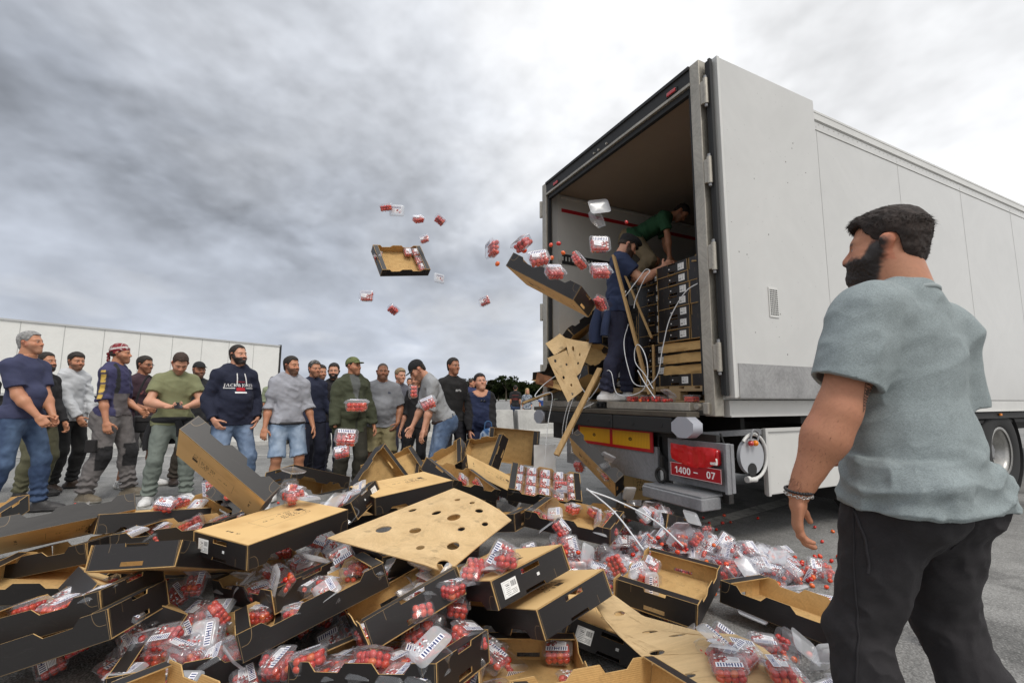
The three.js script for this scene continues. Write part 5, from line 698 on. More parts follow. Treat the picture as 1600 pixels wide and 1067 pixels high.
person({ ...inTruck(1.12, 2.56, -2.16, 1.3), h: 1.72, wide: 1.06, seed: 32, bend: 1.12, hip: 0.74, headPitch: -0.1, label: 'man in dark green T-shirt and khaki trousers stooping on the load inside the trailer', skin: 'tan', hair: { t: 0.012 }, beard: 0.4, handL: [0.12, 0.40, 0.52], handR: [-0.14, 0.40, 0.48], elbowR: [-0.8, 0.4, 0.2], curlL: 0.7, curlR: 0.7, footL: [0.16, 0.1], footR: [-0.16, -0.05],
  top: { name: 'shirt', c: [0.03, 0.11, 0.05], loose: 0.02, fold: 0.014 }, legs: { c: [0.24, 0.185, 0.11], loose: 0.03, fold: 0.014, waist: 0.12 }, shoes: { c: [0.03, 0.03, 0.03] } });
person({ ...inTruck(1.0, 2.47, -0.72, 1.2), h: 1.74, wide: 1.04, seed: 33, bend: 0.75, hip: 0.80, label: 'man in purple top and dull maroon trousers in the dark right corner of the trailer', skin: 'brown', hair: { t: 0.012 }, headPitch: 0.2, handL: [0.2, 0.5, 0.5], handR: [-0.2, 0.5, 0.5], top: { name: 'shirt', c: [0.06, 0.03, 0.22], sleeve: 'long', loose: 0.024 }, legs: { c: [0.085, 0.05, 0.055], loose: 0.03, fold: 0.014, waist: 0.12 } });
// ------------------------------------------------------------------ fruit crates of black printed cardboard, kraft inside
const CL = 0.6, CW = 0.4, CH = 0.11, CT = 0.004;
const kraftTex = dataTex(512, 512, (u, v, i, j) => { const f = tn(u, v, 60, 3, 41), b = tn(u, v, 6, 4, 43), c = 0.5 + 0.5 * Math.sin(v * Math.PI * 2 * 64), sp = hash3(i, j, 8); const st = sstep(0.62, 0.70, tn(u, v, 5, 4, 47)) * 0.16 + sstep(0.64, 0.68, tn(u, v, 11, 3, 49)) * 0.10; const k = 0.86 - st + (f - 0.5) * 0.22 + (b - 0.5) * 0.22 + (c - 0.5) * 0.035 + (sp - 0.5) * 0.06; return [k, k * (0.985 + (b - .5) * .06), k * (0.95 + (b - .5) * .16)]; });
kraftTex.repeat.set(2.4, 2.4);
const kraftBump = dataTex(512, 64, (u, v, i, j) => { const c = 0.5 + 0.5 * Math.sin(v * Math.PI * 2 * 6 + 0.3 * Math.sin(u * 12)), n = tn(u, v, 20, 3, 5); const k = c * 0.5 + n * 0.5; return [k, k, k]; });
kraftBump.repeat.set(2, 26);
const kraft = std(C(0.62, 0.395, 0.16), 0.86, 0, { map: kraftTex, bumpMap: kraftBump, bumpScale: 0.0008 });
const kraftPale = std(C(0.69, 0.49, 0.26), 0.84, 0, { map: kraftTex, bumpMap: kraftBump, bumpScale: 0.0008 });
function scuffs(x, w, h, seed, n) { const R = rng(seed); for (let i = 0; i < n; i++) { x.strokeStyle = `rgba(${120 + R() * 60},${112 + R() * 50},${100 + R() * 40},${0.05 + R() * 0.16})`; x.lineWidth = 0.6 + R() * 1.6; const a = R() * w, b = R() * h; x.beginPath(); x.moveTo(a, b); x.lineTo(a + (R() - .5) * w * 0.12, b + (R() - .5) * h * 0.35); x.stroke(); } for (let i = 0; i < n * 3; i++) { x.fillStyle = `rgba(150,130,100,${R() * 0.22})`; x.fillRect(R() * w, R() * h, 1 + R() * 2, 1 + R()); } }
const KL = '#b99a6c';
const longTex = [1, 2].map(s => canvasTex(1024, 192, (x, w, h) => { x.fillStyle = '#221f1e'; x.fillRect(0, 0, w, h); scuffs(x, w, h, s * 11, 60); x.strokeStyle = KL; x.lineWidth = 3; for (const q of [0, 1]) { const X = v => q ? w - v : v; x.globalAlpha = 0.85; x.beginPath(); x.moveTo(X(92), 0); x.lineTo(X(88), 34); x.quadraticCurveTo(X(80), 82, X(50), 92); x.lineTo(X(16), 92); x.stroke(); x.beginPath(); x.moveTo(X(10), 6); x.lineTo(X(7), h); x.lineWidth = 2.2; x.stroke(); } x.globalAlpha = 1; x.fillStyle = 'rgba(185,154,108,0.55)'; x.fillRect(0, h - 3, w, 3); x.fillRect(0, 0, w, 2); }, true, false));
const endTex = [3, 4].map(s => canvasTex(768, 208, (x, w, h) => { x.fillStyle = '#231f1e'; x.fillRect(0, 0, w, h); scuffs(x, w, h, s * 13, 46); x.strokeStyle = KL; x.lineWidth = 2.4; x.globalAlpha = 0.8; for (const X of [10, w - 10]) { x.beginPath(); x.moveTo(X, 0); x.lineTo(X + 2, h); x.stroke(); } x.beginPath(); x.moveTo(150, 0); x.lineTo(152, 70); x.stroke(); x.globalAlpha = 1; x.fillStyle = 'rgba(185,154,108,0.5)'; x.fillRect(0, h - 3, w, 3); }, true, false));
const blackM = t => phys(C(0.92, 0.92, 0.92), 0.42, { map: t, bumpMap: grain, bumpScale: 0.0004 });
const longM = longTex.map(blackM), endM = endTex.map(blackM), flapM = phys(C(0.020, 0.018, 0.0175), 0.42);
const bottomM = std(C(1, 1, 1), 0.85, 0, { map: canvasTex(1024, 704, (x, w, h) => { // printed underside
  x.fillStyle = '#dbb67c'; x.fillRect(0, 0, w, h); const R = rng(9); for (let i = 0; i < 2600; i++) { x.fillStyle = `rgba(${R() > .5 ? '120,85,40' : '240,220,180'},${R() * 0.10})`; x.fillRect(R() * w, R() * h, 2 + R() * 22, 1 + R() * 1.5); }
  for (let i = 0; i < 26; i++) { const a = R() * w, b = R() * h, r = 30 + R() * 120, g = x.createRadialGradient(a, b, 0, a, b, r); g.addColorStop(0, `rgba(${R() > .5 ? '150,110,60' : '235,210,165'},0.14)`); g.addColorStop(1, 'rgba(150,110,60,0)'); x.fillStyle = g; x.fillRect(0, 0, w, h); }
  x.fillStyle = x.strokeStyle = '#4a3a26'; x.lineWidth = 2; x.strokeRect(330, 210, 420, 250);
  x.save(); x.translate(130, 330); x.rotate(-Math.PI / 2); x.font = 'bold 34px sans-serif'; x.fillText('CA', -90, 0); x.fillRect(0, -22, 26, 20); x.fillRect(34, -18, 18, 14); x.fillRect(60, -24, 20, 20); x.restore();
  x.font = 'bold 40px sans-serif'; x.fillText('CF', 400, 330); x.fillRect(470, 312, 40, 8); for (let r = 0; r < 5; r++) for (let i = 0; i < 9; i++) if (R() > 0.25) x.fillRect(560 + i * 19, 240 + r * 34, 8 + R() * 9, 9 + R() * 12); x.fillRect(770, 250, 64, 70); x.fillRect(785, 340, 46, 18); x.beginPath(); x.arc(800, 410, 22, 0, 7); x.lineWidth = 5; x.stroke();
}, true, false) });
const labelM = std(C(1, 1, 1), 0.6, 0, { map: canvasTex(256, 224, (x, w, h) => { x.fillStyle = '#efeeea'; x.fillRect(0, 0, w, h); x.fillStyle = '#3a3a3c'; const R = rng(4); let p = 20; while (p < 110) { const q = 2 + R() * 5; x.fillRect(p, 118, q, 74); p += q + 2 + R() * 4; } for (let i = 0; i < 4; i++) x.fillRect(20, 22 + i * 18, 60 + R() * 50, 5); for (let i = 0; i < 7; i++) x.fillRect(138, 26 + i * 24, 40 + R() * 52, 5); x.fillRect(138, 150, 56, 8); x.font = 'bold 30px sans-serif'; x.strokeStyle = '#777'; x.lineWidth = 2; x.strokeRect(128, 14, 112, 190); }, true, false) });
const whiteM = std(C(0.75, 0.75, 0.73), 0.6);
function wallShape(L, kind, R) {
  const s = new THREE.Shape(), h = L / 2, H = CH, w = () => (R() - 0.5) * 0.004;
  if (kind === 'long') { const e = 0.09, d = 0.030, c = 0.055; s.moveTo(-h, 0); s.lineTo(h, 0); s.lineTo(h, H); s.lineTo(h - e + w(), H); s.lineTo(h - e - 0.028, H - d + w()); s.lineTo(c + 0.028, H - d + w()); s.lineTo(c, H - 0.002); s.lineTo(-c, H - 0.002); s.lineTo(-c - 0.028, H - d); s.lineTo(-h + e + 0.028, H - d + w()); s.lineTo(-h + e, H); s.lineTo(-h, H); }
  else { s.moveTo(-h, 0); s.lineTo(h, 0); s.lineTo(h, H); s.lineTo(0.055, H); s.lineTo(0.05, H - 0.016); s.lineTo(-0.05, H - 0.016); s.lineTo(-0.055, H); s.lineTo(-h, H); const o = new THREE.Path(); o.moveTo(-0.05, 0.014); o.lineTo(-0.05, 0.032); o.lineTo(0.05, 0.032); o.lineTo(0.05, 0.014); s.holes.push(o); }
  return s;
}
function wallGeo(L, kind, R, bend) { // group 0 kraft board, group 1 printed outer face; local x along, y up, +z outward
  const sh = wallShape(L, kind, R), board = new THREE.ExtrudeGeometry(sh, { depth: CT, bevelEnabled: false }); board.translate(0, 0, -CT);
  const face = new THREE.ShapeGeometry(sh); face.translate(0, 0, 0.0007); const p = face.attributes.position, uv = face.attributes.uv; for (let i = 0; i < p.count; i++) uv.setXY(i, p.getX(i) / L + 0.5, p.getY(i) / CH);
  const b2 = board.clone(); b2.clearGroups(); const f2 = face.toNonIndexed(); f2.clearGroups(); const g = mergeGeometries([b2.index ? b2.toNonIndexed() : b2, f2], true);
  const q = g.attributes.position; for (let i = 0; i < q.count; i++) { const x = q.getX(i), y = q.getY(i); q.setZ(i, q.getZ(i) + bend * (y / CH) * (1 - (2 * x / L) ** 2) * 0.5); } g.computeVertexNormals(); return g;
}
const E_ = (x, y, z) => { const q = new THREE.Quaternion().setFromEuler(new THREE.Euler(x, y, z, 'YXZ')); return [q.x, q.y, q.z, q.w]; };
let crateSeed = 100;
function crate(label, pos, quat, o = {}) {
  const R = rng(o.seed || crateSeed++), t = thing('fruit_crate', label, 'crate', pos, 0, o.group); t.quaternion.set(...quat).normalize();
  const dmg = o.damage ?? 0.6, v = R() > 0.5 ? 1 : 0;
  const bp = mesh('bottom_panel', bx(CL - 0.002, CT, CW - 0.002, 0, CT / 2 + 0.0005, 0), kraft, t);
  { const f = new THREE.PlaneGeometry(CL - 0.006, CW - 0.006); f.rotateX(Math.PI / 2); f.translate(0, -0.0004, 0); mesh('printed_underside', f, bottomM, bp); }
  for (const q of [1, -1]) { const lean = (R() - 0.25) * 0.22 * dmg, m = mesh('long_wall', wallGeo(CL, 'long', R, (R() - 0.4) * 0.03 * dmg), [kraft, longM[v]], t); m.position.set(0, 0.001, q * CW / 2); m.rotation.order = 'YXZ'; m.rotation.set(lean, q > 0 ? 0 : Math.PI, 0); }
  for (const q of [1, -1]) {
    const lean = (R() - 0.3) * 0.16 * dmg, m = mesh('end_wall', wallGeo(CW - 0.012, 'end', R, (R() - 0.5) * 0.016 * dmg), [kraft, endM[R() > 0.5 ? 1 : 0]], t); m.position.set(q * (CL / 2 - 0.002), 0.001, 0); m.rotation.order = 'YXZ'; m.rotation.set(lean, q * Math.PI / 2, 0);
    if (!(o.noFlap === q)) { const fl = new THREE.BoxGeometry(CW - 0.014, 0.003, 0.05); fl.translate(0, 0, -0.025); const f = mesh('top_flap', fl, flapM, m); f.position.set(0, CH - 0.001, -CT); f.rotation.x = (R() - 0.6) * 0.3 * dmg; const ln = mesh('folded_edge', bx(CW - 0.016, 0.0034, 0.003, 0, -0.0001, -0.0515), kraft, f); ln.visible = true; }
    if ((o.label ?? 1) === q || o.label === 2) { const l = mesh('paper_label', bx(0.075, 0.062, 0.0008, 0.12, 0.056, 0.0016), labelM, m); mesh('white_tag', bx(0.014, 0.012, 0.0008, -0.03, 0.06, 0.0016), whiteM, m); }
  }
  return t;
}
const heap = 'cardboard fruit crates heaped on the asphalt';
const K = {};
K.nearLeft = crate('open crate with bare kraft floor and one clear lid, far left edge', [-2.72, 0.34, -2.97], [-0.183, 0.370, 0.127, 0.902], { label: -1 });
K.underLeft = crate('dark crate wedged under the open kraft floored crate at the left edge', [-2.62, 0.185, -2.88], [-0.101, 0.995, -0.018, 0.011]);
K.endUp = crate('crate with gray end wall and handle slot, left of the printed upside-down crate', [-1.68, 0.30, -2.43], [-0.149, 0.692, -0.106, 0.698], { label: 0 });
K.tiltLong = crate('black crate tipped over at lower left with punnets at its right end', [-1.84, 0.24, -2.37], [-0.360, 0.291, 0.885, 0.052], { label: 0 });
K.frontLeft = crate('nearest long black crate in the lower left corner', [-1.83, 0.15, -2.02], [0.141, -0.986, 0.037, 0.085], { label: 0, damage: 0.2 });
K.frontLeft2 = crate('open black crate holding punnets just behind the nearest lower left crate', [-1.93, 0.20, -2.12], [0.122, -0.991, 0.029, 0.051], { label: 0, damage: 0.2 });
K.bottomKraft = crate('open empty kraft crate whose corner rises from the bottom edge, left', [-0.99, 0.235, -1.30], [-0.023, -0.298, 0.068, 0.952], { label: 0 });
K.lid8 = crate('upside-down crate with printed kraft bottom and white end label, left of the perforated sheet', [-1.23, 0.53, -2.52], [-0.845, -0.013, 0.534, 0.030], { label: -1, damage: 0.15 });
K.lid10 = crate('upside-down crate with kraft bottom behind the perforated sheet', [-0.78, 0.56, -3.39], [-0.933, -0.027, 0.359, 0.030], { label: 0, damage: 0.15 });
K.open11 = crate('open crate of loose punnets with a white label on its raised right end', [-1.17, 0.36, -3.10], [-0.200, 0.975, 0.073, 0.059], { label: -1 });
K.dark12 = crate('dark overturned crate below the legs of the man in denim shorts', [-1.86, 0.46, -4.37], [0.860, -0.073, -0.470, 0.182], { label: 0 });
K.tilt13 = crate('crate standing steeply on its corner with brown printed bottom, before the navy hoodie man', [-1.67, 0.71, -2.71], [-0.308, -0.878, 0.310, 0.195], { label: 0, damage: 0.15 });
K.label14 = crate('small visible crate end with white label under the steeply standing crate', [-1.82, 0.34, -3.45], [0.923, -0.301, -0.048, 0.234], { label: 1 });
K.dark15 = crate('dark crate end beside the white trainers of the phone man', [-2.44, 0.40, -3.25], E_(3.0, 0.85, 0.1), { label: 2 });
K.open16 = crate('open kraft lined crate of punnets behind the printed upside-down crate', [-1.95, 0.31, -2.92], [0.056, -0.997, 0.024, 0.041], { label: 0 });
K.open17 = crate('crate full of printed punnets with a white label on its right end, lower centre left', [-1.22, 0.155, -2.60], [-0.083, 0.951, 0.042, 0.296], { label: -1 });
K.open18 = crate('long black crate under the labelled punnet crate, sloping up to the right', [-0.90, 0.19, -2.26], [0.154, -0.949, 0.036, 0.272], { label: 0 });
K.tilt19 = crate('crate tipped towards the viewer, gray end wall with kraft slot, lower centre', [-0.47, 0.22, -2.18], [-0.201, 0.837, 0.072, 0.504], { label: 0 });
K.front20 = crate('nearest crate full of red punnets and loose tomatoes at the bottom centre', [-0.43, 0.14, -1.83], [-0.069, 0.976, -0.099, 0.180], { label: 0, damage: 0.2 });
K.lid21 = crate('upside-down crate with big white end label, right of the perforated sheet', [-0.09, 0.39, -2.29], [-0.878, -0.175, -0.445, 0.009], { label: 1, damage: 0.15 });
K.lid22 = crate('dark upside-down crate directly beneath the one with the big white label', [0.09, 0.295, -2.26], [-0.878, -0.175, -0.445, 0.009], { label: 0, damage: 0.15 });
K.label23 = crate('black crate end with white label under the long torn kraft sheet', [0.478, 0.116, -2.467], [0.663, -0.082, 0.730, 0.142], { label: 1, damage: 0.2 });
K.front24 = crate('open kraft crate at the bottom edge right of the fallen punnets', [0.34, 0.19, -1.44], [-0.068, -0.961, 0.023, 0.268], { label: 0 });
K.behind25 = crate('kraft lined crate with punnets in it, below the upside-down labelled crate', [0.09, 0.055, -1.86], E_(0.03, 1.62, -0.06), { label: 0 });
K.open26 = crate('open crate with clean kraft floor and a single punnet, right of the torn sheet', [0.85, 0.13, -2.62], [0.038, 0.476, -0.017, 0.879], { label: 0 });
K.right27 = crate('empty open crate on the asphalt at the trouser leg of the near man', [1.45, 0.055, -2.49], [0.036, 0.884, -0.053, 0.464], { label: 0, damage: 0.15 });
K.full28 = crate('crate packed full of punnets tilted towards the viewer below the truck', [0.27, 0.38, -4.03], [0.074, 0.976, 0.204, 0.029], { label: 0, damage: 0.1 });
K.under29 = crate('black crate just beneath the crate packed full of punnets', [0.44, 0.27, -3.37], [0.039, 0.974, 0.036, 0.219], { label: 0, damage: 0.2 });
K.stand30 = crate('open crate standing on its long side with pale kraft bottom, below the dark haired woman', [0.04, 0.59, -5.70], [-0.076, 0.724, 0.674, 0.127], { label: 0, damage: 0.15 });
K.open32 = crate('tipped open crate with torn wall left of the standing kraft crate', [-0.74, 0.40, -5.14], [-0.276, 0.921, 0.274, 0.016], { label: 0 });
K.lean33 = crate('torn crate leaning with brown inner wall, left of the full punnet crate', [-0.18, 0.40, -4.75], [-0.954, 0.253, 0.107, 0.122], { label: 0, damage: 1 });
K.lean35 = crate('crate leaning steeply against the rear of the trailer, gray side up', [0.77, 0.52, -4.51], [0.397, 0.879, -0.177, 0.196], { label: 0, damage: 0.15 });
K.stand36 = crate('crate standing on end by the trailer step with printed kraft bottom showing', [1.46, 0.29, -5.48], [-0.479, 0.491, -0.441, 0.579], { label: 0 });
K.low37 = crate('low black crate with small label in front of the trailer step', [1.14, 0.18, -3.72], [0.054, 0.825, -0.130, 0.547], { label: 1 });
K.fly38 = crate('crate flying high in the sky with a few punnets left in it', [-1.36, 2.77, -5.44], [-0.074, -0.817, -0.492, 0.292], { label: -1, damage: 0.1, group: undefined });
K.fly39 = crate('big black crate in mid air spilling punnets at the trailer edge', [0.26, 1.94, -3.33], [0.274, 0.937, -0.005, 0.217], { label: 1, damage: 0.2 });
// further crates that close the heap between and under the ones above
K.left2 = crate('kraft edged crate just showing left of the open crate at the left edge', [-3.55, 0.32, -3.05], E_(0.1, 0.5, 0.1), { label: 0 });
K.base1 = crate('flattened crate at the bottom of the heap, left of its middle', [-1.30, 0.03, -2.15], E_(0.02, 0.4, 0.02), { label: 0 });
K.base2 = crate('crate under the perforated kraft sheet', [-0.55, 0.27, -2.75], E_(0.08, 0.7, -0.06), { label: 0 });
K.base3 = crate('crate buried behind the perforated sheet', [-0.20, 0.24, -3.45], E_(-0.1, -0.3, 0.1), { label: 0 });
K.base4 = crate('crate under the open kraft lined crate at the left', [-1.98, 0.13, -3.0], E_(0.0, 0.15, 0.03), { label: 0 });
K.base5 = crate('crate under the upside-down crate with the kraft bottom, heap centre', [-0.95, 0.30, -3.5], E_(0.05, 0.5, 0.0), { label: 0 });
K.base6 = crate('buried crate left of the standing kraft crate', [-0.45, 0.14, -4.55], E_(0.1, 0.1, 0.08), { label: 0 });
K.base7 = crate('buried crate below the standing kraft crate', [0.25, 0.22, -5.2], E_(0.0, 0.35, 0.02), { label: 2 });
K.base8 = crate('crate on the asphalt beneath the leaning crate at the trailer', [0.75, 0.06, -4.35], E_(0.05, -0.4, 0.02), { label: 0 });
K.torn31 = crate('broken crate with torn wall beside the khaki shorts man', [-1.28, 0.32, -5.2], E_(0.7, 0.9, 0.4), { label: 0, damage: 1.2 });
K.small12 = crate('crate on end behind the overturned dark crate, kraft inside', [-1.15, 0.42, -4.0], E_(0.9, 2.2, 0.9), { label: 1 });
K.mid40 = crate('open kraft lined crate lying behind the upside-down crate by the polo shirt man', [-0.45, 0.42, -4.05], E_(0.35, 0.8, -0.3), { label: 0 });
K.kraft34 = crate('open kraft crate tipped forward left of the standing crate', [-0.30, 0.50, -5.35], E_(0.95, -0.5, 0.3), { label: 0 });
K.left3 = crate('dark crate in the gap above the nearest lower left crates', [-2.48, 0.14, -2.64], E_(0.05, 0.25, -0.08), { label: 0 });
K.end14 = crate('crate lying in the punnets behind the phone man\'s trainers', [-2.25, 0.28, -3.25], E_(0.2, 1.1, 0.1), { label: 1 });

// ------------------------------------------------------------------ load in the trailer: pallets and stacked crates
const palletWood = std(C(0.50, 0.35, 0.19), 0.8, 0, { map: kraftTex });
function pallet(label, x, z) {
  const [wx, wy, wz] = truckWorld(x, 1.131, z), t = thing('pallet', label, 'pallet', [wx, wy, wz], TR.a);
  for (let i = 0; i < 7; i++) mesh('deck_board', bx(1.0, 0.02, 0.12, 0.5, 0.133, -0.06 - i * 0.18), palletWood, t);
  for (const xx of [0.05, 0.5, 0.95]) { mesh('stringer', bx(0.1, 0.022, 1.2, xx, 0.112, -0.6), palletWood, t); for (const zz of [-0.07, -0.6, -1.13]) mesh('block', bx(0.1, 0.08, 0.14, xx, 0.06, zz, 0.003), palletWood, t); mesh('bottom_board', bx(0.1, 0.018, 1.2, xx, 0.0095, -0.6), palletWood, t); }
}
pallet('wooden pallet under the right-hand crate stack in the trailer', 0.30, -0.10);
pallet('wooden pallet under the left-hand crates in the trailer', 0.45, -1.32);
const ord = ['bottom', 'second', 'third', 'fourth', 'fifth', 'sixth', 'seventh', 'eighth', 'ninth', 'tenth', 'eleventh', 'twelfth', 'thirteenth'];
const stackProto = K.underLeft;
function stacked(label, x, y, z, flip, jig) { const c = stackProto.clone(); c.name = numbered('fruit_crate'); c.position.set(...truckWorld(x, y, z)); c.quaternion.setFromEuler(new THREE.Euler(0, TR.a + (flip ? Math.PI : 0) + jig, 0)); scene.add(c); c.userData = { label, category: 'crate' }; return c; }
{
  const R = rng(77), P = crate('black labelled crate at the bottom of the right-hand stack, nearest the trailer wall', truckWorld(0.62, 1.275, -0.305), E_(0, TR.a, 0), { label: 2, damage: 0 });
  const cp = (label, x, y, z, jig) => { const c = P.clone(); c.name = numbered('fruit_crate'); c.position.set(...truckWorld(x, y, z)); c.rotation.set(0, TR.a + Math.PI + jig, 0); c.userData = { label, category: 'crate' }; scene.add(c); return c; };
  P.rotation.set(0, TR.a + Math.PI, 0);
  const cols = [['nearest the trailer wall', -0.305], ['in the middle column', -0.71], ['in the left column', -1.115]];
  for (const [n, z] of cols) for (let k = 0; k < 11; k++) {
    if (n[0] === 'n' && k === 0) continue; if (z > -1 && k >= 1 && k <= 3) continue; // crushed layer, built below
    cp(`black labelled crate, ${ord[k]} from the bottom of the right-hand stack, ${n}`, 0.64 + (z < -1 ? 0.10 : 0) + (R() - .5) * 0.02, 1.277 + k * 0.1065, z + (R() - .5) * 0.014, (R() - .5) * 0.03);
  }
  for (const [n, z] of [['by the left wall', -2.3], ['second from the left wall', -1.9], ['behind the thrower', -1.5]]) for (let k = 0; k < (z < -2.2 ? 6 : z < -1.7 ? 5 : 8); k++) cp(`black labelled crate, ${ord[k]} from the bottom of the low stack ${n}`, 0.86 + (z > -1.6 ? 0.2 : 0) + (R() - .5) * 0.04, 1.277 + k * 0.1065, z + (R() - .5) * 0.02, (R() - .5) * 0.04);
  // crushed crates: their front walls folded open
  for (let k = 0; k < 3; k++) {
    const z = -0.50, t = thing('crushed_crate', `crushed kraft crate with its wall torn open, ${['lowest', 'middle', 'uppermost'][k]} of three in the right-hand stack`, 'crate', truckWorld(0.36, 1.385 + k * 0.108, z), TR.a);
    mesh('bottom_panel', bx(0.58, 0.004, 0.72, 0.29, 0.003, 0), kraft, t);
    const g = new THREE.PlaneGeometry(0.74, 0.095, 40, 8); const p = g.attributes.position; for (let i = 0; i < p.count; i++) { const u = p.getX(i), v = p.getY(i) / 0.095 + 0.5, n = fbm(u * 9 + k * 7, v * 2, k, 3) - 0.5; p.setXYZ(i, -0.05 * (1 - v) * (0.6 + n * 2) + 0.02 * n, v * (0.088 + 0.02 * n), -u); } g.computeVertexNormals(); mesh('torn_wall', g, phys(C(0.62, 0.395, 0.16), 0.86, { map: kraftTex, side: THREE.DoubleSide }), t);
    mesh('end_wall', [bx(0.58, 0.1, 0.004, 0.3, 0.05, 0.36), bx(0.58, 0.1, 0.004, 0.3, 0.05, -0.36)], flapM, t);
    mesh('side_flap', bx(0.05, 0.004, 0.7, 0.02 + 0.01 * k, 0.099, 0.01 * k), flapM, t);
  }
  for (const [x, y, z, e, w] of [[0.30, 1.62, -2.02, [0.5, 0.9, 0.4], 'tipped crate lying on the low left stack beside the thrower'], [0.22, 1.30, -1.95, [0.2, 2.0, -0.3], 'crate slumped against the low left stack at the thrower\'s shins'], [0.34, 1.95, -2.25, [-0.5, 0.4, 0.6], 'crate tilted at the top of the low left stack']]) crate(w, truckWorld(x, y, z), E_(...e), { label: 1, damage: 1 });
  // dark load farther in, seen only as a mass
  stuff(tag(mesh('stacked_load', (() => { const g = []; for (let i = 0; i < 6; i++) for (let k = 0; k < 11; k++) { const b = bx(0.58, 0.1, 0.39, 0, 0, 0); b.rotateY(TR.a); b.translate(...truckWorld(1.6 + (i % 2) * 0.02, 1.33 + k * 0.1065, -0.31 - i * 0.405)); g.push(b); } return g; })(), flapM), 'dark mass of stacked crates deeper inside the trailer', 'crate stack'));
  // sloping brown board at the top right
  const b = bx(0.75, 0.006, 0.5); b.rotateZ(0.45); b.rotateY(TR.a + 0.6); b.translate(...truckWorld(0.72, 2.56, -0.42)); tag(mesh('cardboard_sheet', b, kraft), 'brown cardboard sheet sloping on top of the right-hand stack', 'cardboard');
}
// ------------------------------------------------------------------ punnets of cherry tomatoes
const PL = 0.128, PW = 0.105, PHt = 0.058;
function rrect(w, d, r, n = 3) { const p = []; for (const [sx, sz, a0] of [[1, 1, 0], [-1, 1, 90], [-1, -1, 180], [1, -1, 270]]) for (let i = 0; i <= n; i++) { const a = (a0 + 90 * i / n) * D; p.push([sx * (w / 2 - r) + Math.cos(a) * r, sz * (d / 2 - r) + Math.sin(a) * r]); } return p; }
function loft(rings, capFirst, capLast) { const pos = [], idx = [], n = rings[0].p.length; for (const r of rings) for (const q of r.p) pos.push(q[0], r.y, q[1]); for (let k = 0; k < rings.length - 1; k++) for (let i = 0; i < n; i++) { const a = k * n + i, b = k * n + (i + 1) % n; idx.push(a, a + n, b, b, a + n, b + n); } const fan = (k, flip) => { const c = pos.length / 3; pos.push(0, rings[k].y, 0); for (let i = 0; i < n; i++) { const a = k * n + i, b = k * n + (i + 1) % n; flip ? idx.push(c, a, b) : idx.push(c, b, a); } }; if (capFirst) fan(0, true); if (capLast) fan(rings.length - 1, false); const g = new THREE.BufferGeometry(); g.setAttribute('position', new THREE.Float32BufferAttribute(pos, 3)); g.setIndex(idx); g.computeVertexNormals(); const p = g.attributes.position, uv = []; for (let i = 0; i < p.count; i++) uv.push(p.getX(i) / PL + 0.5, p.getZ(i) / PW + 0.5); g.setAttribute('uv', new THREE.Float32BufferAttribute(uv, 2)); return g; }
const ribbed = (w, d, r, amp) => rrect(w, d, r, 3).map(([x, z], i) => { const k = 1 + (i % 2 ? amp : -amp); return [x * k, z * k]; });
const trayG = toCreasedNormals(loft([{ y: 0.001, p: rrect(0.096, 0.076, 0.012) }, { y: 0.006, p: rrect(0.104, 0.084, 0.015) }, { y: 0.046, p: rrect(0.118, 0.096, 0.018) }, { y: 0.048, p: rrect(PL, PW, 0.02) }], true, false), 0.6);
const lidG = toCreasedNormals(loft([{ y: 0.049, p: rrect(PL + 0.003, PW + 0.003, 0.02) }, { y: 0.052, p: rrect(PL, PW, 0.02) }, { y: 0.061, p: rrect(0.112, 0.090, 0.016) }, { y: 0.0625, p: rrect(0.10, 0.078, 0.014) }], false, true), 0.6);
const lidOpenG = toCreasedNormals(loft([{ y: 0.0, p: rrect(PL + 0.003, PW + 0.003, 0.02) }, { y: 0.003, p: rrect(PL, PW, 0.02) }, { y: 0.012, p: rrect(0.112, 0.090, 0.016) }, { y: 0.0135, p: rrect(0.10, 0.078, 0.014) }], false, true), 0.6);
const clear = phys(C(0.93, 0.94, 0.96), 0.12, { transmission: 0.94, thickness: 0, ior: 1.5, side: THREE.DoubleSide });
const cloudy = phys(C(0.88, 0.89, 0.91), 0.22, { transmission: 0.68, thickness: 0, ior: 1.5, side: THREE.DoubleSide });
function printCanvas(kind, alpha) { return canvasTex(256, 208, (x, w, h) => {
  const R = rng(kind * 7 + 1); if (alpha) { x.fillStyle = '#1e1e1e'; x.fillRect(0, 0, w, h); } else { x.fillStyle = '#e9e6e6'; x.fillRect(0, 0, w, h); }
  const F = (c) => { x.fillStyle = alpha ? '#fff' : c; };
  // white printed band with blue bars, white text panel, red tomatoes
  F('#eceaec'); x.fillRect(8, 8, w - 16, 70); if (kind !== 1) { F('#e9e7e8'); x.beginPath(); x.moveTo(24, 84); x.lineTo(150, 80); x.lineTo(176, 116); x.lineTo(120, 168); x.lineTo(24, 150); x.fill(); }
  F('#1f2c66'); for (let i = 0; i < 9; i++) if (!(i === 4)) x.fillRect(20 + i * 25, 14, 12, 54); x.fillRect(20 + 4 * 25, 14, 5, 54); x.fillRect(30 + 4 * 25, 14, 5, 54); x.fillRect(20 + 3.2 * 25, 36, 48, 10);
  if (!alpha) { x.fillStyle = '#8a8a94'; for (let i = 0; i < 5; i++) x.fillRect(36, 98 + i * 11, 50 + R() * 40, 4); }
  for (let i = 0; i < (kind === 2 ? 16 : 11); i++) { F(['#b3201c', '#c4372a', '#8f1414'][i % 3]); x.beginPath(); x.arc(120 + R() * 120, 92 + R() * 104, 8 + R() * 7, 0, 7); x.fill(); if (!alpha) { x.fillStyle = '#3d5a2a'; x.fillRect(130 + R() * 100, 100 + R() * 80, 8, 3); } }
}, !alpha, false); }
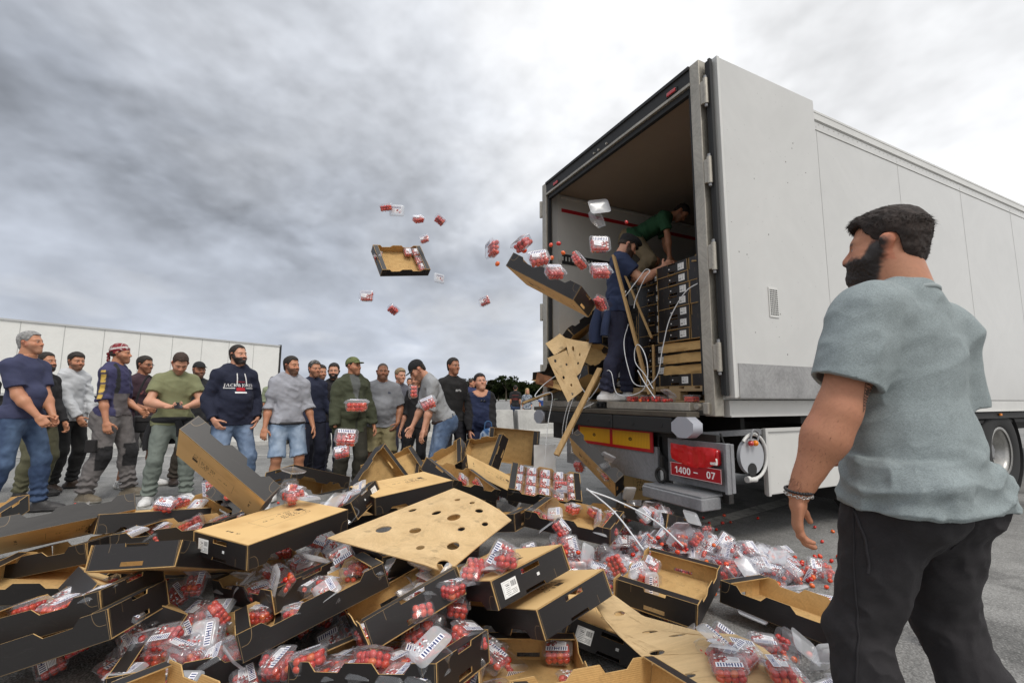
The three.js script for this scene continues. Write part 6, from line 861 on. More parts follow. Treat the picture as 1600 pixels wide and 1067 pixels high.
const filmM = [0, 1, 2].map(k => std(C(1, 1, 1), 0.35, 0, { map: printCanvas(k, false), alphaMap: printCanvas(k, true), transparent: true, side: THREE.DoubleSide }));
const filmG = new THREE.PlaneGeometry(0.098, 0.076); filmG.rotateX(-Math.PI / 2); filmG.translate(0, 0.0634, 0);
const tomatoG = new THREE.SphereGeometry(0.0128, 12, 9); tomatoG.scale(1, 1, 1.22);
const tomatoM = [C(0.62, 0.024, 0.008), C(0.70, 0.055, 0.008), C(0.50, 0.012, 0.008), C(0.74, 0.12, 0.010)].map(c => phys(c, 0.26, { clearcoat: 0.5, clearcoatRoughness: 0.15 }));
const stemM = std(C(0.08, 0.12, 0.03), 0.8), stemG = new THREE.CylinderGeometry(0.0012, 0.002, 0.004, 5); stemG.rotateX(Math.PI / 2); stemG.translate(0, 0, 0.0165);
function fillTomatoes(parent, R, single, n) {
  const geos = [[], [], [], []]; let c = 0;
  for (let layer = 0; layer < 2; layer++) for (let i = 0; i < 4; i++) for (let j = 0; j < 3; j++) {
    if (c++ >= n) break; const m = R() < 0.5 ? 0 : R() < 0.5 ? 1 : R() < 0.75 ? 2 : 3, x = -0.036 + i * 0.024 + (R() - .5) * 0.006, z = -0.027 + j * 0.027 + (R() - .5) * 0.006, y = 0.0145 + layer * 0.0205 + (R() - .5) * 0.003;
    const e = new THREE.Euler(R() * 6, R() * 6, R() * 6); if (single && layer) { const o = mesh('tomato', tomatoG, tomatoM[m], parent); o.position.set(x, y, z); o.rotation.copy(e); } else { const g = tomatoG.clone(); g.applyMatrix4(new THREE.Matrix4().makeRotationFromEuler(e)); g.translate(x, y, z); geos[m].push(g); }
  }
  geos.forEach((g, m) => { if (g.length) stuff(mesh('tomatoes', g, tomatoM[m], parent)); });
}
const protos = {};
function punnetProto(kind, single) { // full, low (few fruit), empty, lid (lid alone)
  const key = kind + single; if (protos[key]) return protos[key]; const t = new THREE.Group(), R = rng(7 + Object.keys(protos).length * 31), k = Object.keys(protos).length % 3;
  if (kind !== 'lid') mesh('tray', trayG, clear, t);
  if (kind.startsWith('full')) { fillTomatoes(t, R, single, 24); const l = mesh('lid', lidG, clear, t); mesh('printed_film', filmG, filmM[+kind[4] || 0], l); }
  if (kind === 'low') { fillTomatoes(t, R, single, 9); const l = mesh('lid', lidG, cloudy, t); l.rotation.z = -0.5; l.position.set(-0.02, 0.03, 0); mesh('printed_film', filmG, filmM[1], l); }
  if (kind === 'empty') { const l = mesh('lid', lidOpenG, cloudy, t); l.rotation.z = -2.3; l.position.set(-0.09, 0.10, 0); }
  if (kind === 'lid') { const l = mesh('lid', lidOpenG, cloudy, t); const f = filmG.clone(); f.translate(0, -0.0489, 0); mesh('printed_film', f, filmM[2], l); }
  return protos[key] = t;
}
const KINDS = ['full0', 'full1', 'full2', 'full0', 'full2', 'low', 'empty', 'lid', 'full1', 'low'];
let nPunnets = 0; const clusters = {}, nth = ['leftmost', 'second from left', 'third from left', 'fourth from left', 'fifth from left', 'sixth from left', 'seventh from left', 'eighth from left', 'ninth from left', 'tenth from left'];
const screenX = o => { o.updateMatrixWorld(true); return V3().setFromMatrixPosition(o.matrixWorld).project(camera).x; };
function orderWord(i, n) { return n === 1 ? '' : i === n - 1 ? 'rightmost' : n === 2 ? 'left' : i < nth.length && i <= n / 2 ? nth[i] : n - 1 - i < nth.length && i > n / 2 ? (n - 1 - i === 0 ? 'rightmost' : nth[n - 1 - i].replace('left', 'right')) : 'number ' + (i + 1) + ' from left'; }
function punnet(kind, pos, quat, label, group, single = false, scale = 1) {
  const t = punnetProto(kind, single).clone(); t.name = numbered(kind === 'lid' ? 'punnet_lid' : 'tomato_punnet'); t.position.copy(pos.isVector3 ? pos : V3(...pos)); t.quaternion.copy(quat.isQuaternion ? quat : new THREE.Quaternion(...quat).normalize()); t.scale.setScalar(scale); scene.add(t); nPunnets++; if (group) (clusters[group] ||= []).push([t, kind.replace(/\d/, ''), label]); const w = { full: 'filled', low: 'half empty', empty: 'emptied', lid: 'lid of' }[kind.replace(/\d/, '')]; label = w + ' ' + label;
  return tag(t, label, kind === 'lid' ? 'punnet lid' : 'punnet', group);
}
const looseGroup = {};
function tomato(pos, R, label, group) { const t = thing('cherry_tomato', label, 'tomato', pos, 0, group); t.rotation.set(R() * 6, R() * 6, R() * 6); const b = mesh('fruit', tomatoG, tomatoM[Math.floor(R() * 4)], t); mesh('stem_scar', stemG, stemM, t); b.scale.setScalar(0.9 + R() * 0.3); b.userData.x = undefined; delete b.userData.x; return t; }
// the surface of the heap: highest crate underside or top under a point, used only to rest punnets on
scene.updateMatrixWorld(true);
const solids = Object.values(K).filter(k => k !== K.fly38 && k !== K.fly39).map(k => ({ inv: k.matrixWorld.clone().invert(), m: k.matrixWorld, up: V3(0, 1, 0).transformDirection(k.matrixWorld).y }));
function topAt(x, z, open = true) { // march down
  for (let y = 1.15; y > 0; y -= 0.02) { for (const s of solids) { const p = V3(x, y, z).applyMatrix4(s.inv); if (Math.abs(p.x) < CL / 2 && Math.abs(p.z) < CW / 2 && p.y > -0.005 && p.y < (s.up > 0.5 && open ? 0.012 : CH)) return y; } } return 0;
}
function scatter(n, cx, cz, rx, rz, rot, seed, label, group, o = {}) {
  const R = rng(seed); for (let i = 0; i < n; i++) {
    const a = R() * 6.283, r = Math.sqrt(R()), u = Math.cos(a) * r * rx, v = Math.sin(a) * r * rz, x = cx + u * Math.cos(rot) + v * Math.sin(rot), z = cz - u * Math.sin(rot) + v * Math.cos(rot);
    const h = Math.max(o.ground ? 0 : topAt(x, z), (o.mound || 0) * Math.max(0, 1 - r * r) * R()), kind = (o.kinds || KINDS)[Math.floor(R() * (o.kinds || KINDS).length)];
    const tilt = (o.tilt ?? 0.9), q = new THREE.Quaternion().setFromEuler(new THREE.Euler((R() - .5) * 2 * tilt, R() * 6.28, (R() - .5) * 2 * tilt + (R() < (o.flip ?? 0.18) ? Math.PI * 0.8 : 0)));
    const upv = V3(0, 1, 0).applyQuaternion(q), lift = upv.y > 0 ? 0.012 + 0.05 * (1 - upv.y) : 0.06;
    punnet(kind, V3(x, h + lift + (o.lift || 0), z), q, label, group, o.single && i % 2 === 0);
  }
}
function inCrate(k, list, label, group, single) { // [x, z, yaw, tilt, kind] in crate coordinates
  k.updateMatrixWorld(true); for (const [x, z, yaw, tx, tz, kind, dy = 0] of list) { const p = V3(x, 0.008 + dy, z).applyMatrix4(k.matrixWorld), q = k.quaternion.clone().multiply(new THREE.Quaternion().setFromEuler(new THREE.Euler(tx, yaw, tz, 'YXZ'))); punnet(kind, p, q, label, group, single); }
}
function grid(k, nx, nz, label, group, seed, o = {}) { const R = rng(seed), L = []; for (let i = 0; i < nx; i++) for (let j = 0; j < nz; j++) { if (R() < (o.skip || 0)) continue; L.push([-CL / 2 + 0.065 + i * (CL - 0.13) / (nx - 1) + (R() - .5) * (o.j || 0.008), -CW / 2 + 0.06 + j * (CW - 0.12) / (nz - 1) + (R() - .5) * (o.j || 0.008), (o.yaw ?? Math.PI / 2) + (R() - .5) * (o.jy ?? 0.1), (R() - .5) * (o.t || 0.1), (R() - .5) * (o.t || 0.1), KINDS[Math.floor(R() * (o.kn || 5))], o.dy || 0]); } inCrate(k, L, label, group, o.single); }
const P_ = 'printed tomato punnet ', G_ = 'tomato punnets ';
{ const R = rng(11), no = ['leftmost', 'second from left', 'middle', 'fourth from left', 'rightmost'], row = ['back', 'middle', 'front']; for (let i = 0; i < 5; i++) for (let j = 0; j < 3; j++) inCrate(K.full28, [[0.235 - i * 0.1175 + (R() - .5) * 0.008, 0.14 * (1 - j) * -1 + 0.14 * 2 * 0 + (R() - .5) * 0.008, Math.PI / 2 + (R() - .5) * 0.08, (R() - .5) * 0.1, (R() - .5) * 0.1, KINDS[Math.floor(R() * 5)], 0.03]], `punnet in the packed crate below the truck, ${no[i]} of the ${row[j]} row`); }
inCrate(K.full28, [[-0.12, -0.06, 0.2, -1.3, 0, 'full0', 0.12]], 'punnet standing on edge on top of the full crate, red fruit outward');
grid(K.front20, 5, 3, 'in the nearest crate', G_ + 'in the nearest crate', 13, { j: 0.02, jy: 0.5, t: 0.3, kn: 5, single: true, dy: 0.01, skip: 0.1 });
grid(K.front20, 3, 2, 'on top in the nearest crate', G_ + 'on top in the nearest crate', 14, { j: 0.05, jy: 3, t: 0.9, kn: 8, single: true, dy: 0.07 });
grid(K.open17, 4, 3, 'in the labelled crate, lower centre left', G_ + 'in the labelled crate', 15, { j: 0.04, jy: 1, t: 0.6, kn: 9, single: true, dy: 0.03 });
grid(K.open17, 3, 2, 'atop the labelled crate, lower centre left', G_ + 'on the labelled crate', 16, { j: 0.12, jy: 3, t: 1.6, kn: 10, dy: 0.08 });
grid(K.open18, 4, 2, 'in the long sloping black crate', G_ + 'in the sloping crate', 17, { j: 0.06, jy: 2, t: 0.9, kn: 10, dy: 0.02, skip: 0.2 });
grid(K.open16, 4, 2, 'in the kraft crate behind the printed crate', G_ + 'in the rear left crate', 18, { j: 0.07, jy: 3, t: 0.9, kn: 6, single: true, dy: 0.02, skip: 0.1 });
grid(K.open11, 4, 3, 'in the crate with raised labelled end', G_ + 'in the raised crate', 19, { j: 0.06, jy: 3, t: 1.0, kn: 10, dy: 0.03, skip: 0.25 });
grid(K.frontLeft2, 4, 2, 'in the open black crate, lower left', G_ + 'in the lower left crate', 20, { j: 0.05, jy: 1.5, t: 0.5, kn: 5, single: true, dy: 0.04, skip: 0.2 });
grid(K.under29, 4, 2, 'in the crate beneath the packed crate', G_ + 'in the crate beneath the packed one', 21, { j: 0.05, jy: 2, t: 0.7, kn: 9, dy: 0.04, skip: 0.1 });
grid(K.behind25, 3, 2, 'in the kraft crate at bottom centre', G_ + 'in the bottom kraft crate', 22, { j: 0.04, jy: 1, t: 0.5, kn: 3, single: true, dy: 0.02, skip: 0.2 });
inCrate(K.nearLeft, [[0.12, -0.02, 0.4, 0, 0, 'empty', 0], [-0.25, 0.1, 1.2, 0.2, 0.1, 'full1', 0.02], [-0.33, 0.14, 0.4, 0.3, 0.1, 'low', 0.02]], 'in the open crate at left edge', G_ + 'in the far left crate');
inCrate(K.open26, [[0.12, -0.15, 0.15, 0.3, 0.1, 'full0', 0.03]], 'single printed punnet in the corner of the open crate with clean kraft floor', undefined, true);
inCrate(K.right27, [[-0.25, 0.02, 0.3, 0.1, 0.5, 'full2', 0.02]], 'punnet in the far end of the empty crate by the near man');
inCrate(K.fly38, [[-0.23, -0.12, 1.57, 0, 0, 'full0', 0.02], [-0.23, 0.0, 1.57, 0, 0, 'full1', 0.02], [-0.23, 0.12, 1.6, 0.1, 0, 'full2', 0.03], [-0.13, 0.13, 1.4, 0.1, 0.1, 'full0', 0.02], [0.25, 0.05, 1.2, 0.6, 0.2, 'full1', 0.03]], 'inside the crate flying in the sky', G_ + 'in the flying crate');
inCrate(K.lean35, [[0.1, 0.05, 1, 0.4, 0.2, 'full0', -0.12]], 'printed punnet caught behind the leaning crate at the trailer');
inCrate(K.low37, [[0.05, -0.08, 0.4, 0.3, 0.2, 'full0', 0.06], [0.18, 0.02, 1, 0.2, 0.4, 'low', 0.08], [0.1, 0.08, 2, 0.7, 0.1, 'full1', 0.1], [-0.02, 0.05, 2.4, 0.1, 0.5, 'full0', 0.06], [0.2, -0.1, 2.9, 0.2, 0.1, 'empty', 0.1]], 'in the low crate by the step', G_ + 'by the trailer step');
inCrate(K.mid40, [[0, 0, 1, 0.2, 0.2, 'full1', 0.02], [0.14, 0.05, 2, 0.2, 0.5, 'full2', 0.03], [-0.14, -0.05, 2.4, 0.5, 0.2, 'lid', 0.05]], 'in the tipped crate before the polo man', G_ + 'in the tipped crate');
inCrate(K.lean33, [[0.2, 0.1, 1, 0.6, 0.2, 'full1', 0.13], [0.1, -0.05, 1.5, 0.6, 0.5, 'full2', 0.14], [0.25, -0.1, 2.5, 0.2, 0.7, 'empty', 0.15]], 'spilling from the torn leaning crate', G_ + 'at the torn crate');
// spills over the heap and the asphalt
scatter(66, 1.18, -3.32, 0.56, 0.34, 0.2, 31, 'in the plastic spill by the step', G_ + 'in the spill by the trailer', { mound: 0.22, kinds: ['full0', 'full1', 'low', 'empty', 'lid', 'full2', 'lid', 'low'], tilt: 1.1 });
scatter(24, 1.72, -3.32, 0.36, 0.26, 0.2, 32, 'in the spill nearest the man\'s hand', G_ + 'at the outer spill', { mound: 0.08, kinds: ['low', 'full1', 'lid', 'empty', 'low'], tilt: 0.5 });
scatter(24, 0.25, -3.05, 0.34, 0.22, 0.4, 33, 'right of the perforated sheet', G_ + 'right of the perforated sheet', { mound: 0.34, lift: 0.0 });
scatter(16, 0.52, -2.72, 0.26, 0.16, 0.0, 34, 'left of the clean open crate', G_ + 'behind the torn sheet', { mound: 0.30 });
scatter(26, -0.22, -2.0, 0.22, 0.16, 0.3, 35, 'behind the nearest full crate', G_ + 'beside the nearest crate', { single: true, mound: 0.40, kinds: ['full0', 'full1', 'full2', 'full0', 'low', 'lid'] });
scatter(16, -1.35, -1.98, 0.32, 0.16, -0.1, 36, 'in the dark gap, lower left', G_ + 'in the lower left gap', { single: true, mound: 0.12, kinds: ['full0', 'full1', 'full2', 'low'], tilt: 0.6 });
scatter(12, -1.42, -2.22, 0.16, 0.16, 0, 46, 'at the end of the tipped crate, left', G_ + 'at the tipped crate', { single: true, ground: true, mound: 0.36, kinds: ['full0', 'full1', 'low', 'full2'], tilt: 0.9 });
scatter(10, -0.85, -1.88, 0.20, 0.12, 0, 37, 'below the sloping black crates', G_ + 'below the sloping crates', { single: true, mound: 0.16, kinds: ['full0', 'full2', 'full1'] });
scatter(12, 1.02, -2.20, 0.24, 0.14, 0.2, 38, 'before the empty right crate', G_ + 'between the two right crates', { single: true, mound: 0.05, kinds: ['full0', 'low', 'full1', 'empty', 'lid'], tilt: 0.5 });
scatter(16, -2.0, -3.25, 0.32, 0.18, 0.1, 39, 'at the back left of the heap', G_ + 'at the back left of the heap', { mound: 0.42 });
scatter(10, -1.05, -2.85, 0.3, 0.12, 0.35, 40, 'behind the printed upside-down crate', G_ + 'behind the printed crate', { mound: 0.45, lift: 0.02 });
scatter(8, -0.5, -2.42, 0.2, 0.10, 0.4, 41, 'before the perforated sheet', G_ + 'before the perforated sheet', { mound: 0.30, kinds: ['lid', 'empty', 'full0', 'low'] });
scatter(8, 0.95, -4.2, 0.2, 0.14, 0, 42, 'at the foot of the leaning crate', G_ + 'under the trailer rear', { mound: 0.2 });
scatter(9, 1.2, -1.95, 0.2, 0.1, 0, 43, 'on the asphalt, bottom right', G_ + 'at bottom right', { single: true, mound: 0.02, kinds: ['empty', 'low', 'full1', 'lid'], tilt: 0.3, flip: 0 });
scatter(9, 0.84, -1.86, 0.20, 0.10, -0.3, 47, 'lying on the long torn kraft sheet', G_ + 'on the torn sheet', { single: true, ground: true, mound: 0, lift: 0.145, kinds: ['full0', 'low', 'full1', 'lid'], tilt: 0.35, flip: 0 });
scatter(14, -1.75, -2.18, 0.42, 0.14, 0.05, 48, 'among the crates, far lower left', G_ + 'far lower left', { single: true, ground: true, mound: 0.16, kinds: ['full0', 'full1', 'low'], tilt: 0.6 });
scatter(10, -1.66, -2.46, 0.16, 0.12, 0, 49, 'behind the tipped crate, left', G_ + 'behind the tipped crate', { ground: true, mound: 0.34, kinds: ['full0', 'full1', 'low', 'empty'], tilt: 0.9 });
scatter(6, 1.72, -2.85, 0.14, 0.1, 0, 44, 'on the asphalt by the trouser leg', G_ + 'by the trouser leg', { kinds: ['lid', 'low', 'lid'], tilt: 0.15, flip: 0 });
for (const [kind, p, e] of [['full0', [0.93, 1.15, -4.26], 0.2], ['full1', [1.05, 1.15, -4.12], 1.1], ['low', [1.34, 1.15, -3.86], 0.4], ['full0', [1.43, 1.15, -3.66], 2.0], ['full2', [1.22, 1.15, -3.98], 0.8]]) punnet(kind, truckWorld(0.06 + 0.02 * e, 1.135, (p[2] + 3.3) * 1.15 + 0.1), E_(0, e, 0), 'on the trailer floor at the sill', G_ + 'on the trailer sill');
punnet('low', [2.02, 0.01, -2.35], E_(0.1, 0.5, 0), 'clear empty punnet on the asphalt at the right edge beyond the near man');
{ // what lies deeper in the spills and cannot be told apart: one object
  const g = new THREE.Group(); g.name = 'spilled_punnets'; scene.add(g); stuff(tag(g, 'mass of crushed punnets and tomatoes under the spill between heap and trailer step', 'punnet spill'));
  const R = rng(91), N = 230, d = new THREE.Object3D(), im = (geo, m, n) => { const k = new THREE.InstancedMesh(geo, m, n); k.castShadow = k.receiveShadow = true; g.add(k); k.name = 'spill_pieces'; k.userData.kind = 'stuff'; return k; };
  const A = im(trayG, clear, N), B = im(lidG, clear, N), F = im(filmG, filmM[0], N), T = [0, 1, 2, 3].map(i => im(tomatoG, tomatoM[i], 620)); const tc = [0, 0, 0, 0];
  const zones = [[1.15, -3.32, 0.62, 0.38, 0.22, 6], [1.72, -3.32, 0.42, 0.30, 0.08, 3], [0.32, -3.0, 0.36, 0.28, 0.26, 3], [0.6, -2.7, 0.3, 0.2, 0.2, 2], [-0.15, -2.75, 0.3, 0.2, 0.2, 1], [-1.0, -2.9, 0.5, 0.16, 0.34, 2], [-0.9, -2.45, 0.3, 0.14, 0.24, 2], [-0.25, -2.0, 0.3, 0.16, 0.22, 2], [-1.4, -2.1, 0.3, 0.2, 0.12, 2], [-2.1, -3.2, 0.4, 0.2, 0.3, 1]], W = zones.reduce((a, z) => a + z[5], 0);
  const pick = () => { let q = R() * W; for (const z of zones) { q -= z[5]; if (q <= 0) return z; } return zones[0]; };
  for (let i = 0; i < N; i++) { const z = pick(), a = R() * 6.283, r = Math.sqrt(R()); d.position.set(z[0] + Math.cos(a) * r * z[2], 0.02 + z[4] * (1 - r * r) * R(), z[1] + Math.sin(a) * r * z[3]); d.rotation.set((R() - .5) * 2.4, R() * 6.28, (R() - .5) * 2.4); d.scale.setScalar(1); d.updateMatrix(); A.setMatrixAt(i, d.matrix); if (R() < 0.75) { B.setMatrixAt(i, d.matrix); F.setMatrixAt(i, d.matrix); } else { d.position.y += 0.02; d.rotation.x += 1; d.updateMatrix(); B.setMatrixAt(i, d.matrix); F.setMatrixAt(i, d.matrix); }
    d.position.y -= 0.0; const m = new THREE.Matrix4(); A.getMatrixAt(i, m); const n = 3 + Math.floor(R() * 7); for (let k = 0; k < n; k++) { const c = R() < 0.45 ? 0 : R() < 0.55 ? 1 : R() < 0.7 ? 2 : 3; if (tc[c] >= 620) continue; const p = V3((R() - .5) * 0.085, 0.014 + R() * 0.028, (R() - .5) * 0.065).applyMatrix4(m), q = new THREE.Object3D(); q.position.copy(p); q.rotation.set(R() * 6, R() * 6, R() * 6); q.updateMatrix(); T[c].setMatrixAt(tc[c]++, q.matrix); } }
  for (let i = 0; i < 420; i++) { const z = zones[i % 3], a = R() * 6.283, r = Math.sqrt(R()), c = Math.floor(R() * 4); if (tc[c] >= 620) continue; d.scale.setScalar(0.9 + R() * 0.25); d.position.set(z[0] + Math.cos(a) * r * z[2] * 1.15, 0.014 + z[4] * (1 - r * r) * R() * 1.1, z[1] + Math.sin(a) * r * z[3] * 1.15); d.rotation.set(R() * 6, R() * 6, R() * 6); d.updateMatrix(); T[c].setMatrixAt(tc[c]++, d.matrix); }
  T.forEach((t, i) => { t.count = tc[i]; });
}
// punnets in the air
const fly = [[-1.118, 2.807, -3.938, 0.3, 0.2, 0.2, 'full1', 'upper left pair, the larger'], [-1.04, 2.83, -3.98, 1.6, 0.2, 0.1, 'lid', 'upper left pair, the smaller'], [-0.972, 2.956, -4.573, 0.6, 0.9, 0.4, 'full0', 'red one above the flying crate'], [-0.803, 3.057, -4.827, -0.2, 0.6, -0.6, 'full2', 'thin one right of the topmost'], [-1.059, 3.068, -5.458, 1.2, 0.4, 0.7, 'full0', 'just above the right corner of the flying crate'], [-0.092, 2.063, -2.735, 1.5, 0.3, 1.5, 'full1', 'upright left of the big crate in mid air'], [-0.794, 2.45, -4.901, 1.5, 0.2, -0.5, 'lid', 'thin dark one below right of the flying crate'], [-1.286, 2.045, -4.031, 1.4, 0.1, 0.0, 'full0', 'lowest left, red side to the viewer'], [-1.3, 2.09, -4.945, -0.4, 0.9, -0.6, 'full1', 'lowest left, white lid tilted'], [-0.265, 2.143, -4.672, 1.2, 0.7, 1.2, 'full2', 'low in the sky below the upright one'],
  [0.075, 1.985, -2.47, -0.5, 0.9, 0.5, 'full1', 'leaving the upper end of the big crate'], [0.155, 1.945, -2.62, 0.9, 0.3, 0.3, 'full0', 'red one above the big crate'], [0.25, 1.90, -2.75, 0.8, 0.6, 0.2, 'full1', 'half hidden behind the black crate wall'], [0.526, 2.312, -2.895, 1.2, 0.5, -0.4, 'empty', 'clear one high before the trailer opening'], [0.525, 2.077, -2.734, 1.35, 0.1, 0.05, 'full0', 'beside the thrower\'s face'], [0.415, 2.03, -2.929, 0.9, 0.5, -0.5, 'full0', 'left of the thrower\'s shoulder'], [0.499, 1.863, -2.592, 0.8, 0.3, 0.1, 'full1', 'white printed one before the thrower\'s chest'], [0.62, 1.83, -3.30, 0.5, 0.6, -0.8, 'full2', 'at the thrower\'s waist'],
  [-0.954, 0.912, -2.709, 0.75, 0.25, -0.1, 'full1', 'white lid to the viewer above the heap'], [-1.271, 0.735, -3.561, 0.7, 0.4, 0.3, 'full2', 'falling into the crate before the polo man'], [-0.892, 1.088, -2.687, 0.1, 0.05, -0.03, 'full0', 'level with the front of the green parka'], [-0.71, 1.209, -3.496, 1.5, 0.1, 1.5, 'full0', 'upright before the woman in black'], [-0.623, 1.1, -3.51, 0.6, 0.6, 0.5, 'full1', 'at the belt of the bending man']];
for (const [x, y, z, a, b, c, kind, w] of fly) punnet(kind, [x, y, z], E_(a, b, c), 'punnet in mid air, ' + w, undefined, kind.startsWith('full'), 1);
// tell alike punnets apart: kind, how it lies, then order in the view
for (const list of Object.values(clusters)) {
  const by = {}; for (const [t, kind, where] of list) { const u = V3(0, 1, 0).applyQuaternion(t.quaternion).y, lie = kind === 'lid' ? '' : u > 0.55 ? ' lid up' : u < -0.35 ? ' upside down' : ' on its side', what = { full: 'filled punnet', low: 'half empty punnet', empty: 'emptied punnet', lid: 'loose punnet lid' }[kind]; (by[what + lie + ' ' + where] ||= []).push(t); }
  for (const [k, ts] of Object.entries(by)) { ts.sort((p, q) => screenX(p) - screenX(q)); ts.forEach((t, i) => { const w = orderWord(i, ts.length); t.userData.label = (w + ' ' + k).trim(); }); }
}
{ // loose tomatoes
  const R = rng(51), put = (n, cx, cz, rx, rz, l, g, hgt = 0) => { for (let i = 0; i < n; i++) { const a = R() * 6.28, r = Math.sqrt(R()), x = cx + Math.cos(a) * r * rx, z = cz + Math.sin(a) * r * rz; tomato([x, Math.max(topAt(x, z), hgt * (1 - r * r)) + 0.014, z], R, l, g); } };
  put(34, 1.95, -3.45, 0.62, 0.42, 'loose red cherry tomato on the asphalt beyond the spill', 'loose tomatoes on the asphalt');
  put(26, 1.45, -3.22, 0.42, 0.22, 'loose red cherry tomato in the edge of the plastic spill', 'loose tomatoes at the spill edge', 0.1);
  put(26, 1.15, -3.3, 0.45, 0.26, 'loose red cherry tomato on the spill of punnets by the trailer step', 'loose tomatoes on the spill', 0.22);
  put(12, 2.15, -4.3, 0.7, 0.5, 'loose cherry tomato on the asphalt near the trailer side', 'loose tomatoes near the trailer side');
  put(14, 1.28, -1.80, 0.16, 0.08, 'loose orange red tomato in the small heap at bottom right', 'small heap of loose tomatoes', 0.03);
  put(10, 1.12, -2.22, 0.26, 0.14, 'loose tomato between the two right crates', 'loose tomatoes between the right crates');
  put(8, -0.38, -1.85, 0.2, 0.12, 'loose tomato in the nearest crate at bottom centre', 'loose tomatoes in the nearest crate', 0.2);
  put(6, -0.25, -2.1, 0.14, 0.1, 'loose tomato beside the striped punnet, centre', 'loose tomatoes beside the striped punnet', 0.2);
  put(7, 2.35, -2.55, 0.3, 0.25, 'loose tomato on the asphalt right of the near man', 'loose tomatoes right of the near man');
  put(9, -3.5, -5.0, 1.6, 0.5, 'loose tomato on the asphalt at the feet of the crowd', 'loose tomatoes at the feet of the crowd');
  const air = [[0.075, 2.08, -2.6], [0.07, 2.02, -2.62], [0.30, 2.16, -2.9], [0.25, 2.15, -2.9], [0.26, 2.08, -2.95], [0.34, 2.13, -3.0], [0.42, 2.14, -3.05], [-0.09, 1.97, -2.72], [0.95, 2.62, -3.7]];
  air.forEach((p, i) => tomato(p, R, 'single cherry tomato in the air before the trailer opening', 'tomatoes in the air'));
  for (let i = 0; i < 5; i++) tomato([truckWorld(-0.02, 0, -0.5 - i * 0.1)[0], 1.147, truckWorld(-0.02, 0, -0.5 - i * 0.1)[2]], R, 'loose tomato on the trailer sill', 'loose tomatoes on the sill');
}
// ------------------------------------------------------------------ kraft sheets, battens, straps
function sheet(name, label, P4, nx, nz, holes, bumpy, m = kraftPale, rows = null) { // four corners in order, holes as [u, v, ru, rv]; rows: left and right edge points from v = 0 to 1
  const c = P4.map(p => V3(...p)), eL = rows && new THREE.CatmullRomCurve3(rows[0].map(p => V3(...p))), eR = rows && new THREE.CatmullRomCurve3(rows[1].map(p => V3(...p))), N = nx, M = nz, pos = [], idx = [], uv = [], th = 0.006, A = c[0].distanceTo(c[1]), B = c[0].distanceTo(c[3]), nrm = c[1].clone().sub(c[0]).cross(c[3].clone().sub(c[0])).normalize();
  const inHole = (u, v) => holes.some(h => ((u - h[0]) / h[2]) ** 2 + ((v - h[1]) / h[3]) ** 2 < 1);
  const shape = new THREE.Shape(); shape.moveTo(0, 0); shape.lineTo(1, 0); shape.lineTo(1, 1); shape.lineTo(0, 1); for (const h of holes) { const p = new THREE.Path(); p.absellipse(h[0], h[1], h[2], h[3], 0, Math.PI * 2, true); shape.holes.push(p); }
  let g = new THREE.ExtrudeGeometry(shape, { depth: 1, bevelEnabled: false, curveSegments: 10 });
  // refine by splitting long edges so the sheet can bend
  let arr = []; const p = (g.index ? g.toNonIndexed() : g).attributes.position; for (let i = 0; i < p.count; i += 3) arr.push([0, 1, 2].map(k => [p.getX(i + k), p.getY(i + k), p.getZ(i + k)]));
  for (let it = 0; it < 5; it++) { const out = []; for (const t of arr) { const d = [0, 1, 2].map(k => { const a = t[k], b = t[(k + 1) % 3]; return Math.hypot(a[0] - b[0], a[1] - b[1]); }), k = d.indexOf(Math.max(...d)); if (d[k] < 0.07) { out.push(t); continue; } const a = t[k], b = t[(k + 1) % 3], e = t[(k + 2) % 3], mm = [(a[0] + b[0]) / 2, (a[1] + b[1]) / 2, (a[2] + b[2]) / 2]; out.push([a, mm, e], [mm, b, e]); } arr = out; }
  for (const t of arr) for (const [u, v, w] of t) { const q = rows ? eL.getPoint(v).lerp(eR.getPoint(v), u) : c[0].clone().lerp(c[1], u).lerp(c[3].clone().lerp(c[2], u), v); q.addScaledVector(nrm, bumpy(u, v) + w * th); pos.push(q.x, q.y, q.z); uv.push(u * A, v * B); }
  const o = new THREE.BufferGeometry(); o.setAttribute('position', new THREE.Float32BufferAttribute(pos, 3)); o.setAttribute('uv', new THREE.Float32BufferAttribute(uv, 2)); o.computeVertexNormals();
  return tag(mesh(name, toCreasedNormals(o, 0.7), m), label, 'cardboard sheet');
}
sheet('perforated_sheet', 'big pale kraft sheet with round holes lying in the middle of the heap', [[-0.93, 0.455, -2.44], [-0.30, 0.36, -2.27], [0.0, 0.475, -2.72], [-0.36, 0.60, -2.98]], 20, 14, [[0.22, 0.24, 0.055, 0.05], [0.45, 0.32, 0.045, 0.04], [0.66, 0.16, 0.03, 0.03], [0.36, 0.60, 0.035, 0.04], [0.56, 0.62, 0.055, 0.06], [0.75, 0.52, 0.03, 0.035], [0.85, 0.30, 0.045, 0.055], [0.86, 0.72, 0.03, 0.035], [0.66, 0.84, 0.045, 0.035], [0.30, 0.86, 0.03, 0.025], [0.48, 0.90, 0.03, 0.025], [0.92, 0.08, 0.04, 0.045], [0.12, 0.55, 0.03, 0.03]], (u, v) => 0.03 * Math.sin(u * 2.6) * Math.sin(v * 2.2) - 0.05 * sstep(0.75, 1, u) * (u - 0.75));
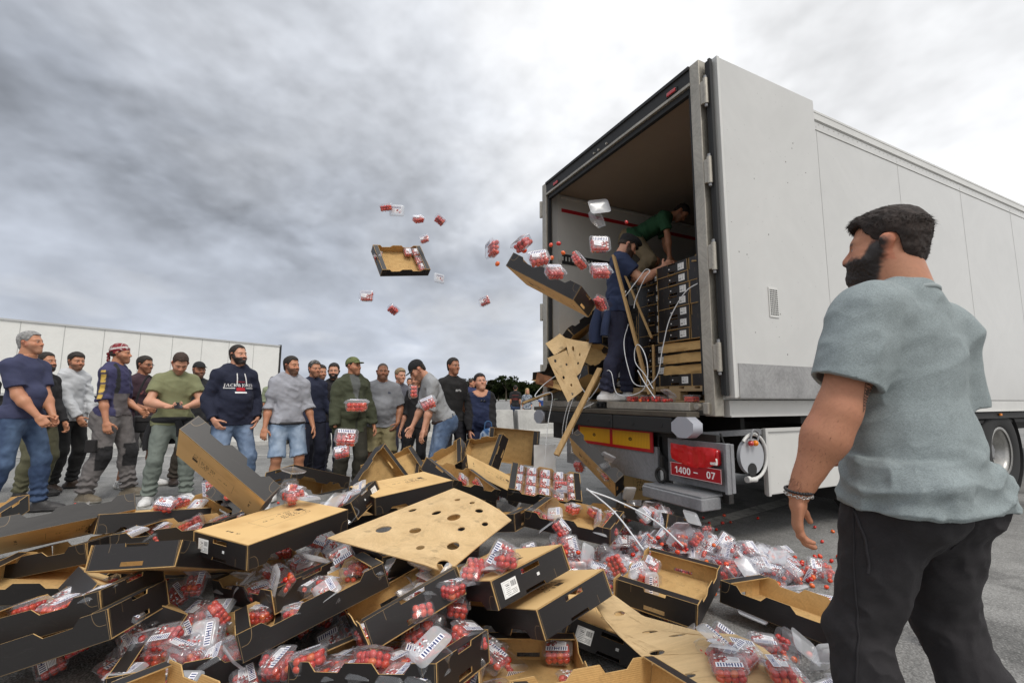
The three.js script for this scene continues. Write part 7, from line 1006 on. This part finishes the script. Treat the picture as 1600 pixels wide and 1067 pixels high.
sheet('torn_sheet', 'long torn kraft sheet running down to the bottom right between crates', [[0.345, 0.28, -2.325], [0.388, 0.303, -2.342], [1.157, 0.053, -1.849], [0.635, 0.171, -1.733]], 24, 10, [[0.5, 0.22, 0.16, 0.016], [0.5, 0.40, 0.13, 0.016], [0.15, 0.62, 0.07, 0.022], [0.62, 0.50, 0.11, 0.014], [0.72, 0.64, 0.07, 0.03], [0.12, 0.84, 0.08, 0.02], [0.85, 0.82, 0.05, 0.02], [0.5, 0.86, 0.06, 0.02]], (u, v) => 0.012 * Math.sin(v * 9 + u * 3) + 0.02 * Math.sin(u * 4 + v * 3) * v, kraftPale, [[[0.345, 0.28, -2.325], [0.414, 0.244, -1.976], [0.498, 0.214, -1.829], [0.635, 0.171, -1.733]], [[0.388, 0.303, -2.342], [0.645, 0.195, -2.105], [0.989, 0.169, -2.086], [1.157, 0.053, -1.849]]]);
sheet('broken_sheet', 'pale perforated sheet hanging from the trailer at its left side, the longer one', [[0.12, 1.40, -4.63], [0.42, 1.62, -4.62], [0.60, 0.0 + 1.44, -4.5], [0.47, 1.30, -4.48]].map((p, i) => [[0.365, 1.575, -4.75], [0.565, 1.66, -4.78], [0.72, 1.245, -4.72], [0.565, 1.125, -4.70]][i]), 10, 10, [[0.3, 0.12, 0.06, 0.035], [0.75, 0.3, 0.05, 0.03], [0.35, 0.52, 0.06, 0.035], [0.55, 0.75, 0.05, 0.03], [0.4, 0.92, 0.05, 0.03]], (u, v) => 0.01 * Math.sin(v * 4));
sheet('broken_sheet', 'pale perforated sheet hanging from the trailer, nearer the thrower', [[0.56, 1.80, -4.85], [0.84, 1.74, -4.80], [0.70, 1.42, -4.74], [0.63, 1.37, -4.76]], 10, 10, [[0.28, 0.25, 0.05, 0.07], [0.6, 0.4, 0.04, 0.05], [0.55, 0.65, 0.06, 0.04]], (u, v) => 0.012 * Math.sin(u * 4));
sheet('broken_sheet', 'small pale kraft piece above the two hanging perforated sheets', [[0.36, 1.75, -4.95], [0.52, 1.86, -4.98], [0.64, 1.75, -4.92], [0.45, 1.62, -4.9]], 8, 8, [], (u, v) => 0.01 * Math.sin(u * 4));
{ // crushed crate at the left corner of the trailer
  const t = thing('crushed_crate', 'crushed black crate with brown inside sticking out at the left corner of the trailer', 'crate', truckWorld(0.05, 1.36, -2.35), TR.a + 0.15); t.rotation.z = -0.05; t.rotation.x = 0.3;
  mesh('bottom_panel', bx(0.34, 0.006, 0.55, -0.05, 0, 0.05), kraft, t); mesh('long_wall', bx(0.34, 0.10, 0.006, -0.05, 0.05, -0.2), flapM, t); mesh('end_wall', bx(0.006, 0.11, 0.52, 0.12, 0.055, 0.05), flapM, t); mesh('torn_wall', (() => { const g = new THREE.PlaneGeometry(0.3, 0.14, 14, 6), p = g.attributes.position; for (let i = 0; i < p.count; i++) p.setZ(i, 0.05 * (noise3(p.getX(i) * 18, p.getY(i) * 18, 2) - 0.5)); g.computeVertexNormals(); g.rotateY(Math.PI / 2); g.translate(-0.22, 0.05, 0.03); return g; })(), phys(C(0.30, 0.13, 0.06), 0.9, { side: THREE.DoubleSide }), t);
  mesh('crumpled_flap', (() => { const g = new THREE.PlaneGeometry(0.5, 0.24, 16, 8), p = g.attributes.position; for (let i = 0; i < p.count; i++) p.setZ(i, 0.09 * (fbm(p.getX(i) * 9, p.getY(i) * 9, 5, 3) - 0.5)); g.computeVertexNormals(); g.rotateY(0.4); g.translate(0.05, 0.12, -0.1); return g; })(), phys(C(0.03, 0.028, 0.027), 0.55, { side: THREE.DoubleSide }), t);
}
const woodTex = dataTex(256, 512, (u, v, i, j) => { const g = tn(u, v * 0.15, 22, 4, 51), b = tn(u, v, 5, 3, 53), f = hash3(i, j >> 3, 2); const k = 0.80 + (g - .5) * 0.5 + (b - .5) * 0.2 + (f - .5) * 0.07; return [k, k * 0.97, k * 0.9]; }); woodTex.repeat.set(3, 1.2);
const pine = std(C(0.46, 0.30, 0.135), 0.75, 0, { map: woodTex });
function batten(label, a, b, w, h, roll) { tag(mesh('wood_batten', planeUV(bar(a, b, w, h, roll)), pine), label, 'batten'); }
batten('long pine batten leaning beside the thrower, the taller of the crossed pair', truckWorld(-0.06, 2.58, -1.08), truckWorld(0.04, 1.20, -0.74), 0.07, 0.022, 0.3);
batten('pine batten crossing behind the taller one in the trailer', truckWorld(0.10, 2.44, -1.12), truckWorld(0.20, 1.74, -0.86), 0.055, 0.022, 0.3);
batten('short upright pine batten on the pallet front', truckWorld(0.24, 1.68, -0.885), truckWorld(0.24, 1.14, -0.895), 0.05, 0.022, 0.2);
batten('pine batten leaning from the trailer sill down onto the heap', [0.88, 1.46, -4.62], [0.40, 0.66, -4.22], 0.05, 0.03, 0.3);
batten('pine batten jutting out to the left of the trailer corner', [0.12, 1.105, -5.30], [0.66, 1.30, -5.62], 0.05, 0.025, 0.4);
const strapM = phys(C(0.72, 0.73, 0.74), 0.4);
function strap(label, pts, r = 0.0042) { tag(mesh('white_strap', tube(pts, r, 90, 5), strapM), label, 'strap'); }
const tw = (x, y, z) => truckWorld(x, y, z);
strap('loop of white plastic strapping in the thrower\'s hands', [tw(0.0, 2.21, -0.98), tw(-0.02, 2.13, -1.0), tw(-0.02, 2.16, -0.95), tw(0.05, 2.30, -0.86), tw(0.1, 2.39, -0.8), tw(0.1, 2.36, -0.75), tw(0.08, 2.3, -0.80), tw(0.06, 2.1, -0.92), tw(0.05, 2.03, -0.93)]);
strap('white strap falling from the crossed battens to the pallet and up to the right post', [tw(0.02, 1.88, -0.98), tw(-0.04, 1.7, -0.98), tw(-0.05, 1.45, -0.92), tw(-0.03, 1.3, -0.86), tw(0, 1.28, -0.74), tw(0, 1.36, -0.60), tw(0, 1.6, -0.52), tw(0, 1.85, -0.42), tw(0.02, 2.06, -0.24), tw(0.04, 2.1, -0.14)], 0.0046);
strap('white strap loop hanging before the crushed crates', [tw(-0.03, 1.25, -0.62), tw(-0.03, 1.38, -0.72), tw(-0.03, 1.5, -0.84), tw(-0.03, 1.62, -0.84), tw(-0.03, 1.66, -0.80), tw(-0.03, 1.58, -0.72), tw(-0.03, 1.4, -0.68), tw(-0.03, 1.25, -0.74), tw(-0.04, 1.19, -0.95), tw(-0.05, 1.22, -1.1), tw(-0.06, 1.42, -1.16), tw(-0.06, 1.44, -1.22), tw(-0.08, 1.25, -1.38), tw(-0.1, 1.14, -1.5), tw(-0.1, 1.12, -1.55)], 0.0046);
strap('pair of white straps crossing down to the sill', [tw(-0.04, 1.42, -0.80), tw(-0.05, 1.30, -0.70), tw(-0.05, 1.17, -0.58)], 0.0046);
strap('white strap lying diagonally left of the thrower\'s shoes', [tw(-0.06, 1.44, -1.82), tw(-0.08, 1.30, -1.66), tw(-0.08, 1.16, -1.50)], 0.005);
strap('white strap hanging from the sill in front of the bumper, left of three', [tw(-0.10, 1.42, -1.62), tw(-0.2, 1.1, -1.72), tw(-0.22, 0.85, -1.80), tw(-0.2, 0.72, -1.84)]);
strap('white strap hanging from the sill in front of the bumper, middle of three', [tw(-0.1, 1.3, -1.68), tw(-0.2, 1.0, -1.72), tw(-0.22, 0.78, -1.76)]);
strap('white strap hanging from the sill in front of the bumper, right of three', [tw(-0.08, 1.12, -1.42), tw(-0.2, 1.02, -1.52), tw(-0.22, 0.70, -1.66)]);
strap('thin white strap at the left outside of the trailer corner', [[0.50, 1.42, -5.2], [0.34, 1.30, -5.1], [0.25, 1.18, -5.0], [0.42, 1.22, -4.95], [0.38, 0.9, -4.9], [0.35, 0.6, -4.9], [0.33, 0.3, -4.9]], 0.005);
strap('white strap running from the heap over the plastic spill, the upper one', [[0.55, 0.50, -3.5], [0.75, 0.44, -3.42], [0.95, 0.36, -3.2], [1.05, 0.27, -2.95]], 0.006);
strap('white strap running from the heap over the plastic spill, the lower one', [[0.55, 0.51, -3.48], [0.68, 0.42, -3.2], [0.78, 0.28, -2.85]], 0.006);
// white plastic canister and carton at the left rear corner of the trailer
{ const t = thing('white_carton', 'white paper sheet folded over the heap below the trailer rear', 'paper', [0.36, 0.52, -5.15], 0.3); const g = new THREE.PlaneGeometry(0.24, 0.28, 12, 12), p = g.attributes.position; for (let i = 0; i < p.count; i++) p.setZ(i, 0.02 * Math.sin(p.getX(i) * 9) + 0.01 * noise3(p.getX(i) * 20, p.getY(i) * 20, 1)); g.computeVertexNormals(); mesh('sheet', g, phys(C(0.68, 0.68, 0.67), 0.6, { side: THREE.DoubleSide }), t); }
// ------------------------------------------------------------------ the near man at the right, seen from behind
{
  const heather = dataTex(512, 512, (u, v, i, j) => { const a = hash3(i >> 3, j, 3), b = tn(u * 0.999, v, 50, 2, 61), c = hash3(i, j, 17), d = tn(u * 1, v, 9, 3, 63); const k = 0.78 + (a - .5) * 0.34 + (b - .5) * 0.42 + (c - .5) * 0.12 + (d - .5) * 0.12; return [k * 0.985, k * 1.0, k * 1.01]; }); heather.repeat.set(11, 11);
  const knit = dataTex(128, 128, (u, v) => { const k = 0.5 + 0.25 * Math.sin(u * 2 * Math.PI * 16) + 0.25 * Math.sin(v * 2 * Math.PI * 16 + Math.sin(u * 2 * Math.PI * 16) * 1.5); return [k, k, k]; }); knit.repeat.set(30, 30);
  const fleece = dataTex(256, 256, (u, v, i, j) => { const a = hash3(i, j >> 1, 5), b = tn(u, v, 30, 3, 71); const k = 0.85 + (a - .5) * 0.25 + (b - .5) * 0.3; return [k, k, k]; }); fleece.repeat.set(6, 6);
  const pores = dataTex(512, 512, (u, v, i, j) => { const a = hash3(i, j, 5), b = tn(u, v, 30, 4, 81), f = hash3(i >> 2, j >> 2, 9) > 0.992 ? -0.05 : 0; const k = 0.92 + (a - .5) * 0.12 + (b - .5) * 0.22; return [k + 0.04, k + f * .6 - 0.0, k + f]; }); pores.repeat.set(6, 6);
  const poreBump = dataTex(512, 512, (u, v, i, j) => { const k = 0.5 * hash3(i >> 1, j >> 1, 3) + 0.5 * tn(u, v, 70, 3, 83); return [k, k, k]; }); poreBump.repeat.set(9, 9);
  const shirtM = phys(C(1, 1, 1), 0.9, { vertexColors: true, map: heather, bumpMap: knit, bumpScale: 0.0006, sheen: 0.3, sheenRoughness: 0.6 });
  const trouserM = phys(C(1, 1, 1), 0.92, { vertexColors: true, map: fleece, bumpMap: knit, bumpScale: 0.0006, sheen: 0.5, sheenRoughness: 0.5 });
  const o = {
    at: [1.185, 0, -1.39], face: Math.PI + 0.34, h: 1.755, wide: 1.15, girth: 1.14, arm: 1.44, neck: 1.25, leg: 1.04, seed: 41, label: 'large bearded man in gray T-shirt and dark trousers, back to the viewer, at right', skin: 'tan', beard: 1, hairColour: [0.016, 0.010, 0.008], fat: 0.006,
    headYaw: 0.42, headPitch: -0.05, headScale: 1.0, headCell: 0.0042, handCell: 0.0034, cell: 0.0062, hairCell: 0.0042,
    hair: { t: 0.012, c: [0.022, 0.012, 0.008], rough: 0.004, quiff: 0.012, back: -0.072, line: 0.072 },
    handL: [0.43, 0.88, 0.10], handR: [-0.27, 0.98, 0.26], elbowL: [0.55, 0.0, -1], elbowR: [-0.2, -0.6, -0.6], hdirL: [0.0, -1, 0.12], palmL: [-0.7, -0.1, -0.65], curlL: 0.42, curlR: 0.5,
    footL: [0.17, 0.06], footR: [-0.17, -0.06],
    top: { name: 'shirt', uv: true, mat: shirtM, c: [0.335, 0.38, 0.38], loose: 0.014, armLoose: 0.007, sleeveAt: 0.70, hem: -0.055, fold: 0.012, mottle: 0.06, over: 0.007, blend: 0.13, flare: 0.022, reach: 0.16, bunch: 0.010 },
    legs: { uv: true, mat: trouserM, c: [0.026, 0.023, 0.025], loose: 0.022, waist: 0.06, fold: 0.014, mottle: 0.15 }, shoes: { c: [0.03, 0.03, 0.03] },
    bodyUV: true, shrugR: -0.045, skinMat: phys(C(1, 1, 1), 0.5, { vertexColors: true, map: pores, bumpMap: poreBump, bumpScale: 0.0009 }),
  };
  o.skinExtra = (x, y, z, c) => null;
  o.extra = (J, t, add) => {
    // bracelets on the left wrist
    const w = J.wrL, d = J.hdL.clone(), s = J.pnL.clone(), r = d.clone().cross(s).normalize(), ringPts = (k, R1, R2) => ellipse(28, 1).map(p => w.clone().addScaledVector(d, k).addScaledVector(s, p[0] * R1).addScaledVector(r, p[1] * R2));
    const dark = []; for (const q of ringPts(-0.012, 0.033, 0.037)) { const g = new THREE.SphereGeometry(0.0046, 8, 6); g.translate(q.x, q.y, q.z); dark.push(g); } add('bracelet', dark, std(C(0.014, 0.012, 0.013), 0.4));
    const sil = []; ringPts(-0.001, 0.033, 0.037).forEach((q, i) => { const g = new THREE.TorusGeometry(0.0042, 0.0012, 5, 10); g.rotateX(i % 2 ? 1.2 : 0); g.rotateY(i); g.translate(q.x, q.y, q.z); sil.push(g); }); add('chain_bracelet', sil, std(C(0.6, 0.6, 0.58), 0.3, 0.9));
    // triangular tattoo on the back of the left upper arm
    const body = t.children.find(c => c.name === 'body'); body.material.side = THREE.DoubleSide; t.updateMatrixWorld(true); const inv = t.matrixWorld.clone().invert(), rc = new THREE.Raycaster();
    const m = J.shL.clone().lerp(J.elL, 0.86), ax = J.elL.clone().sub(J.shL).normalize(), out = V3(-0.25, 0, -1).normalize(), sd = ax.clone().cross(out).normalize(), g = new THREE.PlaneGeometry(0.05, 0.085, 14, 20), p = g.attributes.position;
    for (let i = 0; i < p.count; i++) { const q0 = m.clone().addScaledVector(sd, p.getX(i)).addScaledVector(ax, -p.getY(i)).addScaledVector(out, 0.2), ow = q0.clone().applyMatrix4(t.matrixWorld), dw = out.clone().negate().transformDirection(t.matrixWorld); rc.set(ow, dw); const h = rc.intersectObject(body)[0], q = q0.addScaledVector(out, -(h ? h.distance : 0.16) + 0.0012); p.setXYZ(i, q.x, q.y, q.z); } g.computeVertexNormals();
    const art = a => canvasTex(128, 208, (x, W, H) => { x.fillStyle = a ? '#000' : '#2a2622'; x.fillRect(0, 0, W, H); if (a) { x.strokeStyle = '#ddd'; x.fillStyle = '#aaa'; x.lineWidth = 4; x.beginPath(); x.moveTo(10, 12); x.lineTo(118, 12); x.lineTo(64, 200); x.closePath(); x.stroke(); for (let k = 0; k < 16; k++) { const yy = 18 + k * 10, ww = 50 * (1 - yy / 205); x.beginPath(); x.moveTo(64 - ww, yy); x.quadraticCurveTo(64, yy + (k % 2 ? 26 : -14), 64 + ww, yy + 4); x.stroke(); } x.beginPath(); x.arc(64, 60, 20, 0, 7); x.stroke(); x.fill(); } }, !a, false);
    mesh('tattoo', g, std(C(1, 1, 1), 0.55, 0, { map: art(false), alphaMap: art(true), transparent: true, side: THREE.DoubleSide }), t);
    // many short hairs so that the head is not a smooth shell
    const hair = t.children.find(c => c.name === 'hair'), hp = hair.geometry.attributes.position, hn = hair.geometry.attributes.normal, R = rng(8), pos = [], nor = [], idx = [];
    for (let i = 0; i < 9000; i++) { const k = Math.floor(R() * hp.count), b = V3(hp.getX(k), hp.getY(k), hp.getZ(k)), n = V3(hn.getX(k), hn.getY(k), hn.getZ(k)), l = J.toHead(b.x, b.y, b.z); const flow = V3(0, -0.8 - l[1] * 2, 0).add(V3(0, 0, l[1] > 0.09 ? 1.3 : -0.4).applyMatrix4(J.R)).add(V3(R() - .5, R() - .5, R() - .5)); const dir = n.clone().multiplyScalar(0.35 + R() * 0.3).add(flow.multiplyScalar(0.5)).normalize(), L = (l[1] > 0.06 ? 0.011 : 0.005) * (0.6 + R()), sd2 = dir.clone().cross(V3(R() - .5, R() - .5, R() - .5)).normalize().multiplyScalar(0.0007); b.addScaledVector(n, -0.002); const e = b.clone().addScaledVector(dir, L), q = pos.length / 3; pos.push(b.x + sd2.x, b.y + sd2.y, b.z + sd2.z, b.x - sd2.x, b.y - sd2.y, b.z - sd2.z, e.x, e.y, e.z); const nn = n.clone().lerp(dir, 0.3); for (let z = 0; z < 3; z++) nor.push(nn.x, nn.y, nn.z); idx.push(q, q + 1, q + 2); }
    const hg = new THREE.BufferGeometry(); hg.setAttribute('position', new THREE.Float32BufferAttribute(pos, 3)); hg.setAttribute('normal', new THREE.Float32BufferAttribute(nor, 3)); hg.setIndex(idx); stuff(mesh('hair_strands', hg, std(C(0.03, 0.017, 0.010), 0.6, 0, { side: THREE.DoubleSide }), hair));
    const tr = t.children.find(c => c.name === 'trousers'); tr.material.side = THREE.DoubleSide; const onTr = (x, y, z, dx, dz) => { const dir = V3(dx, 0, dz).normalize(); rc.set(V3(x, y, z).addScaledVector(dir, -0.6).applyMatrix4(t.matrixWorld), dir.clone().transformDirection(t.matrixWorld)); const h = rc.intersectObject(tr)[0]; return h ? h.point.clone().applyMatrix4(inv).addScaledVector(dir, -0.001) : null; };
    const seam = []; for (let k = 0; k <= 22; k++) { const y = 0.86 - k * 0.032, q = onTr(0.1, y, 0.045 + 0.02 * (k / 22), -1, -0.02); if (q) seam.push(q); } if (seam.length > 3) mesh('side_seam', tube(seam, 0.0028, 60, 5), phys(C(0.022, 0.02, 0.022), 0.9), tr);
    const pk = []; for (let k = 0; k <= 8; k++) { const q = onTr(0.1, 0.85 - k * 0.02, 0.03 - 0.012 * Math.sin(k / 8 * 3.1) - k * 0.003, -1, -0.12); if (q) pk.push(q); } if (pk.length > 3) mesh('pocket_edge', tube(pk, 0.004, 30, 5), phys(C(0.03, 0.027, 0.03), 0.9), tr);
    const bs = []; for (let k = 0; k <= 8; k++) { const q = onTr(-0.01, 0.93 - k * 0.022, -0.1, 0, 1); if (q) bs.push(q); } if (bs.length > 3) mesh('back_seam', tube(bs, 0.0025, 30, 5), phys(C(0.022, 0.02, 0.022), 0.9), tr);
    // fine dark hairs on the left forearm
    { const bp2 = body.geometry.attributes.position, bn = body.geometry.attributes.normal, R2 = rng(18), P2 = [], N2 = [], I2 = [], cand = []; const ea = J.elL, eb = J.wrL, ab = eb.clone().sub(ea), l2 = ab.lengthSq(); for (let i = 0; i < bp2.count; i++) { const v = V3().fromBufferAttribute(bp2, i), q = v.clone().sub(ea).dot(ab) / l2; if (q > -0.1 && q < 0.95 && v.distanceTo(ea.clone().addScaledVector(ab, clamp(q))) < 0.085) cand.push(i); }
      const along = ab.clone().normalize(); for (let i = 0; i < 1500 && cand.length; i++) { const k = cand[Math.floor(R2() * cand.length)], b = V3().fromBufferAttribute(bp2, k).add(V3(R2() - .5, R2() - .5, R2() - .5).multiplyScalar(0.004)), n = V3().fromBufferAttribute(bn, k), dir = along.clone().multiplyScalar(0.8).addScaledVector(n, 0.35).add(V3(R2() - .5, R2() - .5, R2() - .5).multiplyScalar(0.7)).normalize(), e = b.clone().addScaledVector(dir, 0.007 + R2() * 0.009), w2 = dir.clone().cross(n).normalize().multiplyScalar(0.00016), q = P2.length / 3; P2.push(b.x + w2.x, b.y + w2.y, b.z + w2.z, b.x - w2.x, b.y - w2.y, b.z - w2.z, e.x, e.y, e.z); for (let z = 0; z < 3; z++) N2.push(n.x, n.y, n.z); I2.push(q, q + 1, q + 2); }
      const hg2 = new THREE.BufferGeometry(); hg2.setAttribute('position', new THREE.Float32BufferAttribute(P2, 3)); hg2.setAttribute('normal', new THREE.Float32BufferAttribute(N2, 3)); hg2.setIndex(I2); stuff(mesh('arm_hair', hg2, std(C(0.12, 0.065, 0.04), 0.7, 0, { side: THREE.DoubleSide }), t)); }
    // side seam and pocket opening of the trousers, shirt collar band
    add('collar', tube(ellipse(24, 1).map(p => J.neck0.clone().addScaledVector(J.S, p[0] * 0.083).addScaledVector(J.F, 0.006 + p[1] * 0.078).addScaledVector(J.U, 0.004 - 0.03 * p[1])), 0.008, 48, 8), phys(C(0.29, 0.325, 0.325), 0.9));
  };
  person(o);
}
scene.updateMatrixWorld(true);
renderer.render(scene, camera);
